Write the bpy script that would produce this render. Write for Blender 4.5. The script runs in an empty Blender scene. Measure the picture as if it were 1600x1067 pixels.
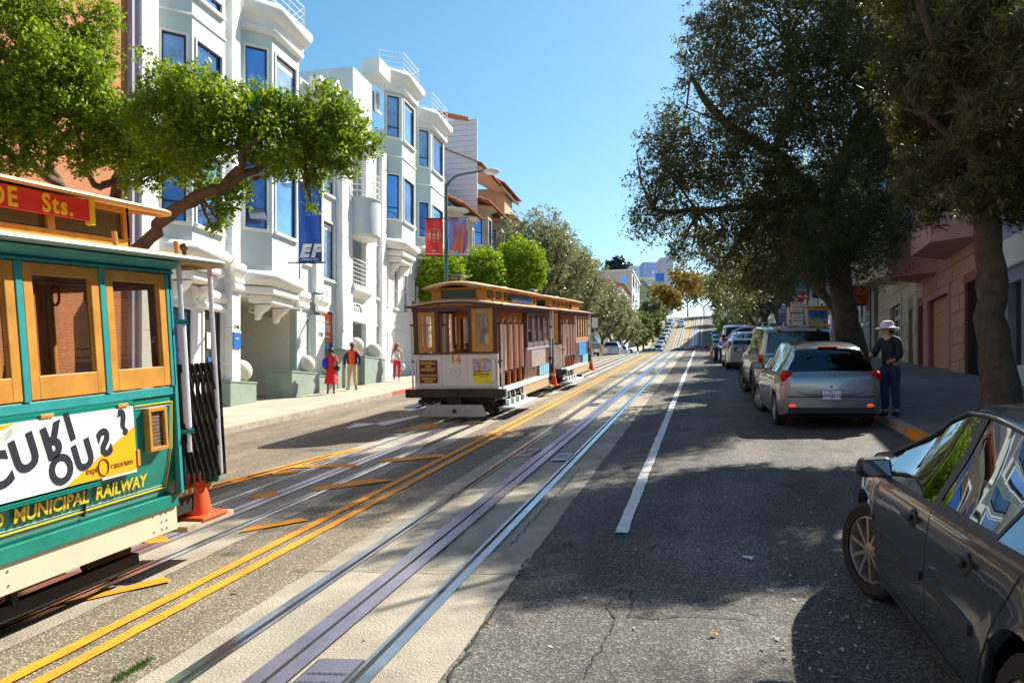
import bpy, bmesh, math, random
import numpy as np
from mathutils import Vector, Matrix
R = math.radians
random.seed(7); rng = np.random.default_rng(11)
scene = bpy.context.scene
col = scene.collection

# ------------------------------------------------------------------ camera, sky, sun, exposure
YAW = R(13.08); CH = 1.85; F = 1300.0
cam_data = bpy.data.cameras.new('camera'); cam = bpy.data.objects.new('camera', cam_data); col.objects.link(cam)
cam.location = (0, 0, CH); cam.rotation_euler = (R(90), 0, YAW)
cam_data.sensor_width = 36; cam_data.lens = 36 * F / 1600
cam_data.shift_y = (640 - 533.5) / 1600
cam_data.clip_start = 0.05; cam_data.clip_end = 2500
scene.camera = cam
SUN_AZ = R(33)      # from +Y towards +X
SUN_EL = R(41)
world = bpy.data.worlds.new('World'); scene.world = world; world.use_nodes = True
wn = world.node_tree; wn.nodes.clear()
sky = wn.nodes.new('ShaderNodeTexSky'); sky.sky_type = 'NISHITA'; sky.sun_disc = False
sky.sun_elevation = SUN_EL; sky.sun_rotation = SUN_AZ
sky.air_density = 1.0; sky.dust_density = 0.6; sky.ozone_density = 1.0
hs = wn.nodes.new('ShaderNodeHueSaturation'); hs.inputs['Saturation'].default_value = 1.3; hs.inputs['Hue'].default_value = 0.483
bg = wn.nodes.new('ShaderNodeBackground'); bg.inputs['Strength'].default_value = 0.083
wo = wn.nodes.new('ShaderNodeOutputWorld')
wn.links.new(sky.outputs[0], hs.inputs['Color']); wn.links.new(hs.outputs[0], bg.inputs[0]); wn.links.new(bg.outputs[0], wo.inputs[0])
sl = bpy.data.lights.new('sun', 'SUN'); sl.energy = 5.0; sl.angle = R(0.5); sl.color = (1.0, 0.93, 0.80)
so = bpy.data.objects.new('sun', sl); col.objects.link(so)
sdir = Vector((math.sin(SUN_AZ) * math.cos(SUN_EL), math.cos(SUN_AZ) * math.cos(SUN_EL), math.sin(SUN_EL)))
so.rotation_euler = sdir.to_track_quat('Z', 'Y').to_euler(); so.location = (20, 20, 40)
scene.view_settings.view_transform = 'Standard'; scene.view_settings.look = 'None'
scene.view_settings.exposure = 1.1; scene.view_settings.gamma = 1.0
scene.view_settings.use_curve_mapping = False
scene.cycles.transparent_max_bounces = 24

CA, SA = math.cos(YAW), math.sin(YAW)
def AT(u, v, d):
    xc = (u - 800) * d / F
    return Vector((xc * CA - d * SA, xc * SA + d * CA, CH + (640 - v) * d / F))

# ------------------------------------------------------------------ the lie of the land
PY = [-60, 0, 52, 58, 64, 70, 80, 100, 125, 140, 150, 160, 226, 234, 242, 260, 420]
PZ = [-6, 0, 5.2, 5.78, 6.28, 6.68, 7.1, 7.7, 8.8, 10.4, 12.0, 13.8, 26.4, 27.6, 28.2, 28.6, 30]
def zs(y): return float(np.interp(y, PY, PZ))
def zc(x):
    if x >= -2: return 0.0
    if x >= -10.5: return 0.045 * (x + 2)
    return -0.3825 + 0.02 * (max(x, -15) + 10.5)
def G(x, y, dz=0.0): return zs(y) + zc(x) + dz

# ------------------------------------------------------------------ materials
MATS = {}
def mat(name, c, rough=0.6, metal=0.0, var=0.0, vscale=6.0, bump=0.0, bscale=40.0, spec=0.5, coat=0.0, tint=None, emit=None, streak=0.0, worn=None):
    if name in MATS: return MATS[name]
    m = bpy.data.materials.new(name); m.use_nodes = True; nt = m.node_tree; b = nt.nodes['Principled BSDF']
    b.inputs['Base Color'].default_value = (*c, 1); b.inputs['Roughness'].default_value = rough
    b.inputs['Metallic'].default_value = metal; b.inputs['Specular IOR Level'].default_value = spec
    if coat: b.inputs['Coat Weight'].default_value = coat; b.inputs['Coat Roughness'].default_value = 0.04
    if emit: b.inputs['Emission Color'].default_value = (*emit[:3], 1); b.inputs['Emission Strength'].default_value = emit[3]
    tc = nt.nodes.new('ShaderNodeTexCoord')
    if var:
        n = nt.nodes.new('ShaderNodeTexNoise'); n.inputs['Scale'].default_value = vscale; n.inputs['Detail'].default_value = 5
        n.inputs['Roughness'].default_value = 0.65
        nt.links.new(tc.outputs['Object'], n.inputs['Vector'])
        r = nt.nodes.new('ShaderNodeValToRGB'); r.color_ramp.elements[0].position = 0.3; r.color_ramp.elements[1].position = 0.7
        d = [max(0, x * (1 - var)) for x in c]; l = [min(1, x * (1 + var)) for x in c]
        if tint: d = [x * (1 - var) * t for x, t in zip(c, tint)]
        r.color_ramp.elements[0].color = (*d, 1); r.color_ramp.elements[1].color = (*l, 1)
        nt.links.new(n.outputs[0], r.inputs[0]); nt.links.new(r.outputs[0], b.inputs['Base Color'])
    if streak or worn:
        mp = nt.nodes.new('ShaderNodeMapping'); mp.inputs['Scale'].default_value = (2.2, 2.2, 0.22) if streak else (14, 14, 14)
        n4 = nt.nodes.new('ShaderNodeTexNoise'); n4.inputs['Scale'].default_value = 1.0; n4.inputs['Detail'].default_value = 7; n4.inputs['Roughness'].default_value = 0.7
        nt.links.new(tc.outputs['Object'], mp.inputs[0]); nt.links.new(mp.outputs[0], n4.inputs['Vector'])
        r4 = nt.nodes.new('ShaderNodeValToRGB'); mx = nt.nodes.new('ShaderNodeMixRGB')
        if streak:
            r4.color_ramp.elements[0].position = 0.32; r4.color_ramp.elements[1].position = 0.62; k = 1 - streak; r4.color_ramp.elements[0].color = (k, k * .98, k * .93, 1)
            mx.blend_type = 'MULTIPLY'; mx.inputs[0].default_value = 1; nt.links.new(r4.outputs[0], mx.inputs[2])
        else:
            r4.color_ramp.elements[0].position = 0.405; r4.color_ramp.elements[1].position = 0.455; mx.inputs[2].default_value = (*worn, 1)
            inv = nt.nodes.new('ShaderNodeInvert'); nt.links.new(r4.outputs[0], inv.inputs[1]); nt.links.new(inv.outputs[0], mx.inputs[0])
        src = b.inputs['Base Color'].links[0].from_socket; nt.links.new(src, mx.inputs[1]); nt.links.new(mx.outputs[0], b.inputs['Base Color'])
    if bump:
        n2 = nt.nodes.new('ShaderNodeTexNoise'); n2.inputs['Scale'].default_value = bscale; n2.inputs['Detail'].default_value = 4
        nt.links.new(tc.outputs['Object'], n2.inputs['Vector'])
        bp = nt.nodes.new('ShaderNodeBump'); bp.inputs['Strength'].default_value = bump; bp.inputs['Distance'].default_value = 0.02
        nt.links.new(n2.outputs[0], bp.inputs['Height']); nt.links.new(bp.outputs[0], b.inputs['Normal'])
    MATS[name] = m
    return m

def glass_mat(name, tintc=(0.55, 0.6, 0.62), refl=0.25, rough=0.02):
    if name in MATS: return MATS[name]
    m = bpy.data.materials.new(name); m.use_nodes = True; nt = m.node_tree; nt.nodes.clear()
    o = nt.nodes.new('ShaderNodeOutputMaterial'); t = nt.nodes.new('ShaderNodeBsdfTransparent'); t.inputs[0].default_value = (*tintc, 1)
    g = nt.nodes.new('ShaderNodeBsdfGlossy'); g.inputs['Roughness'].default_value = rough; g.inputs[0].default_value = (0.9, 0.95, 1, 1)
    f = nt.nodes.new('ShaderNodeFresnel'); f.inputs[0].default_value = 1.5
    a = nt.nodes.new('ShaderNodeMath'); a.operation = 'ADD'; a.inputs[1].default_value = refl; a.use_clamp = True
    x = nt.nodes.new('ShaderNodeMixShader')
    nt.links.new(f.outputs[0], a.inputs[0]); nt.links.new(a.outputs[0], x.inputs[0]); nt.links.new(t.outputs[0], x.inputs[1]); nt.links.new(g.outputs[0], x.inputs[2])
    nt.links.new(x.outputs[0], o.inputs[0]); MATS[name] = m
    return m

def leaf_mat(name, c0, c1, trans=0.45, c2=None, rough=0.45):
    m = bpy.data.materials.new(name); m.use_nodes = True; nt = m.node_tree; nt.nodes.clear()
    o = nt.nodes.new('ShaderNodeOutputMaterial'); at = nt.nodes.new('ShaderNodeAttribute'); at.attribute_name = 'tint'
    r = nt.nodes.new('ShaderNodeValToRGB'); r.color_ramp.elements[0].color = (*c0, 1); r.color_ramp.elements[1].color = (*c1, 1)
    if c2:
        r.color_ramp.elements[1].position = 0.9
        e = r.color_ramp.elements.new(0.97); e.color = (*c2, 1)
    p = nt.nodes.new('ShaderNodeBsdfPrincipled'); p.inputs['Roughness'].default_value = rough; p.inputs['Specular IOR Level'].default_value = 0.4
    tr = nt.nodes.new('ShaderNodeBsdfTranslucent'); x = nt.nodes.new('ShaderNodeMixShader'); x.inputs[0].default_value = trans
    nt.links.new(at.outputs['Fac'], r.inputs[0]); nt.links.new(r.outputs[0], p.inputs['Base Color']); nt.links.new(r.outputs[0], tr.inputs[0])
    nt.links.new(p.outputs[0], x.inputs[1]); nt.links.new(tr.outputs[0], x.inputs[2]); nt.links.new(x.outputs[0], o.inputs[0])
    return m

# ------------------------------------------------------------------ tags
def tag(o, label=None, cat=None, group=None, kind=None):
    if label: o['label'] = label
    if cat: o['category'] = cat
    if group: o['group'] = group
    if kind: o['kind'] = kind
    return o
def empty(name, loc=(0, 0, 0), rz=0.0, rx=0.0, label=None, cat=None, group=None):
    o = bpy.data.objects.new(name, None); col.objects.link(o); o.location = loc
    o.rotation_mode = 'ZYX' if False else 'XYZ'
    o.rotation_euler = (rx, 0, rz); o.empty_display_size = 0.2
    return tag(o, label, cat, group)
def children(o): return [c for c in bpy.data.objects if c.parent == o]
def copy_tree(o, parent=None, swap=None, kids=None):
    if kids is None:
        kids = {}
        for c in bpy.data.objects:
            if c.parent: kids.setdefault(c.parent.name, []).append(c)
    c = o.copy(); col.objects.link(c); c.parent = parent
    if swap and c.type == 'MESH' and len(c.material_slots) and c.material_slots[0].material and c.material_slots[0].material.name in swap:
        c.material_slots[0].link = 'OBJECT'; c.material_slots[0].material = swap[o.material_slots[0].material.name]
    for ch in kids.get(o.name, []): copy_tree(ch, c, swap, kids)
    return c

# ------------------------------------------------------------------ mesh collector
class MB:
    def __init__(s): s.v = []; s.f = []
    def add(s, vs, fs):
        b = len(s.v); s.v += [tuple(p) for p in vs]; s.f += [tuple(b + i for i in f) for f in fs]; return s
    def box(s, x0, x1, y0, y1, z0, z1, rz=0.0, c=None):
        p = [(x, y, z) for z in (z0, z1) for x, y in ((x0, y0), (x1, y0), (x1, y1), (x0, y1))]
        if rz:
            cx, cy = c if c else ((x0 + x1) / 2, (y0 + y1) / 2); co, si = math.cos(rz), math.sin(rz)
            p = [(cx + (x - cx) * co - (y - cy) * si, cy + (x - cx) * si + (y - cy) * co, z) for x, y, z in p]
        return s.add(p, [(3, 2, 1, 0), (4, 5, 6, 7), (0, 1, 5, 4), (1, 2, 6, 5), (2, 3, 7, 6), (3, 0, 4, 7)])
    def bar(s, a, b, w, h=None, up=(0, 0, 1)):
        a, b = Vector(a), Vector(b); h = h or w; d = (b - a).normalized(); up = Vector(up)
        if abs(d.dot(up)) > 0.99: up = Vector((0, 1, 0))
        x = d.cross(up).normalized(); y = x.cross(d).normalized()
        p = [q + x * sx * w / 2 + y * sy * h / 2 for q in (a, b) for sx, sy in ((-1, -1), (1, -1), (1, 1), (-1, 1))]
        return s.add(p, [(3, 2, 1, 0), (4, 5, 6, 7), (0, 1, 5, 4), (1, 2, 6, 5), (2, 3, 7, 6), (3, 0, 4, 7)])
    def tube(s, pts, r, n=8, cap=True):
        pts = [Vector(p) for p in pts]; rs = r if isinstance(r, (list, tuple)) else [r] * len(pts); rings = []
        prev = None
        for i, p in enumerate(pts):
            d = (pts[min(i + 1, len(pts) - 1)] - pts[max(i - 1, 0)]).normalized()
            if prev is None:
                x = d.cross(Vector((0, 0, 1)))
                if x.length < 0.05: x = d.cross(Vector((0, 1, 0)))
            else: x = prev - d * prev.dot(d)
            x.normalize(); prev = x; y = d.cross(x)
            rings.append([p + (x * math.cos(t) + y * math.sin(t)) * rs[i] for t in [2 * math.pi * k / n for k in range(n)]])
        vs = [q for rg in rings for q in rg]; fs = []
        for i in range(len(pts) - 1):
            for k in range(n):
                fs.append((i * n + k, i * n + (k + 1) % n, (i + 1) * n + (k + 1) % n, (i + 1) * n + k))
        if cap: fs.append(tuple(range(n - 1, -1, -1))); fs.append(tuple((len(pts) - 1) * n + k for k in range(n)))
        return s.add(vs, fs)
    def lathe(s, prof, c=(0, 0, 0), n=16, axis='z', a0=0, a1=2 * math.pi):
        full = abs(a1 - a0 - 2 * math.pi) < 1e-6; m = n if full else n + 1; vs = []
        for r, h in prof:
            for k in range(m):
                t = a0 + (a1 - a0) * k / n; x, y = r * math.cos(t), r * math.sin(t)
                q = (x, y, h) if axis == 'z' else ((h, x, y) if axis == 'x' else (x, h, y))
                vs.append((c[0] + q[0], c[1] + q[1], c[2] + q[2]))
        fs = []
        for i in range(len(prof) - 1):
            for k in range(n):
                k2 = (k + 1) % m if full else k + 1
                fs.append((i * m + k, i * m + k2, (i + 1) * m + k2, (i + 1) * m + k))
        return s.add(vs, fs)
    def ball(s, c, r, n=14, sc=(1, 1, 1)):
        prof = [(max(0.0001, math.sin(math.pi * i / (n // 2 + 1))), -math.cos(math.pi * i / (n // 2 + 1))) for i in range(n // 2 + 2)]
        b = MB(); b.lathe(prof, n=n)
        return s.add([(c[0] + x * r * sc[0], c[1] + y * r * sc[1], c[2] + z * r * sc[2]) for x, y, z in b.v], b.f)
    def prism(s, poly, a, b, axis='y'):
        n = len(poly); P = {'x': lambda p, t: (t, p[0], p[1]), 'y': lambda p, t: (p[0], t, p[1]), 'z': lambda p, t: (p[0], p[1], t)}[axis]
        vs = [P(p, a) for p in poly] + [P(p, b) for p in poly]
        fs = [tuple(range(n - 1, -1, -1)), tuple(range(n, 2 * n))] + [(i, (i + 1) % n, n + (i + 1) % n, n + i) for i in range(n)]
        return s.add(vs, fs)
    def quad(s, a, b, c, d): return s.add([a, b, c, d], [(0, 1, 2, 3)])
    def build(s, name, m=None, parent=None, smooth=False, bevel=0.0, ang=35, fix=True, **kw):
        me = bpy.data.meshes.new(name); me.from_pydata([tuple(v) for v in s.v], [], s.f)
        if fix:
            bm = bmesh.new(); bm.from_mesh(me); bmesh.ops.recalc_face_normals(bm, faces=bm.faces); bm.to_mesh(me); bm.free()
        if smooth: me.shade_smooth(); me.set_sharp_from_angle(angle=R(ang))
        o = bpy.data.objects.new(name, me); col.objects.link(o)
        if m: me.materials.append(m)
        if parent: o.parent = parent
        if bevel:
            b = o.modifiers.new('bevel', 'BEVEL'); b.width = bevel; b.segments = 2; b.limit_method = 'ANGLE'; b.angle_limit = R(40)
        tag(o, **kw)
        return o
def BOX(name, m, x0, x1, y0, y1, z0, z1, parent=None, **kw): return MB().box(x0, x1, y0, y1, z0, z1).build(name, m, parent, fix=False, **kw)

def text_mesh(s, size, mt, name, parent, M, extrude=0.002, bold=0.0, align='CENTER', space=1.0, yscale=1.0, shear=0.0, flip=False):
    cu = bpy.data.curves.new('t', 'FONT'); cu.body = s; cu.size = size; cu.extrude = extrude; cu.offset = bold
    cu.align_x = align; cu.align_y = 'CENTER'; cu.space_character = space; cu.shear = shear; cu.resolution_u = 4
    o = bpy.data.objects.new('t', cu); col.objects.link(o); dg = bpy.context.evaluated_depsgraph_get()
    me = bpy.data.meshes.new_from_object(o.evaluated_get(dg)); bpy.data.objects.remove(o); me.name = name
    me.transform(Matrix.Diagonal((1, yscale, 1, 1))); me.transform(M)
    me.materials.clear(); me.materials.append(mt)
    q = bpy.data.objects.new(name, me); col.objects.link(q); q.parent = parent
    return q
def frameM(origin, xdir, ydir):
    x = Vector(xdir).normalized(); y = Vector(ydir).normalized(); z = x.cross(y)
    return Matrix(((x.x, y.x, z.x, origin[0]), (x.y, y.y, z.y, origin[1]), (x.z, y.z, z.z, origin[2]), (0, 0, 0, 1)))

def skin(verts, edges, radii, name, m, parent, sub=2, root=0):
    me = bpy.data.meshes.new(name); me.from_pydata([tuple(v) for v in verts], edges, [])
    o = bpy.data.objects.new('tmp', me); col.objects.link(o)
    sk = o.modifiers.new('s', 'SKIN'); ss = o.modifiers.new('u', 'SUBSURF'); ss.levels = sub; ss.render_levels = sub
    lay = me.skin_vertices[0] if me.skin_vertices else None
    if lay is None:
        bm = bmesh.new(); bm.from_mesh(me); bm.verts.layers.skin.verify(); bm.to_mesh(me); bm.free(); lay = me.skin_vertices[0]
    for i, r in enumerate(radii):
        lay.data[i].radius = (r, r) if not isinstance(r, tuple) else r
        lay.data[i].use_root = (i == root)
    dg = bpy.context.evaluated_depsgraph_get(); nm = bpy.data.meshes.new_from_object(o.evaluated_get(dg))
    bpy.data.objects.remove(o); nm.name = name; nm.materials.clear(); nm.materials.append(m); nm.shade_smooth()
    q = bpy.data.objects.new(name, nm); col.objects.link(q); q.parent = parent
    return q

# ------------------------------------------------------------------ common colours
WHITE = mat('white_stucco', (0.80, 0.81, 0.82), 0.85, var=0.05, vscale=1.2, streak=0.13, bump=0.35, bscale=60)
TRIM = mat('white_trim', (0.86, 0.85, 0.82), 0.7, var=0.05, vscale=2, streak=0.10)
PALE = mat('pale_green_stucco', (0.60, 0.68, 0.68), 0.85, var=0.06, vscale=1.0, streak=0.14, bump=0.5, bscale=45)
SAGE = mat('sage_green_paint', (0.24, 0.31, 0.27), 0.8, var=0.12, vscale=3, bump=0.3, bscale=50)
DARKF = mat('dark_frame', (0.02, 0.022, 0.025), 0.4)
WINB = mat('window_glass', (0.22, 0.42, 0.78), 0.03, metal=0.75, var=0.25, vscale=0.9)
BLACK = mat('black_metal', (0.015, 0.015, 0.016), 0.45)
STEEL = mat('steel', (0.35, 0.36, 0.38), 0.35, metal=0.9, var=0.2, vscale=8)
CONC = mat('concrete', (0.42, 0.38, 0.31), 0.9, var=0.18, vscale=2.2, bump=0.5, bscale=90)
ORANGE = mat('cone_orange', (0.85, 0.09, 0.015), 0.45)
CREAMW = mat('cream_white', (0.75, 0.72, 0.60), 0.6, var=0.05)
REDP = mat('red_paint', (0.62, 0.03, 0.02), 0.4)
YEL = mat('yellow_paint', (0.80, 0.55, 0.02), 0.4)
# ------------------------------------------------------------------ ground and street
def GP(u, v):
    lo, hi = 0.5, 400.0
    for d in np.arange(1.0, 300, 0.25):
        p = AT(u, v, d)
        if p.z < G(p.x, p.y): hi = d; lo = d - 0.25; break
    for _ in range(20):
        m = (lo + hi) / 2; p = AT(u, v, m)
        if p.z < G(p.x, p.y): hi = m
        else: lo = m
    return AT(u, v, hi)
YS = sorted(set([-30, -20, -10] + list(np.arange(-4, 66, 1.0)) + list(np.arange(66, 160, 4.0)) + list(np.arange(160, 226, 8.0)) + [226, 230, 234, 238, 242, 250, 260, 300, 420]))
def strip(name, x0, x1, m, dz=0.0, y0=-30, y1=420, parent=None, nx=1, wob=0.0, **kw):
    ys = [y for y in YS if y0 < y < y1]; ys = [y0] + ys + [y1]
    if wob:
        ys = sorted(set(ys + [y for y in np.arange(y0, min(y1, 60), 0.22)]))
    vs, fs = [], []
    for y in ys:
        a, b = (x0(y) if callable(x0) else x0), (x1(y) if callable(x1) else x1)
        if wob: a += random.uniform(-wob, wob); b += random.uniform(-wob, wob)
        for k in range(nx + 1):
            x = a + (b - a) * k / nx; vs.append((x, y, G(x, y, dz)))
    m1 = nx + 1
    for i in range(len(ys) - 1):
        for k in range(nx): fs.append((i * m1 + k, i * m1 + k + 1, (i + 1) * m1 + k + 1, (i + 1) * m1 + k))
    mb = MB(); mb.v = vs; mb.f = fs
    return mb.build(name, m, parent, fix=False, **kw)

def asphalt(name, base, speck, patch):
    m = bpy.data.materials.new(name); m.use_nodes = True; nt = m.node_tree; b = nt.nodes['Principled BSDF']; b.inputs['Roughness'].default_value = 0.85
    b.inputs['Specular IOR Level'].default_value = 0.35
    tc = nt.nodes.new('ShaderNodeTexCoord')
    v = nt.nodes.new('ShaderNodeTexVoronoi'); v.inputs['Scale'].default_value = 75
    n = nt.nodes.new('ShaderNodeTexNoise'); n.inputs['Scale'].default_value = 0.7; n.inputs['Detail'].default_value = 8; n.inputs['Roughness'].default_value = 0.7
    n3 = nt.nodes.new('ShaderNodeTexNoise'); n3.inputs['Scale'].default_value = 45; n3.inputs['Detail'].default_value = 3
    for q in (v, n, n3): nt.links.new(tc.outputs['Object'], q.inputs['Vector'])
    r1 = nt.nodes.new('ShaderNodeValToRGB'); e = r1.color_ramp.elements
    e[0].position = 0.30; e[0].color = (*[c * 0.62 for c in base], 1); e[1].position = 0.72; e[1].color = (*base, 1)
    nt.links.new(n3.outputs[0], r1.inputs[0])
    r2 = nt.nodes.new('ShaderNodeValToRGB'); r2.color_ramp.elements[0].position = 0.55; r2.color_ramp.elements[1].position = 0.85
    nt.links.new(v.outputs['Color'], r2.inputs[0])
    mx = nt.nodes.new('ShaderNodeMixRGB'); mx.inputs[2].default_value = (*speck, 1); nt.links.new(r2.outputs[0], mx.inputs[0]); nt.links.new(r1.outputs[0], mx.inputs[1])
    r3 = nt.nodes.new('ShaderNodeValToRGB'); r3.color_ramp.elements[0].position = 0.35; r3.color_ramp.elements[1].position = 0.65
    r3.color_ramp.elements[0].color = (*[patch] * 3, 1); r3.color_ramp.elements[1].color = (1, 1, 1, 1)
    nt.links.new(n.outputs[0], r3.inputs[0])
    ml = nt.nodes.new('ShaderNodeMixRGB'); ml.blend_type = 'MULTIPLY'; ml.inputs[0].default_value = 1
    nt.links.new(mx.outputs[0], ml.inputs[1]); nt.links.new(r3.outputs[0], ml.inputs[2])
    mp = nt.nodes.new('ShaderNodeMapping'); mp.inputs['Scale'].default_value = (1.3, 0.10, 1.0); n5 = nt.nodes.new('ShaderNodeTexNoise'); n5.inputs['Scale'].default_value = 1.0; n5.inputs['Detail'].default_value = 6
    nt.links.new(tc.outputs['Object'], mp.inputs[0]); nt.links.new(mp.outputs[0], n5.inputs['Vector'])
    r5 = nt.nodes.new('ShaderNodeValToRGB'); r5.color_ramp.elements[0].position = 0.40; r5.color_ramp.elements[1].position = 0.60; r5.color_ramp.elements[0].color = (0.68, 0.68, 0.69, 1)
    n6 = nt.nodes.new('ShaderNodeTexNoise'); n6.inputs['Scale'].default_value = 1.9; n6.inputs['Detail'].default_value = 4; nt.links.new(tc.outputs['Object'], n6.inputs['Vector'])
    r6 = nt.nodes.new('ShaderNodeValToRGB'); r6.color_ramp.elements[0].position = 0.30; r6.color_ramp.elements[1].position = 0.36; r6.color_ramp.elements[0].color = (0.55, 0.55, 0.55, 1)
    m5 = nt.nodes.new('ShaderNodeMixRGB'); m5.blend_type = 'MULTIPLY'; m5.inputs[0].default_value = 1; m6 = nt.nodes.new('ShaderNodeMixRGB'); m6.blend_type = 'MULTIPLY'; m6.inputs[0].default_value = 1
    nt.links.new(n5.outputs[0], r5.inputs[0]); nt.links.new(n6.outputs[0], r6.inputs[0]); nt.links.new(ml.outputs[0], m5.inputs[1]); nt.links.new(r5.outputs[0], m5.inputs[2]); nt.links.new(m5.outputs[0], m6.inputs[1]); nt.links.new(r6.outputs[0], m6.inputs[2])
    nt.links.new(m6.outputs[0], b.inputs['Base Color'])
    bp = nt.nodes.new('ShaderNodeBump'); bp.inputs['Strength'].default_value = 0.7; bp.inputs['Distance'].default_value = 0.008
    nt.links.new(v.outputs['Distance'], bp.inputs['Height']); nt.links.new(bp.outputs[0], b.inputs['Normal'])
    return m
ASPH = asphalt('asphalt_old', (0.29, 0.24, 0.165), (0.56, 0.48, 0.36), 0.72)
ASPH2 = asphalt('asphalt_dark_shaded', (0.145, 0.136, 0.122), (0.34, 0.315, 0.265), 0.6)  # old dark grey asphalt, colour lowered further to deepen the right lane's shade
TCON = mat('track_concrete', (0.36, 0.32, 0.25), 0.85, var=0.30, vscale=1.5, bump=0.6, bscale=60, worn=(0.20, 0.175, 0.14))
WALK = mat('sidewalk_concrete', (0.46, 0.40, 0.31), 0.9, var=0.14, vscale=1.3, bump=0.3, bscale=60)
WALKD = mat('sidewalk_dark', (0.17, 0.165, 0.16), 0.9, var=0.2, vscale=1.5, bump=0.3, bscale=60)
RAIL = mat('rail_steel', (0.68, 0.68, 0.74), 0.20, metal=1.0, var=0.2, vscale=3)
PLATE = mat('slot_plate', (0.50, 0.44, 0.54), 0.27, metal=0.85, var=0.2, vscale=2.5)
GROOVE = mat('rail_groove', (0.012, 0.012, 0.012), 0.8)
YLINE = mat('yellow_road_paint', (0.80, 0.30, 0.008), 0.75, var=0.20, vscale=7, worn=(0.26, 0.20, 0.12), bump=0.4, bscale=60)
WLINE = mat('white_road_paint', (0.74, 0.74, 0.72), 0.75, var=0.16, vscale=9, worn=(0.20, 0.18, 0.16), bump=0.4, bscale=60)
EARTH = mat('distant_ground', (0.20, 0.18, 0.14), 0.95, var=0.2, vscale=0.05)

def ground_sheet():
    xs = [-900, -300, -120, -60, -30, -13.9, 8.0, 30, 60, 120, 300, 900]
    ys = [-400, -100, -30] + [y for y in YS if y > -30 and y < 66][::6] + [66, 80, 100, 125, 140, 150, 160, 226, 242, 300, 420, 900, 2000]
    vs, fs = [], []
    for y in ys:
        for x in xs:
            z = G(x, y, -0.6) if -30 < x < 30 else zs(y) - 0.9
            vs.append((x, y, z))
    n = len(xs)
    for i in range(len(ys) - 1):
        for k in range(n - 1): fs.append((i * n + k, i * n + k + 1, (i + 1) * n + k + 1, (i + 1) * n + k))
    mb = MB(); mb.v, mb.f = vs, fs
    mb.build('ground', EARTH, fix=False, kind='structure')
ground_sheet()
KL, KR = -10.5, 3.1     # kerb lines
FL, FR = -14.3, 7.85    # facade lines
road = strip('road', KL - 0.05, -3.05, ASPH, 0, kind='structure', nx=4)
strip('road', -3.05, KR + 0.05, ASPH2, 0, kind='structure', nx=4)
strip('track_bed', -6.02, -4.30, TCON, 0.004, kind='structure', wob=0.012)
strip('track_bed', -3.05, -1.37, TCON, 0.004, kind='structure', wob=0.012)
# slabs of the track bed: joints as thin dark gaps
jb = MB()
for xa, xb in ((-6.0, -4.32), (-3.03, -1.40)):
    for y in np.arange(2.2, 62, 3.6):
        a, b = xa, xb; y2 = y + random.uniform(-0.5, 0.5); pts = []
        for k in range(9):
            x = a + (b - a) * k / 8; pts.append((x, y2 + random.uniform(-0.02, 0.02)))
        for (p, q) in zip(pts[:-1], pts[1:]):
            jb.quad((p[0], p[1] - 0.006, G(p[0], p[1], 0.0065)), (q[0], q[1] - 0.006, G(q[0], q[1], 0.0065)), (q[0], q[1] + 0.006, G(q[0], q[1], 0.0065)), (p[0], p[1] + 0.006, G(p[0], p[1], 0.0065)))
jb.build('slab_joint', GROOVE, fix=False, kind='structure')
def track(xc, lab):
    t = empty('cable_track', (0, 0, 0), label=lab, cat='cable car track', group='cable car tracks in the street')
    for s in (-1, 1):
        x = xc + s * 0.5335
        r = strip('rail', x - 0.035, x + 0.035, RAIL, 0.013, parent=t)
        strip('flange_groove', x - s * 0.035 - 0.035, x - s * 0.035 + 0.035, GROOVE, 0.009, parent=t)
        strip('rail_edge', x - s * 0.085 - 0.014, x - s * 0.085 + 0.014, RAIL, 0.011, parent=t)
    strip('slot_groove', xc - 0.03, xc + 0.03, GROOVE, 0.009, parent=t)
    for s in (-1, 1):
        a, b = sorted((xc + s * 0.014, xc + s * 0.125)); strip('slot_plate', a, b, PLATE, 0.013, parent=t)
    return t
track(-5.14, 'left cable car track with two rails and a centre slot under the cable cars')
track(-2.29, 'right empty cable car track with shiny rails and a double steel slot plate')
# hatch covers set between rail and slot
def hatch(x0, x1, y0, y1, lab):
    h = empty('hatch_cover', ((x0 + x1) / 2, (y0 + y1) / 2, G((x0 + x1) / 2, (y0 + y1) / 2)), label=lab, cat='hatch cover')
    h.rotation_euler = (math.atan(0.1), -math.atan(0.045), 0)
    w, l = (x1 - x0) / 2, (y1 - y0) / 2
    BOX('cover_plate', PLATE, -w, w, -l, l, 0.004, 0.012, h)
    m = MB()
    m.box(-w - 0.012, -w, -l, l, 0.003, 0.009); m.box(w, w + 0.012, -l, l, 0.003, 0.009); m.box(-w, w, l, l + 0.012, 0.003, 0.009)
    m.build('seam', GROOVE, h, fix=False)
    t = MB()
    for i in range(14):
        for j in range(6):
            cx, cy = -w * 0.8 + 1.6 * w * i / 13, -l * 0.6 + 1.2 * l * j / 5
            t.box(cx - 0.006, cx + 0.006, cy - 0.016, cy + 0.016, 0.012, 0.015, rz=0.8 if (i + j) % 2 else -0.8)
    t.build('tread_pattern', STEEL, h, fix=False, kind='stuff')
    BOX('lifting_slot', GROOVE, -0.05, 0.0, l * 0.1, l * 0.22, 0.0125, 0.0155, h); BOX('lifting_slot', GROOVE, 0.02, 0.05, l * 0.3, l * 0.38, 0.0125, 0.0155, h)
hatch(-2.12, -1.86, 3.35, 4.35, 'purple steel hatch cover beside the slot at the near end of the right track')
hatch(-2.72, -2.48, 11.9, 12.6, 'blue steel plate between left rail and slot of the right track')
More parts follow.
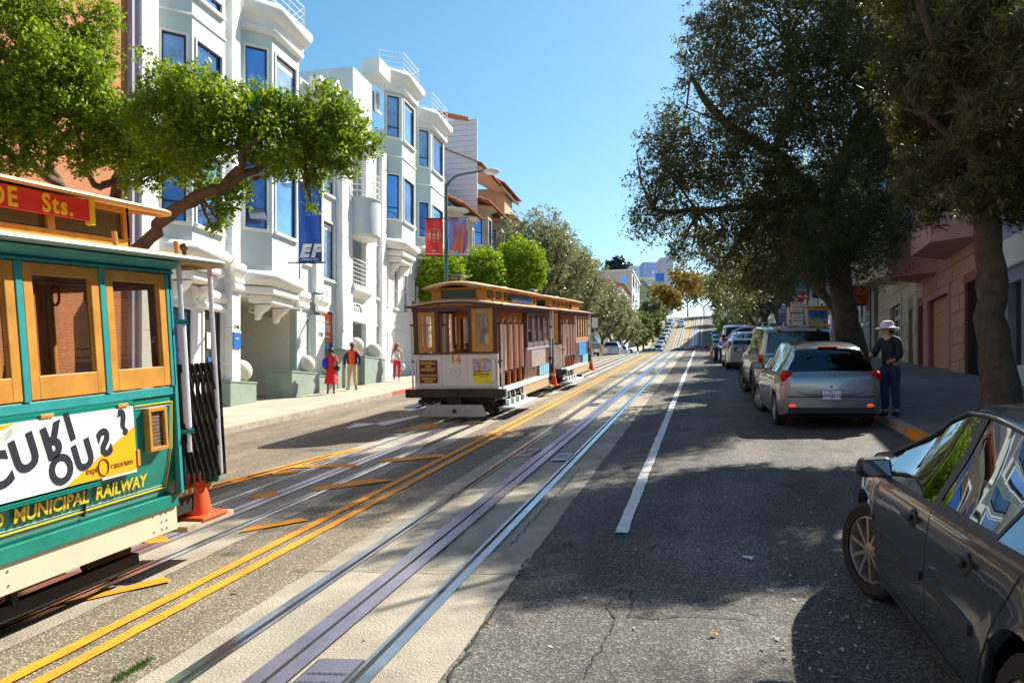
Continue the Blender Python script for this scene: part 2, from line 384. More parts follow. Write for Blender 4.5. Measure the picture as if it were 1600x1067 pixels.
hatch(-2.10, -1.86, 11.4, 12.0, 'bluish steel plate between slot and right rail of the right track')
hatch(-2.72, -2.48, 19.6, 20.3, 'small far steel plate left of the slot on the right track')
# painted lines
def mark(name, lab, m, polys, dz=0.010, cat='road marking', group=None, parent=None):
    mb = MB()
    for pl in polys:
        n = 10
        # subdivide each quad along its length so it hugs the ground
        (a, b, c, d) = [Vector((p[0], p[1], 0)) for p in pl]
        L = max((b - a).length, (c - d).length); n = max(1, int(L / 0.5))
        for i in range(n):
            q = []
            for e0, e1, t in ((a, b, i / n), (a, b, (i + 1) / n), (d, c, (i + 1) / n), (d, c, i / n)):
                p = e0.lerp(e1, t); q.append((p.x, p.y, G(p.x, p.y, dz)))
            mb.quad(*q)
    o = mb.build(name, m, parent, fix=True)
    return tag(o, lab, cat, group)
yl = empty('yellow_centre_line', (-3.73, 5, G(-3.73, 5)), label='double solid yellow line between the two cable car tracks', cat='road marking')
yl.location = (0, 0, 0)
strip('stripe', -3.68, -3.57, YLINE, 0.012, parent=yl, wob=0.006); strip('stripe', -3.90, -3.79, YLINE, 0.012, parent=yl, wob=0.006)
def wl(x, y): return x + 0.012 * math.sin(y * 3.1) + 0.008 * math.sin(y * 7.7)
tag(strip('white_lane_line', -0.79, -0.675, WLINE, 0.012, y0=7.45, y1=420, wob=0.008), 'long white line marking the edge of the parking lane', 'road marking')
lt = empty('yellow_turn_line', (0, 0, 0), label='pair of yellow lines curving in to the left track beside the green cable car', cat='road marking')
for off in (0, -0.22):
    P = [(-8.3 + off, -2.0), (-7.25 + off, 4.0), (-6.45 + off, 10.0), (-5.98 + off, 12.6), (-5.85 + off * 0.5, 13.4)]
    mb = MB()
    for (x0, y0), (x1, y1) in zip(P[:-1], P[1:]):
        n = 8
        for i in range(n):
            q = []
            for t, s in ((i / n, 0), (i / n, 0.11), ((i + 1) / n, 0.11), ((i + 1) / n, 0)):
                x, y = x0 + (x1 - x0) * t + s, y0 + (y1 - y0) * t; q.append((x, y, G(x, y, 0.012)))
            mb.quad(*q)
    mb.build('stripe', YLINE, lt)
def pxmark(lab, m, quads, group=None):
    polys = []
    for q in quads:
        polys.append([tuple(GP(u, v))[:2] for u, v in q])
    return mark('road_marking', lab, m, polys, 0.0145, group=group)
YG = 'yellow hatch strokes painted between the tracks'
pxmark('yellow painted hatch stroke beside the traffic cone of the green cable car', YLINE, [[(388, 777), (428, 768), (438, 774), (396, 782)]], YG)
pxmark('short yellow hatch stroke across the left rail just behind the green cable car', YLINE, [[(357, 750), (385, 745), (388, 750), (360, 754)]], YG)
pxmark('small rounded yellow hatch stroke between rail and slot of the left track', YLINE, [[(424, 740), (462, 734), (468, 739), (428, 744)]], YG)
pxmark('long yellow hatch stroke lying across the whole left track', YLINE, [[(455, 729), (555, 726), (563, 731), (455, 732)]], YG)
pxmark('yellow hatch stroke joining the centre line in front of the dark tree shadow', YLINE, [[(485, 764), (578, 749), (620, 751), (492, 769)]], YG)
pxmark('big yellow hatch stroke joining the centre line below the cone', YLINE, [[(395, 823), (470, 811), (484, 814), (372, 834), (372, 834)][:4]], YG)
pxmark('nearest broad yellow hatch stroke touching the centre line below the green car', YLINE, [[(75, 950), (255, 903), (268, 910), (80, 952)]], YG)
pxmark('worn yellow hatch stroke reaching from the left track to the centre line', YLINE, [[(588, 720), (690, 710), (700, 714), (600, 724)]], YG)
pxmark('yellow hatch stroke just in front of cable car 14', YLINE, [[(622, 673), (676, 664), (690, 668), (620, 675)]], YG)
pxmark('yellow hatch stroke emerging from under the skirt of the green cable car', YLINE, [[(205, 845), (258, 839), (266, 847), (236, 851)]], YG)
pxmark('white painted arrow head and shaft in the shadow beside cable car 14', WLINE, [[(538, 671), (556, 662), (598, 662), (566, 667)], [(580, 663), (655, 649), (664, 650), (600, 666)]])
pxmark('thin white line running under the front of cable car 14', WLINE, [[(635, 643), (672, 633), (676, 634), (640, 644)]])
# kerbs and sidewalks
KRED = mat('kerb_red_paint', (0.42, 0.10, 0.07), 0.8, var=0.25, vscale=5)
KERB = mat('kerb_concrete', (0.38, 0.32, 0.25), 0.9, var=0.3, vscale=5, bump=0.5)
def vkerb(x0, x1, m, y0, y1, side):
    # a kerb with its upright face
    ys = [y for y in YS if y0 < y < y1]; ys = [y0] + ys + [y1]; mb = MB()
    xf = x1 if side < 0 else x0
    for a, b in zip(ys[:-1], ys[1:]):
        mb.quad((x0, a, G(x0, a, 0.135)), (x1, a, G(x1, a, 0.135)), (x1, b, G(x1, b, 0.135)), (x0, b, G(x0, b, 0.135)))
        mb.quad((xf, a, G(xf, a, -0.02)), (xf, a, G(xf, a, 0.135)), (xf, b, G(xf, b, 0.135)), (xf, b, G(xf, b, -0.02)))
    return mb.build('kerb', m, fix=False, kind='structure')
KRED2 = KRED
for y0, y1, m in ((-30, 9.0, KERB), (9.0, 15.5, KRED), (15.5, 19.2, KERB), (19.2, 27.0, KERB), (27.0, 33, KRED), (33, 420, KERB)):
    vkerb(KL - 0.16, KL, m, y0, y1, -1)
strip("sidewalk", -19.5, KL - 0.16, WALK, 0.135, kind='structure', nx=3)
# sidewalk slab joints
sj = MB()
for y in np.arange(6, 60, 1.5):
    sj.quad((FL, y, G(FL, y, 0.139)), (KL - 0.16, y, G(KL - 0.16, y, 0.139)), (KL - 0.16, y + 0.018, G(KL - .16, y + .018, 0.139)), (FL, y + 0.018, G(FL, y + .018, 0.139)))
for x in (-11.2, -12.0, -12.8):
    for y in np.arange(6, 60, 2.0):
        sj.quad((x, y, G(x, y, 0.1385)), (x + 0.012, y, G(x + .012, y, 0.1385)), (x + 0.012, y + 2, G(x + .012, y + 2, 0.1385)), (x, y + 2, G(x, y + 2, 0.1385)))
sj.build('sidewalk_joint', mat('joint_dark', (0.2, 0.17, 0.13), 0.9), fix=False, kind='structure')
for y0, y1, m in ((-30, 12.2, KERB), (12.2, 14.2, YLINE), (14.2, 420, KERB)):
    vkerb(KR, KR + 0.16, m, y0, y1, 1)
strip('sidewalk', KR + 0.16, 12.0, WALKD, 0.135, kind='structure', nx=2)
# cracks in the asphalt (narrow open fissures)
def crack(pts, w, m=GROOVE):
    mb = MB(); P = [GP(u, v) for u, v in pts]; fine = []
    for a, b in zip(P[:-1], P[1:]):
        n = max(2, int((b - a).length / 0.06))
        for i in range(n):
            q = a.lerp(b, i / n); q.x += random.gauss(0, 0.012); q.y += random.gauss(0, 0.012); fine.append(q)
    for a, b in zip(fine[:-1], fine[1:]):
        d = (b - a); d.z = 0
        if d.length < 1e-5: continue
        n = Vector((-d.y, d.x, 0)).normalized() * w * random.uniform(0.3, 1.0)
        mb.quad(*[(p.x, p.y, G(p.x, p.y, 0.0085)) for p in (a - n, a + n, b + n, b - n)])
    return mb
cr = MB()
for pts, w in (([(985, 925), (990, 945), (978, 962), (1030, 967), (1080, 963), (1130, 965), (1180, 968)], 0.009), ([(955, 935), (952, 950), (962, 972), (948, 1000), (930, 1030), (905, 1066)], 0.008),
               ([(985, 925), (968, 922), (955, 935)], 0.007), ([(1060, 955), (1120, 952), (1200, 960)], 0.006), ([(990, 812), (980, 822), (972, 842)], 0.02), ([(800, 850), (845, 800), (880, 762), (905, 732)], 0.007),
               ([(700, 1066), (745, 995), (790, 925), (830, 870)], 0.012), ([(505, 825), (560, 822), (610, 826)], 0.006), ([(1000, 740), (1060, 735), (1200, 738), (1300, 731)], 0.005)):
    c = crack(pts, w); cr.add(c.v, c.f)
cr.build('asphalt_crack', GROOVE, kind='structure')
# fallen leaves and scraps of paper
lv = [MB(), MB(), MB()]
def scrap(x, y, s, k):
    a = random.uniform(0, 6.28); w = s * random.uniform(0.25, 0.55); dz = 0.006 if abs(y) > 0 else 0
    base = 0.14 if x > KR + 0.2 else 0.0
    pts = []
    for (px, py, pz) in ((-s, 0, .004), (0, -w, .01), (s, 0, .012), (0, w, .006)):
        X, Y = x + px * math.cos(a) - py * math.sin(a), y + px * math.sin(a) + py * math.cos(a); pts.append((X, Y, G(X, Y, base + pz + 0.004)))
    lv[k].quad(*pts)
for i in range(620):
    y = 3.0 + 20 * random.random() ** 1.6; x = random.uniform(-1.0, 3.0) if random.random() < 0.75 else random.uniform(-3.5, 6.5)
    scrap(x, y, random.uniform(0.010, 0.026), random.choice((0, 0, 1, 1, 2)))
for i in range(110):
    u, v = random.gauss(1280, 55), random.gauss(985, 40)
    p = GP(min(u, 1500), max(v, 900)); scrap(p.x, p.y, random.uniform(0.012, 0.024), random.choice((0, 0, 1)))
for k, (n, c) in enumerate((('pale', (0.42, 0.42, 0.33)), ('brown', (0.25, 0.16, 0.07)), ('grey', (0.5, 0.5, 0.5)))):
    lv[k].build('fallen_leaves', mat('leaf_' + n, c, 0.8), kind='stuff', label='scattered %s fallen leaves on the asphalt' % n, cat='fallen leaves')
for u, v, c, s, lab in ((1166, 874, (0.75, 0.76, 0.8), 0.06, 'crumpled white paper scrap on the asphalt in the parking lane'), (1117, 995, (0.75, 0.3, 0.03), 0.035, 'single orange leaf lying on the long crack'),
                        (367, 927, (0.6, 0.12, 0.03), 0.03, 'small red leaf on the asphalt between yellow line and right track'), (762, 978, (0.6, 0.12, 0.03), 0.02, 'tiny red leaf on the asphalt right of the right track')):
    p = GP(u, v); mb = MB(); n = 7; vs = [(p.x, p.y, G(p.x, p.y, 0.03))]
    for k in range(n):
        a = 2 * math.pi * k / n; r = s * random.uniform(0.5, 1.2); X, Y = p.x + r * math.cos(a), p.y + 0.6 * r * math.sin(a); vs.append((X, Y, G(X, Y, random.uniform(0.010, 0.03))))
    mb.add(vs, [(0, 1 + k, 1 + (k + 1) % n) for k in range(n)])
    tag(mb.build('litter' if 'paper' in lab else 'leaf', mat('litter%d' % u, c, 0.7)), lab, 'litter' if 'paper' in lab else 'leaf')
# moss tufts beside the track bed
ms = MB()
for u, v in ((219, 1040), (224, 1036), (186, 1060), (190, 1057), (214, 1043)):
    p = GP(u, v)
    for _ in range(45):
        x, y = p.x + random.gauss(0, 0.02), p.y + random.gauss(0, 0.05); h = random.uniform(0.01, 0.03); ms.add([(x - .004, y, G(x, y)), (x + .004, y, G(x, y)), (x + random.uniform(-.01, .01), y + random.uniform(-.01, .01), G(x, y, h))], [(0, 1, 2)])
ms.build('moss', mat('moss_green', (0.16, 0.26, 0.04), 0.9), kind='stuff', fix=False, label='green moss tufts growing at the edge of the right track bed', cat='moss')
# ------------------------------------------------------------------ cable cars
SLOPE = math.atan(0.1)
WOODY = mat('golden_wood', (0.58, 0.275, 0.045), 0.42, var=0.14, vscale=5, tint=(0.9, 0.85, 0.7))
WOODR = mat('red_brown_wood', (0.36, 0.12, 0.03), 0.45, var=0.25, vscale=6)
ROOFC = mat('roof_canvas', (0.62, 0.42, 0.22), 0.8, var=0.12, vscale=4, bump=0.2)
ROOFE = mat('roof_edge_wood', (0.52, 0.22, 0.06), 0.5, var=0.2, vscale=4)
MAROON = mat('maroon_paint', (0.075, 0.018, 0.022), 0.35, var=0.2, vscale=3)
GREEN = mat('railway_green', (0.008, 0.215, 0.165), 0.30, var=0.15, vscale=2.5)
TEAL = mat('teal_paint', (0.03, 0.30, 0.30), 0.38, var=0.14, vscale=4)
SKIRT = mat('sage_cream_skirt', (0.55, 0.56, 0.42), 0.5, var=0.07, vscale=3)
DASHW = mat('dash_white', (0.76, 0.73, 0.69), 0.4, var=0.06, vscale=3)
POLE = mat('pole_white', (0.75, 0.74, 0.80), 0.4)
CGLASS = glass_mat('tram_glass', (0.82, 0.80, 0.76), 0.09)
TRUCK = mat('truck_dark', (0.010, 0.009, 0.008), 0.7, var=0.3)
BLUEL = mat('light_blue_paint', (0.25, 0.62, 0.85), 0.45)
NAVY = mat('navy_paint', (0.02, 0.035, 0.11), 0.35)
INT = mat('interior_wood', (0.40, 0.19, 0.07), 0.5, var=0.2)

def PANE(name, m, x0, x1, y0, y1, z0, z1, parent):
    q = MB()
    if (x1 - x0) > (y1 - y0): y = (y0 + y1) / 2; q.quad((x0, y, z0), (x1, y, z0), (x1, y, z1), (x0, y, z1))
    else: x = (x0 + x1) / 2; q.quad((x, y0, z0), (x, y1, z0), (x, y1, z1), (x, y0, z1))
    return q.build(name, m, parent, fix=False)
def cable_car(Y0, XC, style, label):
    g = style['green']; frameM_ = WOODY; post = TEAL if g else MAROON; body = GREEN if g else MAROON
    t = empty('cable_car', (XC, Y0, G(XC, Y0) + 0.01), rx=SLOPE, label=label, cat='cable car')
    if g: t.scale = (1, 1, 1.022); t.location.z += 0.045
    L, H = 6.6, 0.95; YC0, YC1 = 2.95, 6.0
    # under frame, trucks, wheels
    m = MB(); m.box(-0.85, 0.85, 0.1, L - 0.1, 0.42, 0.56); m.box(-0.30, 0.30, 0.6, 2.3, 0.18, 0.42); m.box(-0.30, 0.30, 4.0, 5.8, 0.18, 0.42)
    for y in (0.8, 2.1, 4.3, 5.6): m.box(-0.6, 0.6, y - 0.04, y + 0.04, 0.22, 0.30)
    m.build('underframe', TRUCK, t)
    for y in (0.85, 2.15, 4.25, 5.6):
        for s in (-1, 1):
            w = MB(); w.lathe([(0.02, -0.05), (0.24, -0.05), (0.27, -0.03), (0.27, 0.03), (0.24, 0.05), (0.20, 0.04), (0.08, 0.02), (0.02, 0.06)], (s * 0.53, y, 0.27), 18, 'x'); w.build('wheel', TRUCK if not g else mat('wheel_rust', (0.05, 0.02, 0.012), 0.7), t, smooth=True)
    for s in (-1, 1):
        b = MB(); b.bar((s * 0.72, 0.8, 0.16), (s * 0.72, 2.2, 0.16), 0.06, 0.10); b.bar((s * 0.72, 4.2, 0.16), (s * 0.72, 5.7, 0.16), 0.06, 0.10)
        b.bar((s * 0.75, 4.45, 0.2), (s * 0.75, 4.45, 0.5), 0.05); b.build('brake_beam', TRUCK, t, kind='stuff')
    # floor
    BOX('floor', INT, -0.865, 0.865, 0.02, L - 0.02, 0.565, 0.62, t)
    # bumper, fender and coupling
    if not g:
        BOX('bumper_beam', mat('bumper_dark', (0.035, 0.022, 0.015), 0.6, var=0.5, vscale=5), -1.14, 1.12, -0.12, 0.04, 0.515, 0.695, t, bevel=0.01)
        poly = [(-0.88, 0.10), (0.62, 0.10), (0.74, 0.16), (0.64, 0.24), (0.60, 0.36), (-0.66, 0.36), (-0.70, 0.26)]
        MB().prism(poly, -0.10, -0.06, 'y').build('fender', mat('fender_grey', (0.40, 0.40, 0.38), 0.5, var=0.1), t)
        MB().lathe([(0.0001, -0.13), (0.045, -0.13), (0.05, -0.105), (0.0001, -0.10)], (-0.03, 0, 0.22), 14, 'y').build('fender_eye', BLACK, t)
        m = MB(); m.box(-0.2, 0.1, -0.08, 0.05, 0.37, 0.52); m.box(-0.85, -0.55, -0.1, -0.02, 0.38, 0.46); m.bar((-0.85, -0.05, 0.40), (-0.3, 0.1, 0.48), 0.06); m.build('coupling', TRUCK, t)
        BOX('coupler_socket', BLACK, -0.16, 0.06, -0.15, -0.121, 0.56, 0.66, t)
    else:
        BOX('bumper_beam', TRUCK, -1.05, 1.05, -0.12, 0.04, 0.5, 0.69, t)
    # dash panel
    dp = BOX('dash_panel', DASHW if not g else GREEN, -H, H, 0.0, 0.06, 0.70, 1.48, t, bevel=0.008)
    if not g:
        m = MB(); q = 0.03; z0, z1, x1 = 0.745, 1.44, 0.90
        path = [(-x1, z0 + .12), (-x1 + .06, z0 + .10), (-x1 + .10, z0 + .04), (-x1 + .12, z0), (x1 - .12, z0), (x1 - .10, z0 + .04), (x1 - .06, z0 + .1), (x1, z0 + .12), (x1, z1 - .12), (x1 - .06, z1 - .1), (x1 - .1, z1 - .04), (x1 - .12, z1), (-x1 + .12, z1), (-x1 + .1, z1 - .04), (-x1 + .06, z1 - .1), (-x1, z1 - .12)]
        for a, b in zip(path, path[1:] + path[:1]): m.bar((a[0], -0.002, a[1]), (b[0], -0.002, b[1]), 0.012, 0.006)
        m.build('pinstripe', mat('pinstripe_rust', (0.35, 0.10, 0.03), 0.5), t)
        m = MB()
        for x in (-0.33, 0.25):
            for z in np.arange(0.76, 1.44, 0.06): m.ball((x, 0.0, z), 0.007, 6)
            m.box(x + 0.01, x + 0.014, -0.0015, 0.0, 0.72, 1.47)
        m.build('rivets', mat('rivet_grey', (0.45, 0.4, 0.38), 0.5), t, fix=False)
        if style.get('num'):
            text_mesh(style['num'], 0.235, mat('gilt_orange', (0.75, 0.25, 0.04), 0.5), 'number', dp, frameM((0.0, -0.004, 1.325), (1, 0, 0), (0, 0, 1)), bold=0.010, space=1.05)
            MB().lathe([(0.0001, -0.015), (0.03, -0.03), (0.05, -0.03), (0.055, -0.015), (0.085, -0.015), (0.09, -0.028), (0.115, -0.028), (0.12, 0.0)], (-0.02, 0, 1.06), 24, 'y').build('headlamp', mat('lamp_grey', (0.62, 0.62, 0.60), 0.3, metal=0.3), t, smooth=True)
            sb = BOX('route_board', mat('board_brown', (0.10, 0.022, 0.012), 0.5), -0.83, -0.42, -0.018, 0.0, 0.83, 1.33, t, bevel=0.004)
            gm = mat('gilt_letter', (0.80, 0.38, 0.05), 0.5)
            for s, z, sz in (('POWELL', 1.265, 0.088), ('AND', 1.195, 0.062), ('MARKET', 1.125, 0.088), ('HYDE AND BEACH', 0.995, 0.052), ('FISHERMANS', 0.925, 0.058), ('WHARF', 0.865, 0.058)):
                text_mesh(s, sz, gm, 'lettering', sb, frameM((-0.625, -0.0205, z), (1, 0, 0), (0, 0, 1)), bold=0.0035)
            pb = BOX('poster', mat('poster_yellow', (0.85, 0.72, 0.02), 0.5), 0.38, 0.80, -0.012, 0.0, 0.82, 1.36, t)
            pc = mat('poster_picture', (0.42, 0.36, 0.62), 0.6, var=0.8, vscale=9)
            BOX('picture', pc, 0.395, 0.785, -0.0145, -0.0125, 1.06, 1.345, pb)
            BOX('picture_bar', mat('poster_tan', (0.6, 0.5, 0.2), 0.6, var=0.5, vscale=12), 0.56, 0.64, -0.0165, -0.0148, 1.06, 1.345, pb)
            BOX('picture_strip', REDP, 0.40, 0.62, -0.0168, -0.0168 + 0.0015, 1.055, 1.085, pb)
            text_mesh('MODERNISM', 0.062, BLACK, 'lettering', pb, frameM((0.565, -0.0145, 1.01), (1, 0, 0), (0, 0, 1)), bold=0.0005)
            text_mesh('www.modernism.org', 0.022, BLACK, 'lettering', pb, frameM((0.62, -0.0145, 0.96), (1, 0, 0), (0, 0, 1)))
            text_mesh('open now', 0.024, BLACK, 'lettering', pb, frameM((0.72, -0.0145, 0.85), (1, 0, 0), (0, 0, 1)))
    # front posts and windows
    for x in (-H + 0.045, -H + 0.54, H - 0.6, H - 0.05):
        BOX('post', post, x - 0.045, x + 0.045, 0.0, 0.09, 1.48, 2.45, t)
    BOX('front_sill', post, -H, H, -0.015, 0.10, 1.455, 1.49, t); BOX('front_header', post, -H - .02, H + .02, -0.01, 0.09, 2.38, 2.47, t)
    def win(x0, x1, y, z0, z1, fw=0.085, depth=0.05, name='window', axis='x', fm=WOODY, parent=t):
        m = MB()
        if axis == 'x':
            for a, b, c, d in ((x0, x0 + fw, z0, z1), (x1 - fw, x1, z0, z1), (x0 + fw, x1 - fw, z0, z0 + fw * 1.35), (x0 + fw, x1 - fw, z1 - fw, z1)): m.box(a, b, y, y + depth, c, d)
            f = m.build(name, fm, parent, bevel=0.004)
            PANE('pane', CGLASS, x0 + fw - .003, x1 - fw + .003, y + depth * 0.45, y + depth * 0.55, z0 + fw, z1 - fw + .003, f)
        else:   # in the y-z plane at x = y-arg, x0/x1 are y positions
            for a, b, c, d in ((x0, x0 + fw, z0, z1), (x1 - fw, x1, z0, z1), (x0 + fw, x1 - fw, z0, z0 + fw * 2.0), (x0 + fw, x1 - fw, z1 - fw, z1)): m.box(y, y + depth, a, b, c, d)
            f = m.build(name, fm, parent, bevel=0.004)
            m = MB()
            for a, b, c, d in ((x0 + fw, x0 + fw + .012, z0 + 2 * fw, z1 - fw), (x1 - fw - .012, x1 - fw, z0 + 2 * fw, z1 - fw)): m.box(y + depth * .3, y + depth * .8, a, b, c, d)
            m.build('bead', fm, f)
            PANE('pane', CGLASS, y + depth * 0.40, y + depth * 0.48, x0 + fw - .003, x1 - fw + .003, z0 + fw * 2 - .003, z1 - fw + .003, f)
        return f
    win(-H + 0.095, -H + 0.495, 0.02, 1.50, 2.375)
    w2 = win(H - 0.56, H - 0.03 - 0.06, -0.035 if not g else 0.02, 1.50, 2.42, fw=0.10)
    # lower roof deck
    def deck(z, xw, y0, y1, rise, n=12, th=0.035, rnd=0.55):
        m = MB(); st = []
        for k in range(7): st.append((y0 + rnd * (1 - math.cos(k / 6 * math.pi / 2)), math.sin(max(0.02, k / 6) * math.pi / 2) ** 0.5))
        mid = [(y, 1.0) for y in np.linspace(y0 + rnd + 0.3, y1 - rnd - 0.3, 5)]
        st2 = [(y1 - (a - y0), b) for a, b in st][::-1]; S = st + mid + st2; top, bot = [], []
        for y, w in S:
            for k in range(n + 1):
                x = -xw + 2 * xw * k / n; xx = x * (0.72 + 0.28 * w) if rnd < 0.3 else x * (0.35 + 0.65 * w)
                top.append((xx, y, z + rise * (1 - (x / xw) ** 2) * (0.4 + 0.6 * w)))
        bot = [(a, b, c - th) for a, b, c in top]; N = n + 1; fs = []
        T = len(top)
        for i in range(len(S) - 1):
            for k in range(n):
                fs.append((i * N + k, i * N + k + 1, (i + 1) * N + k + 1, (i + 1) * N + k)); fs.append((T + i * N + k, T + (i + 1) * N + k, T + (i + 1) * N + k + 1, T + i * N + k + 1))
            fs.append((i * N, (i + 1) * N, T + (i + 1) * N, T + i * N)); fs.append((i * N + n, T + i * N + n, T + (i + 1) * N + n, (i + 1) * N + n))
        for k in range(n):
            fs.append((k, T + k, T + k + 1, k + 1)); j = (len(S) - 1) * N; fs.append((j + k, j + k + 1, T + j + k + 1, T + j + k))
        m.v = top + bot; m.f = fs; edge = [top[i * N + n] for i in range(len(S))], [top[i * N] for i in range(len(S))], [top[k] for k in range(N)], [top[(len(S) - 1) * N + k] for k in range(N)]
        return m, edge
    m, ed = deck(2.50, 1.12, -0.14 if not g else -0.3, L + (0.02 if not g else 0.24), 0.14, rnd=0.12 if not g else 0.42)
    m.build('roof_deck', ROOFC, t, smooth=True, ang=50)
    e = MB()
    for q in ed: e.tube([(a, b, c - 0.012) for a, b, c in q], 0.021, 6)
    e.build('roof_edge', mat('edge_sage', (0.20, 0.30, 0.22), 0.5) if g else MAROON, t, smooth=True)
    for s in (-1, 1): BOX('letterboard', TEAL if g else MAROON, min(s * (H + .01), s * (H - .05)), max(s * (H + .01), s * (H - .05)), 0.0, YC1 + 0.05, 2.37, 2.475, t)
    if g:
        m = MB()
        for s in (1,): m.prism([(0.955, 2.46), (1.10, 2.475), (1.10, 2.50), (0.955, 2.50)], -0.1, YC1 + 0.04, 'y'); m.box(0.955, 0.985, -0.1, YC1 + .03, 2.375, 2.39); m.prism([(0.962, 2.40), (1.0, 2.425), (1.06, 2.46), (0.962, 2.46)], -0.1, YC1 + .04, 'y')
        m.build('cornice', TEAL, t)
    # clerestory
    cz0, cz1, cx = 2.60, 2.90, 0.62; cy0, cy1 = 0.35, (6.02 if g else 5.95)
    m = MB(); m.box(-cx + .03, cx - .03, cy0 + .03, cy1 - .03, cz0, cz1 - .01); m.build('clerestory_wall', INT if not g else mat('clerestory_in', (0.10, 0.05, 0.02), 0.6), t)
    m = MB()
    for s in (-1, 1):
        a, b = sorted((s * cx, s * (cx - .03))); m.box(a, b, cy0, cy1, cz0 - .02, cz0 + 0.05); m.box(a, b, cy0, cy1, cz1 - 0.05, cz1)
        for y in np.linspace(cy0, cy1 - 0.07, 8): m.box(a, b, y, y + 0.07, cz0 + .05, cz1 - .05)
    for y in (cy0, cy1 - .03):
        m.box(-cx, cx, y - .003, y + .033, cz0 - .02, cz0 + .06); m.box(-cx, cx, y - .003, y + .033, cz1 - 0.05, cz1); m.box(-cx, -cx + .22, y - .003, y + .033, cz0 + .06, cz1 - .05); m.box(cx - .22, cx, y - .003, y + .033, cz0 + .06, cz1 - .05)
    m.build('clerestory_frame', WOODY if g else WOODR if False else WOODY, t, bevel=0.003)
    for s in (-1, 1):
        for y0_, y1_ in [(y + .075, y + .72) for y in np.linspace(cy0, cy1 - 0.07, 8)[:-1]]:
            a = s * (cx - .012); BOX('clerestory_pane', mat('amber_pane', (0.12, 0.09, 0.05), 0.15), min(a, a + .004), max(a, a + .004), y0_, y1_, cz0 + .055, cz1 - .055, t)
    for y in (cy0 + .001, cy1 - .004): BOX('end_sign_glass', mat('green_glass', (0.01, 0.06, 0.04), 0.1), -cx + .225, cx - .225, y, y + .003, cz0 + .065, cz1 - .055, t)
    m, ed = deck(2.905, 0.80, 0.02, 6.30 if not g else 6.42, 0.13, rnd=0.35 if not g else 0.25, th=0.03); m.build('clerestory_roof', ROOFC, t, smooth=True, ang=50)
    e = MB()
    for q in ed: e.tube([(a, b, c - 0.012) for a, b, c in q], 0.018, 6)
    e.build('clerestory_roof_edge', ROOFE, t, smooth=True)
    # corner lamps / knobs, bell
    for x, y in ((-0.95, 0.05), (0.85, 0.05), (0.95, L - 0.35), (-0.95, L - 0.35)):
        k = MB(); k.lathe([(0.018, 0), (0.018, 0.06)], (x, y, 2.52)); k.ball((x, y, 2.60), 0.035, 10); k.build('roof_lamp', mat('lamp_red', (0.45, 0.06, 0.03), 0.3) if not g else mat('lamp_brown', (0.10, 0.05, 0.03), 0.5), t, smooth=True)
    if not g:
        k = MB(); k.lathe([(0.02, 3.03), (0.03, 3.10), (0.05, 3.12), (0.17, 3.125), (0.18, 3.15), (0.14, 3.185), (0.07, 3.21), (0.0001, 3.215)], (-0.10, 0.75, 0), 18); k.build('bell', mat('bell_bronze', (0.11, 0.085, 0.07), 0.4, metal=0.4), t, smooth=True)
        MB().ball((0.0, 4.6, 3.05), 0.1, 10, (1, 1, 0.6)).build('roof_vent', POLE, t, smooth=True)
    # roof sign boards
    sy0, sy1 = style['board_y']
    sbm = style['board']
    sb = MB(); 
    for s in (1, -1):
        a, b = sorted((s * 0.655, s * 0.68))
        bb = BOX('destination_board', sbm, a, b, sy0, sy1, 2.735 if g else 2.62, 2.885 if g else 2.79, t, bevel=0.003)
        BOX('board_bracket', WOODY if not g else YEL, a - 0.02, b + 0.012, sy1 + .001, sy1 + 0.045, 2.71 if g else 2.60, 2.895 if g else 2.80, t)
        if s == 1 and style.get('board_text'):
            text_mesh(style['board_text'], 0.172, YEL, 'lettering', bb, frameM((b + 0.003, sy1 - 0.17, 2.805), (0, 1, 0), (0, 0, 1)), bold=0.005, align='RIGHT', space=1.2)
    m = MB()
    for y in ((5.55, 4.4, 6.3) if g else (0.9, 2.2)): m.tube([(0.85, y, 2.52), (0.84, y, 2.66)], 0.02, 8); m.box(0.80, 0.87, y - 0.09, y + 0.02, 2.53, 2.55)
    m.build('roof_socket', WOODY, t, kind='stuff')
    # open section: wooden posts, grab poles, benches
    for y in (0.62, 1.2, 1.78, 2.36):
        for s in (-1, 1):
            BOX('wood_post', WOODR if y > 0.7 else WOODR, s * 0.90 - 0.03, s * 0.90 + 0.03, y - 0.03, y + 0.03, 0.62, 2.40, t)
            k = MB(); k.tube([(s * 1.0, y - 0.12, 1.02), (s * 1.0, y - 0.12, 2.12)], 0.022, 8); k.build('grab_pole', POLE, t, smooth=True)
            k = MB()
            for z in (1.04, 2.10): k.bar((s * 0.93, y, z), (s * 1.0, y - 0.12, z), 0.03); k.box(s * 1.0 - .03, s * 1.0 + .03, y - .15, y - .09, z - .02, z + .02)
            k.build('pole_bracket', BLACK, t)
    for s in (-1, 1):
        k = MB(); k.tube([(s * 1.02, 0.06, 0.70), (s * 1.02, 0.06, 2.1)], 0.022, 8); k.build('grab_pole', POLE, t, smooth=True)
        k = MB(); k.bar((s * 0.93, 0.06, 1.30), (s * 1.04, 0.06, 1.30), 0.04); k.bar((s * 0.93, 0.06, 2.1), (s * 1.04, 0.06, 2.1), 0.04); k.build('pole_bracket', BLACK, t)
        a, b = sorted((s * 0.35, s * 0.85))
        for z in (0.98, ): BOX('bench_seat', WOODR, a, b, 0.75, YC0 - 0.05, z, z + 0.05, t)
        a, b = sorted((s * 0.30, s * 0.34)); BOX('bench_back', WOODR, a, b, 0.75, YC0 - 0.05, 1.03, 1.50, t)
        a, b = sorted((s * 0.45, s * 0.48)); BOX('bench_riser', NAVY, a, b, 0.75, YC0 - 0.05, 0.62, 0.98, t)
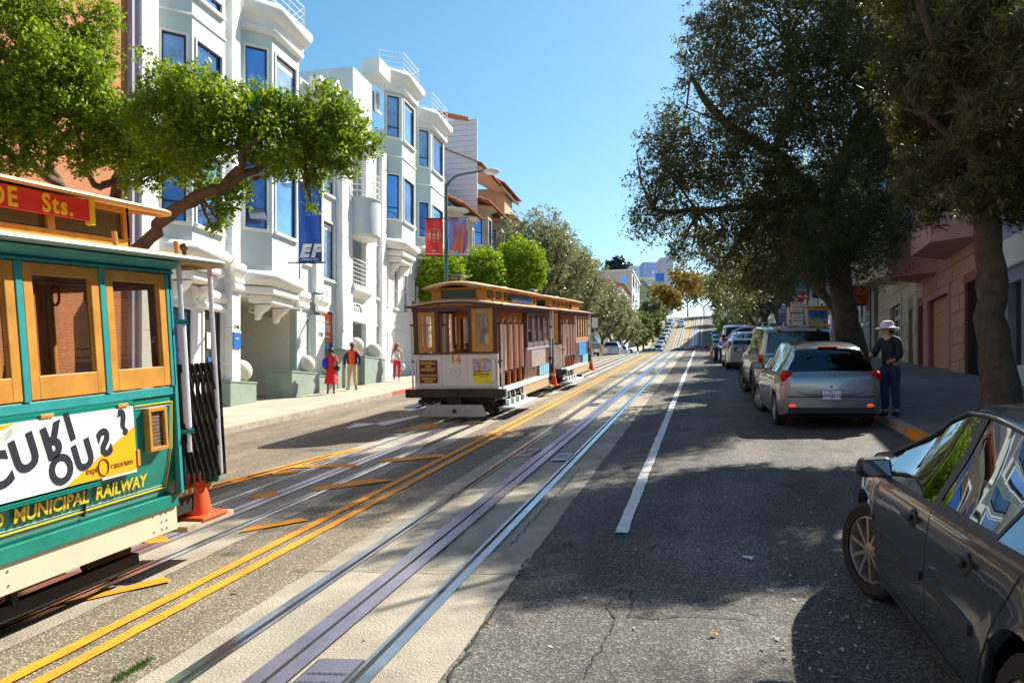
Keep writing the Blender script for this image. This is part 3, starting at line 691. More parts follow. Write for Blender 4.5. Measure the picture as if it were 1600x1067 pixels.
    # cabin bulkhead with arched windows
    for yb, nm in ((YC0, 'bulkhead'), (YC1, 'bulkhead')):
        m = MB(); m.box(-0.86, 0.86, yb, yb + 0.05, 0.62, 1.40); m.box(-0.86, 0.86, yb, yb + .05, 2.30, 2.46)
        for a, b in ((-0.86, -0.80), (-0.28, -0.22), (0.22, 0.28), (0.80, 0.86)): m.box(a, b, yb, yb + .05, 1.40, 2.30)
        bk = m.build(nm, WOODR if not g else INT, t)
        for a, b in ((-0.80, -0.28), (-0.22, 0.22), (0.28, 0.80)): win(a, b, yb + .005, 1.40, 2.30, fw=0.045, depth=0.04, name='bulkhead_window', parent=bk if False else t)
    # cabin sides
    for s in (-1, 1):
        m = MB(); prof = [(0.95, 1.43), (0.948, 1.25), (0.935, 1.0), (0.90, 0.76), (0.87, 0.63), (0.84, 0.63), (0.90, 1.0), (0.915, 1.43)]
        m.prism([(s * a, b) for a, b in prof], YC0 - (0.0 if g else 0.12), YC1, 'y'); m.build('side_panel', body if g else NAVY if False else mat('side_brown', (0.13, 0.05, 0.045), 0.35, var=0.2), t, smooth=True, ang=40)
        a, b = sorted((s * 0.90, s * 0.965)); BOX('window_sill', TEAL if g else mat('sill_lilac', (0.40, 0.36, 0.52), 0.4), a, b, YC0, YC1 + .0, 1.43, 1.495, t, bevel=0.004)
        n = style['nwin']; w = (YC1 - YC0 - 0.06) / n
        for k in range(n):
            y0 = YC0 + 0.03 + k * w
            win(y0 + 0.035, y0 + w - 0.035, s * 0.945 - 0.025, 1.505, 2.365, fw=0.055 if not g else 0.075, depth=0.05, axis='y', fm=WOODY if (g or style.get('third')) else mat('grey_brown_frame', (0.20, 0.15, 0.13), 0.4))
        for k in range(n + 1):
            y = YC0 + 0.03 + k * w; a, b = sorted((s * 0.91, s * 0.975)); BOX('window_post', TEAL if g else (POLE if style.get('third') else MAROON), a, b, y - 0.028, y + 0.028, 1.497, 2.372, t, bevel=0.004)
        if g:
            a, b = sorted((s * 0.885, s * 0.93)); BOX('sill_band', GREEN, a, b, YC0 - 2.9, YC1, 0.53, 0.632, t, bevel=0.006)
            a, b = sorted((s * 0.87, s * 0.905)); BOX('skirt', SKIRT, a, b, YC0 - 2.9, YC1, 0.335, 0.528, t, bevel=0.004)
        else:
            a, b = sorted((s * 0.875, s * 0.935)); BOX('side_sill', mat('pale_sill', (0.55, 0.62, 0.66), 0.5, var=0.1), a, b, 0.08, YC1, 0.575, 0.70, t, bevel=0.004)
            a, b = sorted((s * 0.87, s * 0.92)); BOX('skirt', mat('tan_skirt', (0.46, 0.33, 0.20), 0.6, var=0.15), a, b, YC0 - 0.35, YC1, 0.34, 0.57, t)
            for y in np.linspace(4.6, 5.7, 5):
                a, b = sorted((s * 0.93, s * 0.955)); BOX('blue_sign', BLUEL, a, b, y, y + 0.2, 0.72, 0.98, t)
            a, b = sorted((s * 0.925, s * 0.965)); BOX('side_poster', mat('poster_grey', (0.40, 0.36, 0.32), 0.35, var=0.3, vscale=3) if not style.get('third') else mat('poster_blue', (0.03, 0.30, 0.72), 0.4, var=0.3), a, b, 3.5 if not style.get('third') else 3.6, 5.4, 0.98, 1.40, t, bevel=0.01)
            for y in (3.15, 3.45, 3.95, 4.5):
                a, b = sorted((s * 0.94, s * 0.952)); BOX('panel_batten', mat('batten_tan', (0.36, 0.26, 0.20), 0.5), a, b, y, y + 0.03, 0.72, 1.40, t)
            rb = BOX('running_board', mat('step_blue_white', (0.45, 0.55, 0.75), 0.5, var=0.1), *sorted((s * 0.97, s * 1.27)), 0.15, 2.65, 0.25, 0.29, t, bevel=0.006)
            for y in (0.5, 1.0, 1.5, 2.1): k = MB(); k.box(*sorted((s * 0.98, s * 1.06)), y, y + 0.16, 0.292, 0.42); k.bar((s * 0.95, y, 0.55), (s * 1.0, y, 0.30), 0.025); k.build('step_bracket', CREAMW, rb, bevel=0.004)
            BOX('step_plate', BLUEL, *sorted((s * 0.94, s * 0.96)), 0.35, 0.75, 0.45, 0.60, t)
    # cabin seats visible through the panes
    for s in (-1, 1):
        a, b = sorted((s * 0.45, s * 0.88)); BOX('cabin_seat', WOODR, a, b, YC0 + .1, YC1 - .05, 0.95, 1.02, t)
    m = MB()
    for z in (1.62, 1.70, 1.78): m.tube([(-0.88, YC0 + .08, z), (-0.88, YC1 - .05, z)], 0.010, 6)
    m.tube([(-0.4, YC0 + .1, 2.30), (-0.4, YC1 - .1, 2.30)], 0.014, 6); m.tube([(0.4, YC0 + .1, 2.30), (0.4, YC1 - .1, 2.30)], 0.014, 6)
    for y in np.arange(YC0 + .3, YC1 - .2, 0.36):
        for k in range(12):
            a0, a1 = 2 * math.pi * k / 12, 2 * math.pi * (k + 1) / 12
            m.bar((0.4, y + 0.045 * math.cos(a0), 2.20 + 0.07 * math.sin(a0)), (0.4, y + 0.045 * math.cos(a1), 2.20 + 0.07 * math.sin(a1)), 0.014)
    m.build('cabin_rails', mat('rail_tan', (0.35, 0.25, 0.12), 0.4), t)
    # rear platform
    for x, y in ((0.98, L - 0.05), (-0.98, L - 0.05), (0.99, YC1 + 0.10)):
        k = MB(); k.tube([(x, y, 0.7 if y > 6.3 else 0.95), (x, y, 2.46)], 0.02, 8); k.build('platform_pole', POLE, t, smooth=True)
    k = MB(); k.tube([(0.985, YC1 + 0.10, 1.15), (0.985, YC1 + 0.10, 1.98)], 0.034, 10); k.build('grab_sleeve', POLE, t, smooth=True)
    k = MB(); k.bar((0.93, YC1 + .02, 2.0), (1.03, YC1 + .12, 2.0), 0.035); k.bar((0.93, YC1 + .02, 1.12), (1.03, YC1 + .12, 1.12), 0.035); k.build('pole_bracket', TEAL if g else BLACK, t)
    BOX('platform_step', mat('step_wood_pale', (0.42, 0.35, 0.25), 0.8, var=0.3), 0.55, 0.98, YC1 + .02, L + (0.12 if g else 0), 0.30, 0.345, t)
    BOX('platform_end', body if g else DASHW, -0.93, 0.93, L - 0.04, L, 0.62, 1.35, t)
    # scissor gate
    gate = empty('scissor_gate'); gate.parent = t
    gx = 0.96; y0, y1, z0, z1 = YC1 + 0.06, L + 0.02, 0.66, 1.66
    n = 7; dy = (y1 - y0) / n
    for s in (1, -1):
        m = MB()
        for k in range(-1, n + 1):
            ya, yb = y0 + k * dy, y0 + (k + 2) * dy
            for (p, q, o_) in ((ya, yb, 0), (yb, ya, 0.016)):
                m.bar((s * (gx + o_), min(max(p, y0), y1), z0 + 0.02 + 0.35 * (0 if o_ else 0)), (s * (gx + o_), min(max(q, y0), y1), z0 + 0.52), 0.026, 0.006)
                m.bar((s * (gx + o_), min(max(p, y0), y1), z0 + 0.5), (s * (gx + o_), min(max(q, y0), y1), z1), 0.026, 0.006)
        m.build('gate_lattice', BLACK if g else mat('gate_dark', (0.04, 0.02, 0.02), 0.5), gate)
        for k in range(n + 1):
            q = MB(); q.bar((s * gx, y0 + k * dy, z0 + (0.02 if k in (0, n) else 0.1)), (s * gx, y0 + k * dy, z1), 0.02, 0.02); q.build('gate_bar', BLACK, gate)
    if g:
        # raised advertisement, lettering, notice frame, pin stripes on the right side
        ad = BOX('advertisement', mat('ad_white', (0.86, 0.86, 0.88), 0.35), 0.972, 0.982, YC0 - 0.3, YC1 - 0.55, 0.915, 1.385, t)
        om = mat('ad_orange', (0.90, 0.42, 0.01), 0.4)
        m = MB(); ye = YC1 - 0.55; m.add([(0.984, 4.72, 0.918), (0.984, ye - .003, 0.918), (0.984, ye - .003, 1.24)], [(0, 1, 2)]); m.build('ad_triangle', om, ad, fix=False)
        m = MB(); m.add([(0.984, 2.7, 1.382), (0.984, 4.36, 1.382), (0.984, 2.7, 0.98)], [(0, 1, 2)]); m.build('ad_triangle', om, ad, fix=False)
        m = MB(); m.add([(0.984, 4.37, 1.382), (0.984, 4.46, 1.382), (0.984, 4.02, 1.16), (0.984, 3.9, 1.16)], [(0, 1, 2, 3)]); m.build('ad_smoke', mat('ad_smoke_grey', (0.5, 0.53, 0.5), 0.5, var=0.3, vscale=12), ad, fix=False)
        BOX('ad_label', DASHW, 0.9845, 0.986, ye - 0.38, ye - 0.01, 0.90, 0.915, ad)
        am = mat('ad_ink', (0.022, 0.028, 0.04), 0.4)
        tilt = R(16)
        def glyph(ch, y, z, size, fy=1, fx=1, rot=0.0):
            M = frameM((0.9845, y, z), (0, 1, 0), (0, 0, 1)) @ Matrix.Rotation(tilt + rot, 4, 'Z') @ Matrix.Diagonal((fx, fy, 1, 1))
            text_mesh(ch, size, am, 'letter', ad, M, bold=0.012, extrude=0.001)
        glyph('C', 4.19, 1.10, 0.30, 1); glyph('U', 4.41, 1.175, 0.30); glyph('R', 4.64, 1.245, 0.29, -1); glyph('I', 4.80, 1.30, 0.25)
        glyph('O', 4.70, 1.03, 0.26); glyph('U', 4.91, 1.09, 0.26); glyph('S', 5.12, 1.17, 0.26, -1); glyph('?', 5.33, 1.27, 0.25, 1, 1)
        text_mesh('expl', 0.066, mat('brown_ink', (0.12, 0.03, 0.01), 0.5), 'lettering', ad, frameM((0.986, ye - 0.48, 0.985), (0, 1, 0), (0, 0, 1)), extrude=0.0006)
        text_mesh('ratorium', 0.066, MATS['brown_ink'], 'lettering', ad, frameM((0.986, ye - 0.165, 0.985), (0, 1, 0), (0, 0, 1)), extrude=0.0006)
        m = MB()
        for k in range(28):
            a0, a1 = 2 * math.pi * k / 28, 2 * math.pi * (k + 1) / 28
            m.bar((0.988, ye - .36 + .052 * math.cos(a0), 0.99 + .058 * math.sin(a0)), (0.988, ye - .36 + .052 * math.cos(a1), 0.99 + .058 * math.sin(a1)), 0.005)
        m.build('ring', MATS['brown_ink'], ad)
        m = MB()
        for z in (1.387, 1.402, 1.415): m.box(0.955, 0.985 - (z - 1.35) * .3, YC0 - .4, YC1 - 0.53, z, z + 0.013)
        for z in (0.888, 0.873): m.box(0.94, 0.985, YC0 - .4, YC1 - 0.95, z, z + 0.010)
        m.box(0.95, 0.984, ye + .001, ye + .018, 0.9, 1.40); m.build('ad_rail', GREEN, t)
        for y in (4.55, 5.28, 3.8): BOX('ad_clip', WOODY, 0.975, 0.992, y, y + 0.11, 1.387, 1.412, t, bevel=0.003)
        BOX('ad_clip', WOODY, 0.975, 0.992, ye + .002, ye + .03, 0.94, 1.06, t)
        nb = empty('notice_board'); nb.parent = t
        m = MB(); a, b, c, d = 5.60, 5.82, 1.02, 1.35
        for q in ((a, a + .03, c, d), (b - .03, b, c, d), (a + .03, b - .03, c, c + .03), (a + .03, b - .03, d - .03, d)): m.box(0.945, 1.0, *q)
        m.build('notice_frame', WOODY, nb, bevel=0.003); pl = BOX('plaque', mat('plaque_bronze', (0.10, 0.055, 0.03), 0.35, var=0.5, vscale=60, bump=1.0, bscale=120), 0.945, 0.975, a + .03, b - .03, c + .03, d - .03, nb)
        for i, wd in enumerate((.10, .13, .12, .13, .08, .12, .13, .10)): BOX('raised_line', mat('plaque_line', (0.28, 0.18, 0.11), 0.4), 0.9752, 0.977, 5.71 - wd / 2, 5.71 + wd / 2, 1.275 - i * 0.027, 1.283 - i * 0.027, nb)
        # lettering follows the side panel: lean matches the panel's lower part
        up = Vector((0.035, 0, 0.24)).normalized()
        text_mesh('SAN FRANCISCO  MUNICIPAL  RAILWAY', 0.128, YEL, 'lettering', t, frameM((0.9245, 5.62, 0.80), (0, 1, 0), up), bold=0.003, align='RIGHT', space=1.0, extrude=0.0015)
        m = MB()
        for off, mt in ((0.0, YEL),):
            pass
        def stripe(pts, w, mt):
            q = MB()
            for p0, p1 in zip(pts[:-1], pts[1:]): q.bar(p0, p1, w, w * 0.6)
            q.build('pinstripe', mt, t)
        for off, mt, w in ((0.0, YEL, 0.012), (0.022, mat('white_line', (0.8, 0.8, 0.75), 0.4), 0.005)):
            stripe([(0.892 + .0, 2.0, 0.70 + off), (0.892, 5.90 - off, 0.70 + off), (0.942, 5.93 - off, 1.0), (0.955, 5.95 - off, 1.375 - off), (0.955, 5.47, 1.375 - off)], w, mt)
        m = MB()
        for y in (4.20, 4.98, 3.4): m.bar((0.925, y, 0.875), (0.885, y, 0.66), 0.012, 0.02)
        m.build('tie_rod', mat('dark_green', (0.01, 0.05, 0.04), 0.5), t)
        m = MB()
        for y, z in ((5.80, .50), (5.86, .50), (5.80, .44), (5.86, .44), (5.80, .38), (5.86, .38), (5.70, .50), (5.70, .38), (4.28, .48), (4.28, .39)): m.ball((0.907, y, z), 0.008, 8)
        m.build('bolt_heads', mat('bolt', (0.4, 0.4, 0.33), 0.5), t)
        BOX('corner_strip', TEAL, 0.93, 0.975, YC1 - .02, YC1 + .015, 0.63, 2.47, t)
    return t
cc1 = cable_car(0.15, -5.16, dict(green=True, nwin=4, board=mat('board_red', (0.60, 0.03, 0.03), 0.4), board_y=(2.95, 5.50), board_text='BEACH & HYDE   Sts.'), 'green and teal cable car with golden window frames close at the left edge')
cc2 = cable_car(17.45, -5.28, dict(green=False, nwin=4, num='14', board=mat('board_blue', (0.04, 0.06, 0.22), 0.35, var=0.3), board_y=(2.6, 5.0)), 'maroon cable car with white front panel numbered 14')
cc3 = cable_car(25.5, -5.28, dict(green=False, nwin=5, board=mat('board_orange', (0.5, 0.17, 0.05), 0.4), board_y=(3.9, 5.7), third=True), 'second maroon cable car following right behind cable car 14')

# ------------------------------------------------------------------ traffic cones
WREF = mat('cone_reflective', (0.75, 0.76, 0.80), 0.4)
def cone(loc, h, label, rx=0.0, bands=True, group=None, bw=0.0):
    t = empty('traffic_cone', loc, rx=rx, label=label, cat='traffic cone', group=group)
    b = h * 0.26 + bw
    MB().box(-b, b, -b, b, 0, 0.035).build('base', ORANGE, t, bevel=0.012)
    MB().lathe([(h * 0.19, 0.03), (h * 0.175, 0.06), (h * 0.04, h * 0.97), (h * 0.03, h), (0.001, h)], n=20).build('cone_body', ORANGE, t, smooth=True)
    if bands:
        rr = lambda z: h * 0.175 + (h * 0.04 - h * 0.175) * (z - 0.06) / (h * 0.97 - 0.06) + 0.003
        for z0, z1 in ((0.52, 0.66), (0.74, 0.82)): MB().lathe([(rr(h * z0), h * z0), (rr(h * z1), h * z1)], n=20).build('band', WREF, t, smooth=True)
    return t
def lp(car, x, y, z):
    M = Matrix.Translation(car.location) @ Matrix.Rotation(SLOPE, 4, 'X'); return tuple(M @ Vector((x, y, z)))
cone(lp(cc1, 0.80, 6.42, 0.345), 0.74, 'orange traffic cone with white bands standing on the rear step of the green cable car', SLOPE, True)
cone(lp(cc2, 0.98, 6.5, 0.30), 0.55, 'orange traffic cone at the rear corner of cable car 14', SLOPE, True)
cone(lp(cc3, 0.98, 6.62, 0.30), 0.55, 'orange traffic cone at the rear corner of the second maroon cable car', SLOPE, True)
# ------------------------------------------------------------------ buildings
def wall_mb(p0, p1, z0, z1, ops=(), th=0.16):
    """outer skin from p0 to p1 (outside on the right-hand side of p0->p1), with openings (s0,s1,za,zb) and their reveals"""
    p0, p1 = Vector((*p0, 0)), Vector((*p1, 0)); L = (p1 - p0).length; d = (p1 - p0) / L; n = Vector((d.y, -d.x, 0))
    ss = sorted({0.0, L, *[min(L, max(0, o[0])) for o in ops], *[min(L, max(0, o[1])) for o in ops]})
    zz = sorted({z0, z1, *[o[2] for o in ops if z0 < o[2] < z1], *[o[3] for o in ops if z0 < o[3] < z1]})
    mb = MB(); P = lambda s, z, off=0.0: tuple(Vector((p0.x + d.x * s + n.x * off, p0.y + d.y * s + n.y * off, z)))
    for a, b in zip(ss[:-1], ss[1:]):
        for c, e in zip(zz[:-1], zz[1:]):
            ms, mz = (a + b) / 2, (c + e) / 2
            if any(o[0] < ms < o[1] and o[2] < mz < o[3] for o in ops): continue
            mb.quad(P(a, c), P(b, c), P(b, e), P(a, e))
    for o in ops:
        a, b, c, e = o[:4]
        mb.quad(P(a, c), P(a, e), P(a, e, -th), P(a, c, -th)); mb.quad(P(b, c), P(b, c, -th), P(b, e, -th), P(b, e))
        mb.quad(P(a, e), P(b, e), P(b, e, -th), P(a, e, -th)); mb.quad(P(a, c), P(a, c, -th), P(b, c, -th), P(b, c))
    return mb, P, n
WIN2 = mat('window_glass_dim', (0.10, 0.20, 0.42), 0.04, metal=0.6, var=0.5, vscale=1.3); WIN3 = mat('window_curtained', (0.34, 0.46, 0.66), 0.07, metal=0.45, var=0.35, vscale=2.5)
def window_at(P, a, b, c, e, parent, depth=0.10, fr=0.05, frame=DARKF, glass=WINB, trim=TRIM, sill=True, bars=(), tw=0.07, blind=None):
    """window unit: trim proud of the wall, dark frame, pane"""
    def slab(s0, s1, z0, z1, o0, o1, mb):
        q = [P(s0, z0, o1), P(s1, z0, o1), P(s1, z1, o1), P(s0, z1, o1), P(s0, z0, o0), P(s1, z0, o0), P(s1, z1, o0), P(s0, z1, o0)]
        mb.add(q, [(0, 1, 2, 3), (7, 6, 5, 4), (0, 4, 5, 1), (1, 5, 6, 2), (2, 6, 7, 3), (3, 7, 4, 0)])
    if glass is WINB: glass = random.choice((WINB, WINB, WIN2, WIN3))
    m = MB(); slab(a, a + fr, c, e, -depth, -depth + .05, m); slab(b - fr, b, c, e, -depth, -depth + .05, m); slab(a + fr, b - fr, c, c + fr, -depth, -depth + .05, m); slab(a + fr, b - fr, e - fr, e, -depth, -depth + .05, m)
    for t in bars:
        z = c + (e - c) * t; slab(a + fr, b - fr, z - fr * .5, z + fr * .5, -depth, -depth + .045, m)
    w = m.build('window', frame, parent, fix=False)
    m = MB(); slab(a + fr * .5, b - fr * .5, c + fr * .5, e - fr * .5, -depth - .004, -depth + .015, m); m.build('pane', glass, w, fix=False)
    if blind:
        z = e - (e - c) * blind; m = MB(); slab(a + fr, b - fr, z, e - fr, -depth + .016, -depth + .022, m); m.build('blind', TRIM, w, fix=False)
    if trim:
        m = MB(); slab(a - tw, a - .001, c, e + tw, 0.002, 0.035, m); slab(b + .001, b + tw, c, e + tw, .002, .035, m); slab(a - .001, b + .001, e, e + tw, .002, .035, m)
        m.build('surround', trim, w, fix=False)
    if sill:
        m = MB(); slab(a - tw - .03, b + tw + .03, c - .09, c - .001, -0.02, 0.10, m); m.build('sill', trim or frame, w, fix=False)
    return w
def moulding(path, prof, m, name, parent, closed=False, smooth=True):
    """sweep profile (out, up) along a 2D path whose outside is on the right"""
    mb = MB(); n = len(path); rings = []
    for i, (x, y, z) in enumerate(path):
        ds = []
        if i > 0: ds.append(Vector((x - path[i - 1][0], y - path[i - 1][1])).normalized())
        if i < n - 1: ds.append(Vector((path[i + 1][0] - x, path[i + 1][1] - y)).normalized())
        nn = [Vector((d.y, -d.x)) for d in ds]; q = sum(nn, Vector((0, 0))).normalized(); k = 1 / max(0.4, q.dot(nn[0]))
        rings.append([(x + q.x * o * k, y + q.y * o * k, z + h) for o, h in prof])
    N = len(prof)
    vs = [p for r in rings for p in r]; fs = []
    for i in range(n - 1):
        for k in range(N - 1): fs.append((i * N + k, (i + 1) * N + k, (i + 1) * N + k + 1, i * N + k + 1))
    fs.append(tuple(range(N))); fs.append(tuple((n - 1) * N + k for k in range(N - 1, -1, -1)))
    return mb.add(vs, fs).build(name, m, parent, smooth=smooth, ang=50)
ROUND = [(0.0, -0.12), (0.06, -0.12), (0.10, -0.05), (0.20, 0.02), (0.27, 0.10), (0.30, 0.20), (0.28, 0.30), (0.22, 0.38), (0.12, 0.42), (0.0, 0.42)]
ROUNDS = [(a * .6, h * .75) for a, h in ROUND]
CORN = [(0.0, -0.5), (0.05, -0.5), (0.10, -0.35), (0.14, -0.32), (0.18, -0.12), (0.32, -0.05), (0.42, 0.05), (0.46, 0.18), (0.44, 0.30), (0.38, 0.38), (0.0, 0.38)]
BAND = [(0.0, 0), (0.09, 0.0), (0.13, 0.06), (0.14, 0.12), (0.10, 0.2), (0.0, 0.22)]
def railing(path, h, parent, name='railing', m=TRIM, n=3, posts=0.9, r=0.02):
    rl = empty(name); rl.parent = parent
    P = [Vector(p) for p in path]
    for k in range(n):
        z = h * (k + 1) / n; MB().tube([p + Vector((0, 0, z)) for p in P], r if k == n - 1 else r * .6, 6).build('rail_bar', m, rl, smooth=True)
    for p in P: MB().tube([p, p + Vector((0, 0, h))], r * .9, 6).build('rail_post', m, rl, smooth=True)
    for a, b in zip(P[:-1], P[1:]):
        c = int((b - a).length / posts)
        for i in range(1, c + 1):
            if i < c or (b - a).length > posts: q = a.lerp(b, i / (c + 1)); MB().tube([q, q + Vector((0, 0, h))], r * .7, 6).build('rail_post', m, rl, smooth=True)
    return rl
def uY(u, X=FL):   # where the picture column u meets the plane x = X
    d = -F * X / (CA * (1102 - u)) if X < 0 else F * X / (CA * (u - 1102)); return (d + X * SA) / CA
def vZ(u, v, X=FL):
    d = -F * X / (CA * (1102 - u)) if X < 0 else F * X / (CA * (u - 1102)); return CH + (640 - v) * d / F

# ---- white bay-windowed building
wb = empty('bay_window_building', (FL, 29, G(FL, 29)), label='long white and pale green stucco building with angular bay windows and rounded cornices', cat='building')
wb.location = (0, 0, 0)
XF = FL
def wpart(mb, name, m, **kw): return mb.build(name, m, wb, **kw)
def wallseg(ya, yb, z0, z1, ops=(), m=WHITE, x=XF, th=0.18, name='wall'):
    mb, P, n = wall_mb((x, ya), (x, yb), z0, z1, ops, th)   # outside +x: right-hand of +y direction
    wpart(mb, name, m, fix=False); return P
def pilaster(ya, yb, z0, z1, m=WHITE, out=0.22, courses=None, x=XF, step=1.25):
    """stack of plain blocks with open joints"""
    z = z0; k = 0
    while z < z1 - 0.01:
        e = min(z1, z + step)
        wpart(MB().box(x - 0.1, x + out, ya, yb, z, e - 0.018), 'pilaster_block', m, fix=False)
        z = e
    wpart(MB().box(x - 0.1, x + out - 0.02, ya + 0.02, yb - .02, z0, z1 - .03), 'pilaster_core', m, fix=False)
def bay(ya, yb, z0, z1, out, floors, wa=0.62, base=True, top=True, rail=True, blinds=(), a_len=0.6, brackets=True, name='bay', sashes=()):
    """angled bay: face a looks down the street, face b across it"""
    b = empty(name); b.parent = wb
    if isinstance(ya, tuple):
        u0, u1, u2 = ya; k = F / CA; d0 = -k * XF / (1102 - u0); o = (-k * XF / (1102 - u1) - d0) / (SA * -1 + CA + k / (1102 - u1)); out = a_len = max(.35, o)
        ya = uY(u0); yb = uY(u2, XF + out) + a_len
    P0, P1, P2, P3 = (XF, ya), (XF + out, ya + a_len), (XF + out, yb - a_len), (XF, yb)
    fl = []
    for i, (pa, pb, kind) in enumerate(((P0, P1, 'a'), (P1, P2, 'b'), (P2, P3, 'c'))):
        L = math.hypot(pb[0] - pa[0], pb[1] - pa[1]); mg = L * (0.16 if kind != 'b' else 0.12)
        ops = [(mg, L - mg, c, e) for c, e in floors]
        mb, P, n = wall_mb(pa, pb, z0, z1, ops, 0.12); mb.build('bay_wall', PALE, b, fix=False)
        for j, o in enumerate(ops):
            w = window_at(P, *o, b, depth=0.09, bars=(0.26,) if kind != 'b' else (), fr=0.045, tw=0.05, blind=0.10 if (kind == 'b' and j == len(ops) - 1) else None)
            if (j in sashes) and kind == 'a':
                a, bb, c, e = o; q = MB(); q.add([P(a + .08, c + (e - c) * .26, -.05), P(bb - .08, c + (e - c) * .26, -.05), P(bb - .08, c + .22, 0.28), P(a + .08, c + .22, .28), P(a + .08, c + (e - c) * .26, -.02), P(bb - .08, c + (e - c) * .26, -.02), P(bb - .08, c + .25, 0.29), P(a + .08, c + .25, .29)], [(0, 1, 2, 3), (4, 5, 6, 7), (0, 1, 5, 4), (1, 2, 6, 5), (2, 3, 7, 6), (3, 0, 4, 7)])
                q.build('open_sash', STEEL, w)
        fl.append(ops)
    zf = [(floors[i][1] + floors[i + 1][0]) / 2 for i in range(len(floors) - 1)]
    path = lambda z: [(*P0, z), (*P1, z), (*P2, z), (*P3, z)]
    for z in zf: moulding(path(z - .04), [(0, 0), (0.035, 0.0), (0.04, 0.03), (0.035, 0.06), (0, 0.06)], TRIM, 'string_course', b)
    MB().prism([P0, P1, P2, P3], z0 - 0.02, z0 + 0.05, 'z').build('bay_floor', TRIM, b)
    MB().prism([P0, P1, P2, P3], z1 - 0.02, z1 + 0.05, 'z').build('bay_roof', TRIM, b)
    if base:
        moulding(path(z0 - 0.26), [(a * .75, h * .85) for a, h in ROUND], TRIM, 'base_moulding', b)
        sc = [(0.15, 0.82), (0.05, 0.62)]
        for i, (k, f) in enumerate(sc):
            q = [(XF, ya + .15 + i * .3), (XF + out * f + .15, ya + a_len + .05 + i * .15), (XF + out * f + .15, yb - a_len - .05 - i * .15), (XF, yb - .15 - i * .3)]
            MB().prism(q, z0 - 0.62 - i * 0.27, z0 - 0.36 - i * 0.265, 'z').build('corbel_step', TRIM, b, bevel=0.05)
        if brackets:
            for y in (ya + (yb - ya) * 0.3, ya + (yb - ya) * 0.66):
                MB().prism([(XF, z0 - 1.42), (XF + .10, z0 - 1.38), (XF + .18, z0 - 1.22), (XF + out * .55, z0 - 1.08), (XF + out * .75, z0 - .93), (XF, z0 - .93)], y - 0.13, y + 0.13, 'y').build('bracket', TRIM, b, bevel=0.02)
    if top:
        moulding(path(z1 - 0.0), [(0, -0.25), (0.10, -0.25), (0.16, -0.18), (0.16, -.08), (0.05, 0.0), (0, 0)], TRIM, 'frieze', b)
        moulding(path(z1 + 0.30), [(a * .95, h) for a, h in CORN], TRIM, 'cornice', b)
        q = [(XF - 1, ya - .3), (XF + out + .35, ya + a_len - .2), (XF + out + .35, yb - a_len + .2), (XF - 1, yb + .3)]
        MB().prism(q, z1 + 0.6, z1 + 0.64, 'z').build('bay_deck', TRIM, b)
        if rail:
            o = 0.12; railing([(XF - .2, ya - .1, z1 + .64), (XF + out + o, ya + a_len - .15, z1 + .64), (XF + out + o, yb - a_len + .15, z1 + .64), (XF - .2, yb + .1, z1 + .64)], 0.95, b, n=4, posts=1.2)
    return b
# pilasters and piers
GY = lambda u: uY(u)
Y0, YA, YB0, YB1, YE = GY(205), GY(232), GY(375), GY(474), GY(697)
TOP = 13.9
BASEZ = lambda y: G(FL, y, 0.12)
# body behind, keeps light out
wpart(MB().box(XF - 9, XF - 0.20, Y0, YE, 1.0, TOP - 0.4), 'building_core', WHITE, fix=False)
# ground-floor piece left of the garage
pilaster(Y0 + .02, GY(232), BASEZ(Y0) - 0.1, TOP + 0.6, out=0.3)
ya = GY(232)
P = wallseg(ya, GY(349), BASEZ(ya) - .2, TOP + .4, [(GY(318) - ya, GY(346) - ya, BASEZ(GY(330)) + .1, vZ(332, 486)), (GY(262) - ya, GY(300) - ya, BASEZ(GY(280)) + .9, vZ(280, 480))])
window_at(P, GY(318) - ya, GY(346) - ya, BASEZ(GY(330)) + .1, vZ(332, 486), wb, fr=0.09, glass=mat('door_glass', (0.10, 0.13, 0.14), 0.1, metal=0.3), sill=False)
window_at(P, GY(262) - ya, GY(300) - ya, BASEZ(GY(280)) + .9, vZ(280, 480), wb, fr=0.08)
BOX('door_notice', mat('blue_notice', (0.02, 0.18, 0.60), 0.4), XF - 0.065, XF - 0.055, GY(328), GY(342), vZ(333, 565), vZ(333, 558), wb)
BOX('door_notice', TRIM, XF - 0.065, XF - 0.055, GY(326), GY(332), vZ(333, 545), vZ(333, 520), wb)
moulding([(XF, GY(300), vZ(330, 470)), (XF, GY(352), vZ(330, 470))], ROUNDS, TRIM, 'door_moulding', wb)
moulding([(XF, GY(304), vZ(330, 480) - .1), (XF, GY(350), vZ(330, 480) - .1)], BAND, TRIM, 'door_moulding', wb)
bay((243, 300, 352), 0, vZ(300, 395), vZ(300, 2) + 1.2, 1.0, [(vZ(330, 372), vZ(330, 262)), (vZ(330, 215), vZ(330, 105)), (vZ(330, 100) + 1.1, vZ(330, 25))], a_len=0.85, top=True, rail=False)
pilaster(GY(349), GY(362), BASEZ(GY(360)) - .1, vZ(365, 10) + .4, out=0.3)
for z in (vZ(365, 448), vZ(365, 458)): moulding([(XF + .3, GY(348), z), (XF + .3, GY(363), z)], BAND, TRIM, 'pier_band', wb)
moulding([(XF + .3, GY(346), vZ(365, 430)), (XF + .3, GY(364), vZ(365, 430))], ROUNDS, TRIM, 'pier_moulding', wb)
MB().box(XF, XF + .45, GY(347), GY(364), vZ(365, 10) + .4, vZ(365, 10) + .8).build('pier_cap', TRIM, wb, bevel=0.1)
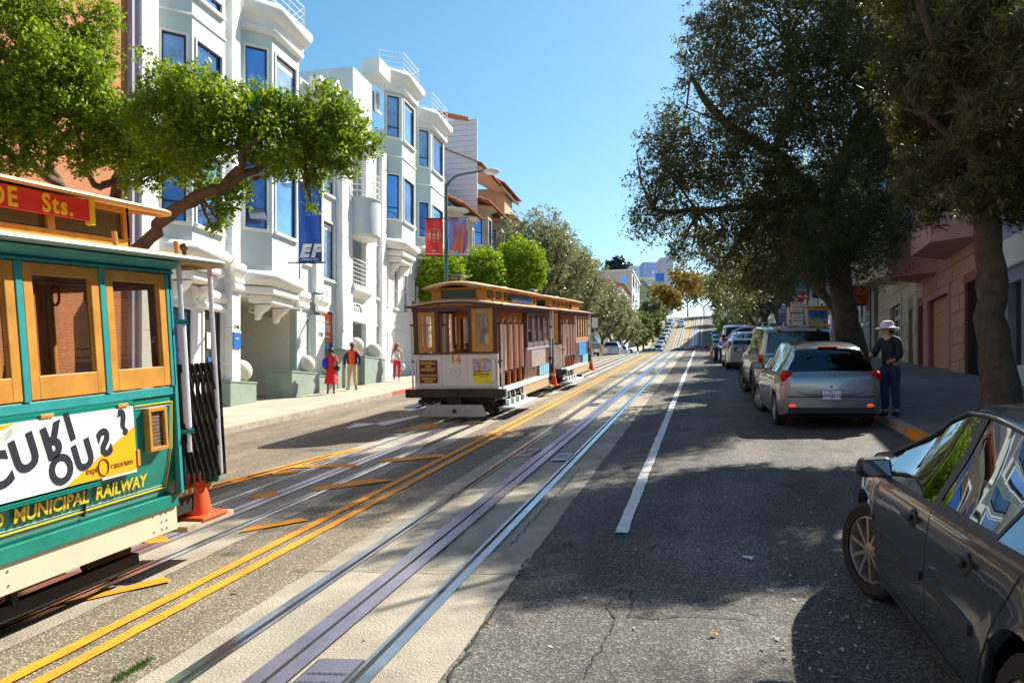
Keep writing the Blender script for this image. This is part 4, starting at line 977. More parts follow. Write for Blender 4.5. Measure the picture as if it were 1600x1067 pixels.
# garage mouth
g0, g1 = GY(362) + .0, GY(453); gz = vZ(400, 470)
ROOMC = mat('garage_cream', (0.60, 0.58, 0.50), 0.85, var=0.06)
mb = MB(); bz = BASEZ(g0) - .1
mb.quad((XF - 5, g0, bz), (XF + .1, g0, bz), (XF + .1, g0, gz + .1), (XF - 5, g0, gz + .1)); wpart(mb, 'garage_wall', ROOMC, fix=False)
mb = MB(); mb.quad((XF - 3.2, g0, bz), (XF - 3.2, g1 + 3, bz), (XF - 3.2, g1 + 3, gz + .1), (XF - 3.2, g0, gz + .1)); wpart(mb, 'garage_back_wall', ROOMC, fix=False)
mb = MB(); mb.quad((XF, g1, bz), (XF - 5, g1, bz), (XF - 5, g1, gz + .1), (XF, g1, gz + .1)); wpart(mb, 'garage_wall', ROOMC, fix=False)
mb = MB(); mb.quad((XF - 5, g0, gz), (XF, g0, gz), (XF, g1, gz), (XF - 5, g1, gz)); wpart(mb, 'garage_ceiling', ROOMC, fix=False)
# re-cut the core around the garage
for o in list(wb.children if hasattr(wb, 'children') else []):
    if o.name.startswith('building_core'): bpy.data.objects.remove(o)
wpart(MB().box(XF - 9, XF - 0.20, Y0, g0 - .02, 1.0, TOP - .4), 'building_core', WHITE, fix=False)
wpart(MB().box(XF - 9, XF - 0.20, g0 - .02, g1 + .02, gz + .12, TOP - .4), 'building_core', WHITE, fix=False)
wpart(MB().box(XF - 9, XF - 0.20, g1 + .02, GY(540), 1.0, TOP - .4), 'building_core', WHITE, fix=False)
wpart(MB().box(XF - 9, XF - 1.4, GY(540), GY(584), 1.0, TOP - .4), 'building_core', PALE, fix=False)
wpart(MB().box(XF - 9, XF - 0.20, GY(584), YE, 1.0, TOP - 0.9), 'building_core', PALE, fix=False)
P = wallseg(g0, g1, gz, TOP + .2, [])
bay((375, 425, 467), 0, vZ(425, 440) , vZ(425, 75), 0.85, [(vZ(425, 374), vZ(425, 262)), (vZ(425, 225), vZ(425, 160)), (vZ(425, 158), vZ(425, 108))][0:1] + [(vZ(425, 245), vZ(425, 108))], a_len=0.72, sashes=(0,))
# pier right of the garage, door, pier
def pier(u0, u1, vtop, m=PALE, out=0.25):
    pilaster(GY(u0), GY(u1), BASEZ(GY(u0)) - .1, vZ((u0 + u1) / 2, vtop), m, out, step=0.92)
    zc_ = vZ((u0 + u1) / 2, vtop)
    moulding([(XF + out - .02, GY(u0) - .03, zc_ + .1), (XF + out - .02, GY(u1) + .03, zc_ + .1)], BAND, TRIM, 'pier_band', wb)
    moulding([(XF + out - .02, GY(u0) - .06, zc_ + .42), (XF + out - .02, GY(u1) + .06, zc_ + .42)], ROUNDS, TRIM, 'pier_moulding', wb)
pier(454, 469, 487)
pier(484, 498, 493)
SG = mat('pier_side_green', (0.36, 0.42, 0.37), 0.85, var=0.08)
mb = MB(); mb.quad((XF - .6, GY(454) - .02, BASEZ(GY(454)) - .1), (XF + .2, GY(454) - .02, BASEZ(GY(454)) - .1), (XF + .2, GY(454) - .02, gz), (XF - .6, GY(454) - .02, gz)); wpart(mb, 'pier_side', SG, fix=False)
a = GY(469); ya = a
dz0, dz1 = BASEZ(GY(476)) - .1, vZ(476, 497)
P = wallseg(ya, GY(484), dz0 - .3, vZ(476, 470), [(0.05, GY(484) - ya - .05, dz0, dz1)], PALE)
dr = window_at(P, 0.05, GY(484) - ya - .05, dz0, dz1, wb, fr=0.10, glass=mat('dark_door_glass', (0.03, 0.035, 0.04), 0.12), sill=False, depth=0.12)
BOX('door_paper', TRIM, XF - .10, XF - .095, GY(477), GY(480.5), vZ(478, 543), vZ(478, 527), dr)
BOX('door_paper', TRIM, XF + .255, XF + .262, GY(443) + 0.65, GY(443) + 0.95, vZ(448, 541), vZ(448, 529), wb)
# wall field between pier and tall pilaster: orange sign window, mid and upper windows, over the piers too
ya = GY(469)
P = wallseg(ya, GY(498), vZ(480, 470), TOP, [(GY(476) - ya, GY(487) - ya, vZ(480, 412), vZ(480, 330)), (GY(476) - ya, GY(487) - ya, vZ(480, 215), vZ(480, 150))])
for o in [(GY(476) - ya, GY(487) - ya, vZ(480, 412), vZ(480, 330)), (GY(476) - ya, GY(487) - ya, vZ(480, 215), vZ(480, 150))]: window_at(P, *o, wb)
pilaster(GY(487), GY(498), vZ(480, 455), TOP, out=.2)
ya = GY(498)
ops = [(GY(501) - ya, GY(521) - ya, BASEZ(GY(512)) + .75, vZ(511, 486)), (GY(501) - ya, GY(522) - ya, vZ(511, 436), vZ(511, 347)), (GY(501) - ya, GY(522) - ya, vZ(511, 303), vZ(511, 210)), (GY(501) - ya, GY(522) - ya, vZ(511, 180), vZ(511, 130))]
P = wallseg(ya, GY(525), BASEZ(ya) - .3, TOP - .6, ops, PALE)
for k, o in enumerate(ops): w = window_at(P, *o, wb, depth=0.12, blind=0.12 if k == 1 else None)
orange_sign_y = (GY(501) + .06, GY(521) - .06); sg0, sg1 = vZ(511, 534), vZ(511, 490)
os_ = BOX('window_sign', mat('sign_orange', (0.85, 0.13, 0.02), 0.45), XF - .09, XF - .07, *orange_sign_y, sg0, sg1, wb)
SW = mat('sign_white', (0.85, 0.84, 0.80), 0.5)
yc = sum(orange_sign_y) / 2
for s, z, sz in (('Retail', sg1 - .30, .22), ('Offices', sg1 - .52, .2), ('FOR LEASE', sg0 + 1.02 * (sg1 - sg0) / 2.2 * .9, .17), ('415.296', sg0 + .55, .26), ('terranomics', sg0 + .22, .14)):
    text_mesh(s, sz, SW, 'lettering', os_, frameM((XF - .066, yc, z), (0, 1, 0), (0, 0, 1)), bold=0.006)
# tall pilaster with joint lines
pilaster(GY(525), GY(541), BASEZ(GY(525)) - .2, TOP - .5, out=0.28)
# gable pediment above (white, steep) and roof block
MB().prism([(GY(500), TOP - .2), (GY(536), TOP - .2), (GY(520), TOP + 1.0)], XF - .1, XF + .25, 'x').build('gable', WHITE, wb)
MB().prism([(GY(503), TOP - .2), (GY(533), TOP - .2), (GY(519.5), TOP + .75)], XF + .251, XF + .30, 'x').build('gable_panel', TRIM, wb)
MB().box(XF - 3, XF + .15, GY(546), GY(576), TOP - .6, vZ(560, 118)).build('roof_block', PALE, wb, bevel=0.02)
MB().box(XF - .4, XF + .5, GY(576), GY(594), vZ(585, 124), vZ(585, 100)).build('roof_scroll', TRIM, wb, bevel=0.05)
MB().box(XF - .2, XF + .45, GY(488), GY(503), TOP - .4, TOP + .35).build('roof_scroll', TRIM, wb, bevel=0.12)
moulding([(XF + .15, GY(478), TOP - .2), (XF + .15, GY(505), TOP - .2)], CORN, TRIM, 'scroll_cornice', wb)
# entrance recess with round balcony
r0, r1 = GY(541), GY(583)
mb = MB(); zb = BASEZ(r0) - .2; xr = XF - 1.2
for p0, p1 in (((XF, r0), (xr, r0)), ((xr, r1), (XF, r1))):
    q, _, _ = wall_mb(p1, p0, zb, TOP - .6, [], .1); wpart(q, 'recess_side', PALE, fix=False)
ops = [(0.4, r1 - r0 - .5, vZ(560, 440), vZ(560, 375)), (0.5, r1 - r0 - .5, vZ(560, 285), vZ(560, 215)), (0.5, r1 - r0 - .5, vZ(560, 185), vZ(560, 135)), (.5, r1 - r0 - .5, zb + .3, zb + 2.5)]
q, P, n = wall_mb((xr, r0), (xr, r1), zb, TOP - .6, ops, .1); wpart(q, 'recess_wall', PALE, fix=False)
for o in ops: window_at(P, *o, wb, sill=False)
# entrance lintel with street number, lower balcony
lz0, lz1 = vZ(555, 503), vZ(555, 466)
BOX('entrance_lintel', WHITE, XF - .3, XF + .12, r0, GY(568), lz0, lz1, wb)
text_mesh('1776', 0.42, BLACK, 'house_number', wb, frameM((XF + .125, (r0 + GY(568)) / 2, (lz0 + lz1) / 2 + .05), (0, 1, 0), (0, 0, 1)), bold=0.01)
moulding([(XF + .12, r0, lz1 + .1), (XF + .12, GY(568), lz1 + .1)], ROUND, TRIM, 'balcony_ledge', wb)
rl = railing([(XF + .2, r0 + .05, lz1 + .52), (XF + .2, GY(568), lz1 + .52)], 1.05, wb, n=6, posts=0.28)
pilaster(GY(568), GY(583), BASEZ(r1) - .2, TOP - .5, out=.12)
# second narrow window strip between recess and bay C
rb = empty('round_balcony'); rb.parent = wb
rbc = ((r0 + GY(572)) / 2); rad = (GY(572) - r0) / 2 * 1.02; bz0, bz1 = vZ(560, 367), vZ(560, 318)
MB().lathe([(rad * .9, bz0 - .25), (rad * 1.0, bz0 - .15), (rad * 1.02, bz0), (rad * 1.02, bz1 - .05), (rad * 1.06, bz1 - .03), (rad * 1.06, bz1), (0.01, bz1)], (XF - .05, rbc, 0), 24, a0=-math.pi / 2, a1=math.pi / 2).build('balcony_drum', PALE, rb, smooth=True)
MB().lathe([(0.01, bz0 - .28), (rad * .9, bz0 - .25)], (XF - .05, rbc, 0), 24, a0=-math.pi / 2, a1=math.pi / 2).build('balcony_soffit', TRIM, rb, smooth=True)
for k in range(4):
    z = bz1 + .25 * (k + 1); MB().tube([(XF - .05 + rad * .98 * math.cos(t), rbc + rad * .98 * math.sin(t), z) for t in np.linspace(-1.57, 1.57, 16)], .02, 6).build('rail_bar', TRIM, rb, smooth=True)
for t in np.linspace(-1.45, 1.45, 9): MB().tube([(XF - .05 + rad * .98 * math.cos(t), rbc + rad * .98 * math.sin(t), bz1), (XF - .05 + rad * .98 * math.cos(t), rbc + rad * .98 * math.sin(t), bz1 + 1.0)], .015, 6).build('rail_post', TRIM, rb, smooth=True)
# right wing walls below bays C and D
ya = GY(583)
ops = []
for u0, u1 in ((587, 592),): ops += [(GY(u0) - ya, GY(u1) - ya, vZ(590, 466), vZ(590, 385)), (GY(u0) - ya, GY(u1) - ya, vZ(590, 316), vZ(590, 245)), (GY(u0) - ya, GY(u1) - ya, vZ(590, 545), vZ(590, 510)), (GY(u0) - ya, GY(u1) - ya, vZ(590, 175), vZ(590, 145))]
for u0, u1, a, b in ((600, 606, 474, 413), (616, 621, 481, 422), (631, 636, 488, 430), (600, 605, 562, 518), (647, 652, 490, 438), (663, 668, 495, 445)): ops.append((GY(u0) - ya, GY(u1) - ya, vZ(u0, a), vZ(u0, b)))
P = wallseg(ya, YE, BASEZ(ya) - .3, TOP - .7, ops, WHITE)
for o in ops: window_at(P, *o, wb, trim=None if False else TRIM, fr=.04, tw=.04, depth=.14)
lines = MB()
for z in np.arange(BASEZ(ya) + .6, vZ(640, 410), 0.95):
    lines.box(XF + .0005, XF + .012, ya + .1, YE - .05, z, z + 0.02)
lines.build('course_line', mat('course_shade', (0.50, 0.52, 0.50), 0.9), wb, fix=False)
pilaster(GY(592), GY(599), BASEZ(ya), TOP - .4, out=.16)
bay((600, 628, 649), 0, vZ(625, 388), vZ(625, 158), 1.2, [(vZ(625, 355), vZ(625, 289)), (vZ(625, 234), vZ(625, 172))], a_len=1.0)
bay((651, 673, 694), 0, vZ(672, 398), vZ(672, 212), 1.2, [(vZ(672, 382), vZ(672, 330)), (vZ(672, 277), vZ(672, 222))], a_len=1.0)
MB().box(XF - 9, XF + .02, YE, YE + .2, 1.0, TOP - .7).build('end_wall', WHITE, wb)
MB().box(XF - 8, XF - 2.5, GY(480), GY(560), TOP - .5, TOP + 1.4).build('roof_house', mat('lilac_roof_wall', (0.62, 0.62, 0.72), 0.8), wb)
MB().prism([(XF - 6, TOP + 1.4), (XF - 2.6, TOP + 1.4), (XF - 3.6, TOP + 1.9)], GY(500), GY(528), 'y').build('skylight', mat('skylight_blue', (0.10, 0.25, 0.6), .2), wb)

# caution sign inside the garage mouth, hanging clearance bar, wall plates
cs = empty('caution_sign', (0, 0, 0), label='white Caution sign with red letters on the garage wall', cat='sign')
def at_x(u, v, X): d = -F * X / (CA * (1102 - u)); return AT(u, v, d)
csy0, csy1 = uY(376, XF - 3.15), uY(420, XF - 3.15); cz0, cz1 = vZ(390, 547, XF - 3.15), vZ(390, 530, XF - 3.15)
pnl = BOX('panel', SW, XF - 3.19, XF - 3.15, csy0, csy1, cz0, cz1, cs)
RI = mat('red_ink', (0.45, 0.03, 0.03), .5)
text_mesh('–Caution–', 0.40, RI, 'lettering', pnl, frameM((XF - 3.145, (csy0 + csy1) / 2, cz0 + (cz1 - cz0) * .64), (0, 1, 0), (0, 0, 1)), bold=.006)
text_mesh('WATCH FOR PEDESTRIANS', 0.155, RI, 'lettering', pnl, frameM((XF - 3.145, (csy0 + csy1) / 2, cz0 + (cz1 - cz0) * .22), (0, 1, 0), (0, 0, 1)), bold=.003)
hb = empty('clearance_bar', (0, 0, 0), label='grey clearance bar hung on thin wires in the garage mouth with a red clock-like sign', cat='sign')
pA, pB = at_x(375, 483, XF - .5), at_x(428, 499, XF - .5); pA.z = pB.z = (pA.z + pB.z) / 2 + .1
MB().bar(pA, pB, 0.06, 0.22).build('bar', mat('bar_grey', (0.25, 0.25, 0.25), .5), hb)
MB().bar(pA.lerp(pB, .22) + Vector((.035, 0, 0)), pA.lerp(pB, .62) + Vector((.035, 0, 0)), 0.01, 0.2).build('white_strip', SW, hb)
text_mesh('CLEARANCE 6-8', 0.16, BLACK, 'lettering', hb, frameM(tuple(pA.lerp(pB, .48) + Vector((.045, 0, 0))), (0, 1, 0), (0, 0, 1)), bold=.003)
MB().box(pA.x - .05, pA.x + .06, pA.y + 1.15, pA.y + 1.5, pA.z - .02, pA.z + .34).build('red_sign', REDP, hb)
for t in (.1, .5, .9): q = pA.lerp(pB, t); MB().tube([q, (q.x, q.y, gz)], .008, 5).build('wire', BLACK, hb)
bs = BOX('wall_sign', mat('sign_blue', (0.01, 0.14, 0.52), .4), XF + .305, XF + .335, GY(350), GY(361), vZ(365, 546), vZ(365, 521)); tag(bs, 'small blue sign on the white pier left of the garage mouth', 'sign')
for z, s in ((.62, 'EDUCATION'), (.42, 'FIRST')): text_mesh(s, .085, SW, 'lettering', bs, frameM((XF + .338, (GY(350) + GY(361)) / 2, vZ(365, 546) + z - .12), (0, 1, 0), (0, 0, 1)))
text_mesh('1740', .16, BLACK, 'house_number', wb, frameM((XF + .305, (GY(350) + GY(361)) / 2, vZ(365, 513)), (0, 1, 0), (0, 0, 1)), bold=.004)
text_mesh('1730', .20, BLACK, 'house_number', wb, frameM((XF + .255, (GY(484) + GY(498)) / 2, vZ(491, 523)), (0, 1, 0), (0, 0, 1)), bold=.004)
# planters with stone balls
def planter(u0, u1, v0, ballu, ballr, label, X=FL + 0.75, h=None, depth=1.0, vtop=None):
    y0, y1 = uY(u0, X), uY(u1, X)
    ym = (y0 + y1) / 2; zt = vZ((u0 + u1) / 2, vtop, X) ; t = empty('planter', (X, ym, G(X, ym, .13)), label=label, cat='planter', group='green planters topped by stone balls')
    t.location = (0, 0, 0)
    MB().box(FL + .02 if depth is None else X - depth, X, y0, y1, G(X, y0, 0.0), zt).build('planter_box', SAGE, t, bevel=.02)
    BOX('planter_cap', SAGE, (FL + .02 if depth is None else X - depth) , X + .02, y0 - .015, y1 + .015, zt + .001, zt + .05, t)
    by = uY(ballu, X - .45); MB().ball((X - .45, by, zt + .05 + ballr * .96), ballr, 24).build('stone_ball', mat('stone_ball', (0.62, 0.58, 0.50), .85, var=.08, vscale=3, bump=.4), t, smooth=True)
    return t
planter(360, 401, 616, 376, 0.36, 'low green planter with a white stone ball left of the garage mouth', vtop=598, X=FL + .35)
planter(456, 499, 607, 478, 0.33, 'green planter with a white stone ball between the garage and the dark door', vtop=583, X=FL + .75)
planter(499, 527, 604, 505, 0.33, 'green planter whose stone ball is half hidden behind the woman in red', vtop=589, X=FL + .6)
planter(528, 567, 592, 556, 0.33, 'tall green planter box behind the man in the orange shirt', vtop=549, X=FL + .6)
planter(570, 602, 590, 584, 0.34, 'green planter with a stone ball at the blue shaded wall right of the man', vtop=560, X=FL + .8)

# ---- brick building at the far left
BRICK = bpy.data.materials.new('orange_brick'); BRICK.use_nodes = True
nt = BRICK.node_tree; b = nt.nodes['Principled BSDF']; b.inputs['Roughness'].default_value = .85; tc = nt.nodes.new('ShaderNodeTexCoord'); mp = nt.nodes.new('ShaderNodeMapping'); mp.inputs['Rotation'].default_value = (R(90), 0, R(90))
bt = nt.nodes.new('ShaderNodeTexBrick'); bt.inputs['Scale'].default_value = 1.0; bt.inputs['Brick Width'].default_value = .22; bt.inputs['Row Height'].default_value = .075; bt.inputs['Mortar Size'].default_value = .008
bt.inputs['Color1'].default_value = (0.50, 0.17, 0.065, 1); bt.inputs['Color2'].default_value = (0.58, 0.22, 0.09, 1); bt.inputs['Mortar'].default_value = (0.30, 0.14, 0.08, 1)
cx_ = nt.nodes.new('ShaderNodeSeparateXYZ'); cy_ = nt.nodes.new('ShaderNodeCombineXYZ'); nt.links.new(tc.outputs['Object'], cx_.inputs[0]); nt.links.new(cx_.outputs[1], cy_.inputs[0]); nt.links.new(cx_.outputs[2], cy_.inputs[1])
nt.links.new(cy_.outputs[0], bt.inputs['Vector']); nt.links.new(bt.outputs[0], b.inputs['Base Color'])
bb = empty('brick_building', (0, 0, 0), label='orange brick building behind the tree at the left edge', cat='building')
ops = [(8.0 + 4.2, 8.0 + 8.0, vZ(20, 290), vZ(20, 100)), (8.0 + 4.2, 8.0 + 8.0, vZ(20, 560), vZ(20, 380)), (8 + 10.5, 8 + 12.2, vZ(120, 600), vZ(120, 470)), (8 + 4.2, 8 + 8.0, 12, 14.5), (4, 8.2, 5, 9), (4, 8.2, 1, 3.5)]
q, P, n = wall_mb((XF + .05, -8.0), (XF + .05, Y0 - .02), -1.5, 17, ops, .2); q.build('wall', BRICK, bb, fix=False)
for o in ops: window_at(P, *o, bb, depth=.15, fr=.07, trim=None, sill=False, bars=(.5,))
MB().box(XF - 8, XF - .16, -8, Y0 - .1, -1, 16.9).build('building_core', DARKF, bb)
MB().box(XF - .05, XF + .2, Y0 - .22, Y0 - .01, 0, 17).build('corner_pier', mat('purple_grey', (0.40, 0.36, 0.45), .8), bb)

# ---- houses with tiled roofs further up on the left
TILE = mat('terracotta_tile', (0.50, 0.17, 0.08), .8, var=.3, vscale=5)
def tile_roof(y0, y1, xe, ze, xr, zr, parent, w=0.24, name='roof_tiles', crenel=True):
    """barrel-tile slope, eave at xe/ze up to ridge xr/zr"""
    m = MB(); n = max(2, int(abs(y1 - y0) / w)); L = math.hypot(xr - xe, zr - ze); rows = max(2, int(L / .38)); d = Vector((xr - xe, 0, zr - ze)).normalized(); up = Vector((-d.z, 0, d.x)) if d.x < 0 else Vector((-d.z, 0, d.x))
    if up.z < 0: up = -up
    for i in range(n):
        y = y0 + (y1 - y0) * (i + .5) / n
        for j in range(rows):
            a = Vector((xe, y, ze)) + d * (L * j / rows - .03); b = Vector((xe, y, ze)) + d * (L * (j + 1) / rows + .02)
            r = abs(y1 - y0) / n * .5; vs = []
            for p, k in ((a + up * .05, 1.0), (b + up * .01, .85)):
                for t in (0, .8, 1.57, 2.34, 3.14): vs.append(p + Vector((0, math.cos(t) * r * k, 0)) + up * math.sin(t) * r * .8 * k)
            m.add(vs, [(q, q + 1, q + 6, q + 5) for q in range(4)] + [(0, 1, 2, 3, 4)])
    m.quad((xe, y0, ze), (xe, y1, ze), (xr, y1, zr), (xr, y0, zr))
    return m.build(name, TILE, parent, kind='stuff', fix=False)
def tiled_house(label, u0, u1, col_, vwall, colname, roof_v, bays=1, out=0.9, wvs=(), gable=None, X=FL, tall=0):
    y0, y1 = uY(u0, X), uY(u1, X); h = empty('tiled_house', (0, 0, 0), label=label, cat='house'); m = mat(colname, col_, .85, var=.08, vscale=2, bump=.3)
    zt = vZ(u0, vwall, X); zb = G(X, y0) - .5
    q, P, n = wall_mb((X, y0), (X, y1), zb, zt, [], .1); q.build('wall', m, h, fix=False)
    MB().box(X - 9, X - .05, y0, y1 - .02, zb, zt - .02).build('house_core', m, h, fix=False)
    L = y1 - y0
    for k in range(bays):
        a, b_ = y0 + L * (k + .08) / bays, y0 + L * (k + .92) / bays; al = out * .8
        pts = [(X, a), (X + out, a + al), (X + out, b_ - al), (X, b_)]; zb2 = zt - 5.6; bayo = empty('bay'); bayo.parent = h
        for i in range(3):
            pa, pb = pts[i], pts[i + 1]; LL = math.hypot(pb[0] - pa[0], pb[1] - pa[1]); mg = LL * (.24 if i != 1 else .1)
            ops = [(mg, LL - mg, zt - 2.35, zt - .7), (mg, LL - mg, zt - 5.1, zt - 3.4)]
            q, P, n = wall_mb(pa, pb, zb2, zt - .2, ops, .1); q.build('bay_wall', m, bayo, fix=False)
            for o in ops: window_at(P, *o, bayo, depth=.07, fr=.05, tw=.05, bars=(.45,))
        MB().prism(pts, zb2 - .25, zb2, 'z').build('bay_floor', m, bayo)
        moulding([(p[0], p[1], zt - .2) for p in pts], [(0, 0), (.12, .03), (.28, .10), (.30, .2), (0, .22)], TRIM if 'peach' in label else mat('eave_tan', (0.55, 0.42, 0.30), .8), 'eave', bayo)
        tile_roof(a - .3, b_ + .3, X + out + .35, zt + .02, X - .4, zt + roof_v, bayo)
    return h, y0, y1, zt, m
h1, a, b_, zt, m1 = tiled_house('peach stucco house with low terracotta tiled bay roofs behind the hanging banners', 690, 724, (0.75, 0.50, 0.38), 322, 'peach_stucco', 0.9, bays=2)
MB().prism([(a + .2, zt), (b_ - 1, zt), (b_ - 1, zt + 1.2), (a + .2, zt + 3.6)], FL - 4, FL - .5, 'x').build('upper_wall', mat('cream_wall', (0.75, 0.68, 0.55), .8), h1)
h2, a, b_, zt, m2 = tiled_house('tan stucco house with two cornice-topped bays and grey clapboard gable end', 724, 768, (0.56, 0.37, 0.27), 318, 'tan_stucco', 0.8, bays=2, out=1.2)
# clapboard gable wall facing the viewer: boards one by one, chimney
cb = MB(); CLAP = mat('lilac_clapboard', (0.66, 0.66, 0.72), .7, var=.06)
for k in range(19):
    z = zt - 1.2 + k * .33; t = k / 18; x0 = FL - 6 + 4.2 * t; x1 = FL + 1.1 - .0 * t
    MB().box(x0, min(x1, FL + .9), a - .10, a - .02 + .0, z, z + .30).build('clapboard', CLAP, h2, fix=False)
MB().box(FL - 6.2, FL + .8, a - .05, a, zt - 1.3, zt + 4.9).build('gable_backing', CLAP, h2, fix=False)
MB().box(FL - 2.3, FL - 1.6, a - .55, a - .12, zt - 1.0, zt + 4.2).build('flue', mat('flue_blue', (0.35, 0.45, 0.75), .5), h2)
tile_roof(a - .15, b_ - 1.0, FL + 1.1, zt + 2.3, FL - 1.8, zt + 3.6, h2)
MB().prism([(FL + 1.1, zt + 2.2), (FL - 1.8, zt + 3.5), (FL - 1.8, zt + 3.3), (FL + .6, zt + 2.15)], a + .1, b_ - 1, 'y').build('soffit', mat('soffit_grey', (0.55, 0.52, 0.50), .8), h2)
MB().prism([(FL - 3.0, zt + 5.9), (FL + .4, zt + 4.9), (FL + .4, zt + 5.1), (FL - 3.0, zt + 6.1)], a - .3, a + .25, 'y').build('verge_tiles', TILE, h2)
h3, a, b_, zt3, m3 = tiled_house('beige stucco house with a broad flat eave at the top of the left row', 768, 796, (0.58, 0.40, 0.25), 340, 'beige_stucco', 0.5, bays=1, out=1.2)
MB().prism([(FL + 1.2, zt3 + 1.7), (FL - 1.5, zt3 + 3.3), (FL - 1.5, zt3 + 3.1), (FL + 1.2, zt3 + 1.5)], a - 2, b_ - 2, 'y').build('eave_slab', mat('soffit_brown', (0.30, 0.2, 0.16), .8), h3)
tile_roof(a - 2, b_ - 2, FL + 1.3, zt3 + 1.75, FL - 1.5, zt3 + 3.4, h3)
MB().box(FL - 6, FL + .9, a + .1, b_ - 3, zt3 - .5, zt3 + 2.0).build('upper_wall', m3, h3)
# plain houses behind the trees on the left, beyond
def block_house(label, x0, x1, y0, y1, zt, c, cn, rows=3, cols=4, roof=None, face='x', name='house', dorm=False, side='-y'):
    h = empty(name, (0, 0, 0), label=label, cat='house' if name == 'house' else 'building'); m = mat(cn, c, .85, var=.08, vscale=1.5)
    zb = min(G(x0, y0), G(x0, y1)) - 3
    MB().box(x0, x1, y0, y1, zb, zt).build('wall', m, h, fix=False)
    xf = x1 if face == 'x' else x0; base = max(zs((y0 + y1) / 2), zb) + .8; H_ = (zt - base) / rows; s = 1 if face == 'x' else -1
    wm = WINB
    for i in range(rows):
        for j in range(cols):
            yy = y0 + (y1 - y0) * (j + .5) / cols; w = (y1 - y0) / cols * .28; z0 = base + H_ * i + H_ * .25; z1 = base + H_ * i + H_ * .85
            f = MB().box(min(xf, xf + s * .06), max(xf, xf + s * .06), yy - w, yy + w, z0, z1).build('window', TRIM, h, fix=False)
            MB().box(min(xf, xf + s * .08), max(xf, xf + s * .08), yy - w + .08, yy + w - .08, z0 + .08, z1 - .08).build('pane', wm, f, fix=False)
    # faces towards the viewer
    for i in range(rows):
        for j in range(max(1, int((x1 - x0) / 3.2))):
            n = max(1, int((x1 - x0) / 3.2)); xx = x0 + (x1 - x0) * (j + .5) / n; z0 = base + H_ * i + H_ * .3; z1 = base + H_ * i + H_ * .8
            f = MB().box(xx - .55, xx + .55, y0 - .06, y0, z0, z1).build('window', TRIM, h, fix=False)
            MB().box(xx - .46, xx + .46, y0 - .08, y0, z0 + .08, z1 - .08).build('pane', wm, f, fix=False)
    MB().box(x0 - .2, x1 + .2, y0 - .2, y1 + .2, zt, zt + .35).build('parapet', TRIM if not roof else TILE, h, fix=False)
    if roof:
        MB().prism([(x0 - .4, zt + .35), (x1 + .4, zt + .35), ((x0 + x1) / 2, zt + roof)], y0 - .4, y1 + .4, 'y').build('roof', TILE, h)
    return h
for i, (y0, y1, zt, c, cn, rf) in enumerate(((74, 84, 15.5, (0.55, 0.42, 0.30), 'ochre_wall', None), (85, 95, 16.5, (0.66, 0.62, 0.55), 'cream_wall2', 2), (96, 112, 16, (0.60, 0.50, 0.32), 'yellow_wall', None), (128, 140, 20, (0.6, 0.55, 0.45), 'grey_wall', None), (150, 165, 24, (0.58, 0.52, 0.46), 'stone_wall', 2), (170, 190, 30, (0.62, 0.6, 0.56), 'pale_wall', None))):
    block_house(['ochre house behind the olive trees on the left', 'cream house with tiled roof between the left olive trees', 'yellow house behind the left olive trees near the crossing', 'grey-beige house at the foot of the far hill on the left', 'stone coloured house halfway up the far hill on the left', 'pale tall house high on the far hill on the left'][i], -25, -14.5, y0, y1, zt, c, cn, 3, 3, rf)

# ---- right side: cream block house, pink house, blue-grey house, shops
XR = FR
def rY(u): return uY(u, XR)
def rZ(u, v): return vZ(u, v, XR)
def block_wall(parent, y0, y1, z0, z1, ops, bm_, mortar, bw=0.95, bh=0.52, x=XR, name='stone_block', nmax=260):
    """ashlar skin: every block its own object, joints recessed"""
    q, P, n = wall_mb((x, y1), (x, y0), z0, z1, [(y1 - o[1], y1 - o[0], o[2], o[3]) for o in ops], .25); q.build('wall', mortar, parent, fix=False)
    proto = {}; cnt = 0; z = z0; row = 0
    while z < z1 - .1:
        y = y0 - (bw / 2 if row % 2 else 0); h = min(bh, z1 - z)
        while y < y1:
            w = bw * (1.0 if row % 3 else 0.62) * (1 if (int(y * 10) % 3) else .8)
            a, b_ = max(y, y0), min(y + w, y1); y += w
            if b_ - a < .12: continue
            segs = [(a, b_)]
            for o in ops:
                if z + h > o[2] + .02 and z < o[3] - .02:
                    ns = []
                    for s0, s1 in segs:
                        if o[0] >= s1 or o[1] <= s0: ns.append((s0, s1)); continue
                        if o[0] - s0 > .1: ns.append((s0, o[0]))
                        if s1 - o[1] > .1: ns.append((o[1], s1))
                    segs = ns
            for s0, s1 in segs:
                if cnt >= nmax: continue
                pr = random.uniform(.018, .032); cnt += 1
                MB().box(x - pr, x + .01, s0 + .014, s1 - .014, z + .014, z + h - .014).build(name, bm_, parent, fix=False)
        z += h; row += 1
def slabR(parent, name, m, y0, y1, z0, z1, dx0, dx1): return MB().box(XR + min(dx0, dx1), XR + max(dx0, dx1), y0, y1, z0, z1).build(name, m, parent, fix=False)
PINK = mat('pink_stucco', (0.46, 0.26, 0.24), .85, var=.10, vscale=2, bump=.3); PINKB = mat('pink_block', (0.46, 0.28, 0.21), .85, var=.16, vscale=2.5, bump=.4); PJ = mat('pink_joint', (0.26, 0.12, 0.09), .9)
CREAM = mat('cream_stucco', (0.50, 0.44, 0.30), .85, var=.10, vscale=2, bump=.3); CREAMB = mat('cream_block', (0.50, 0.44, 0.30), .85, var=.12, vscale=2.5, bump=.4); CJ = mat('cream_joint', (0.30, 0.26, 0.17), .9)
ph = empty('pink_house', (0, 0, 0), label='pink stone-block house with plain garage door and overhanging bays', cat='house')
p0, p1 = rY(1535), rY(1433); pb0 = G(XR, p0) - .3
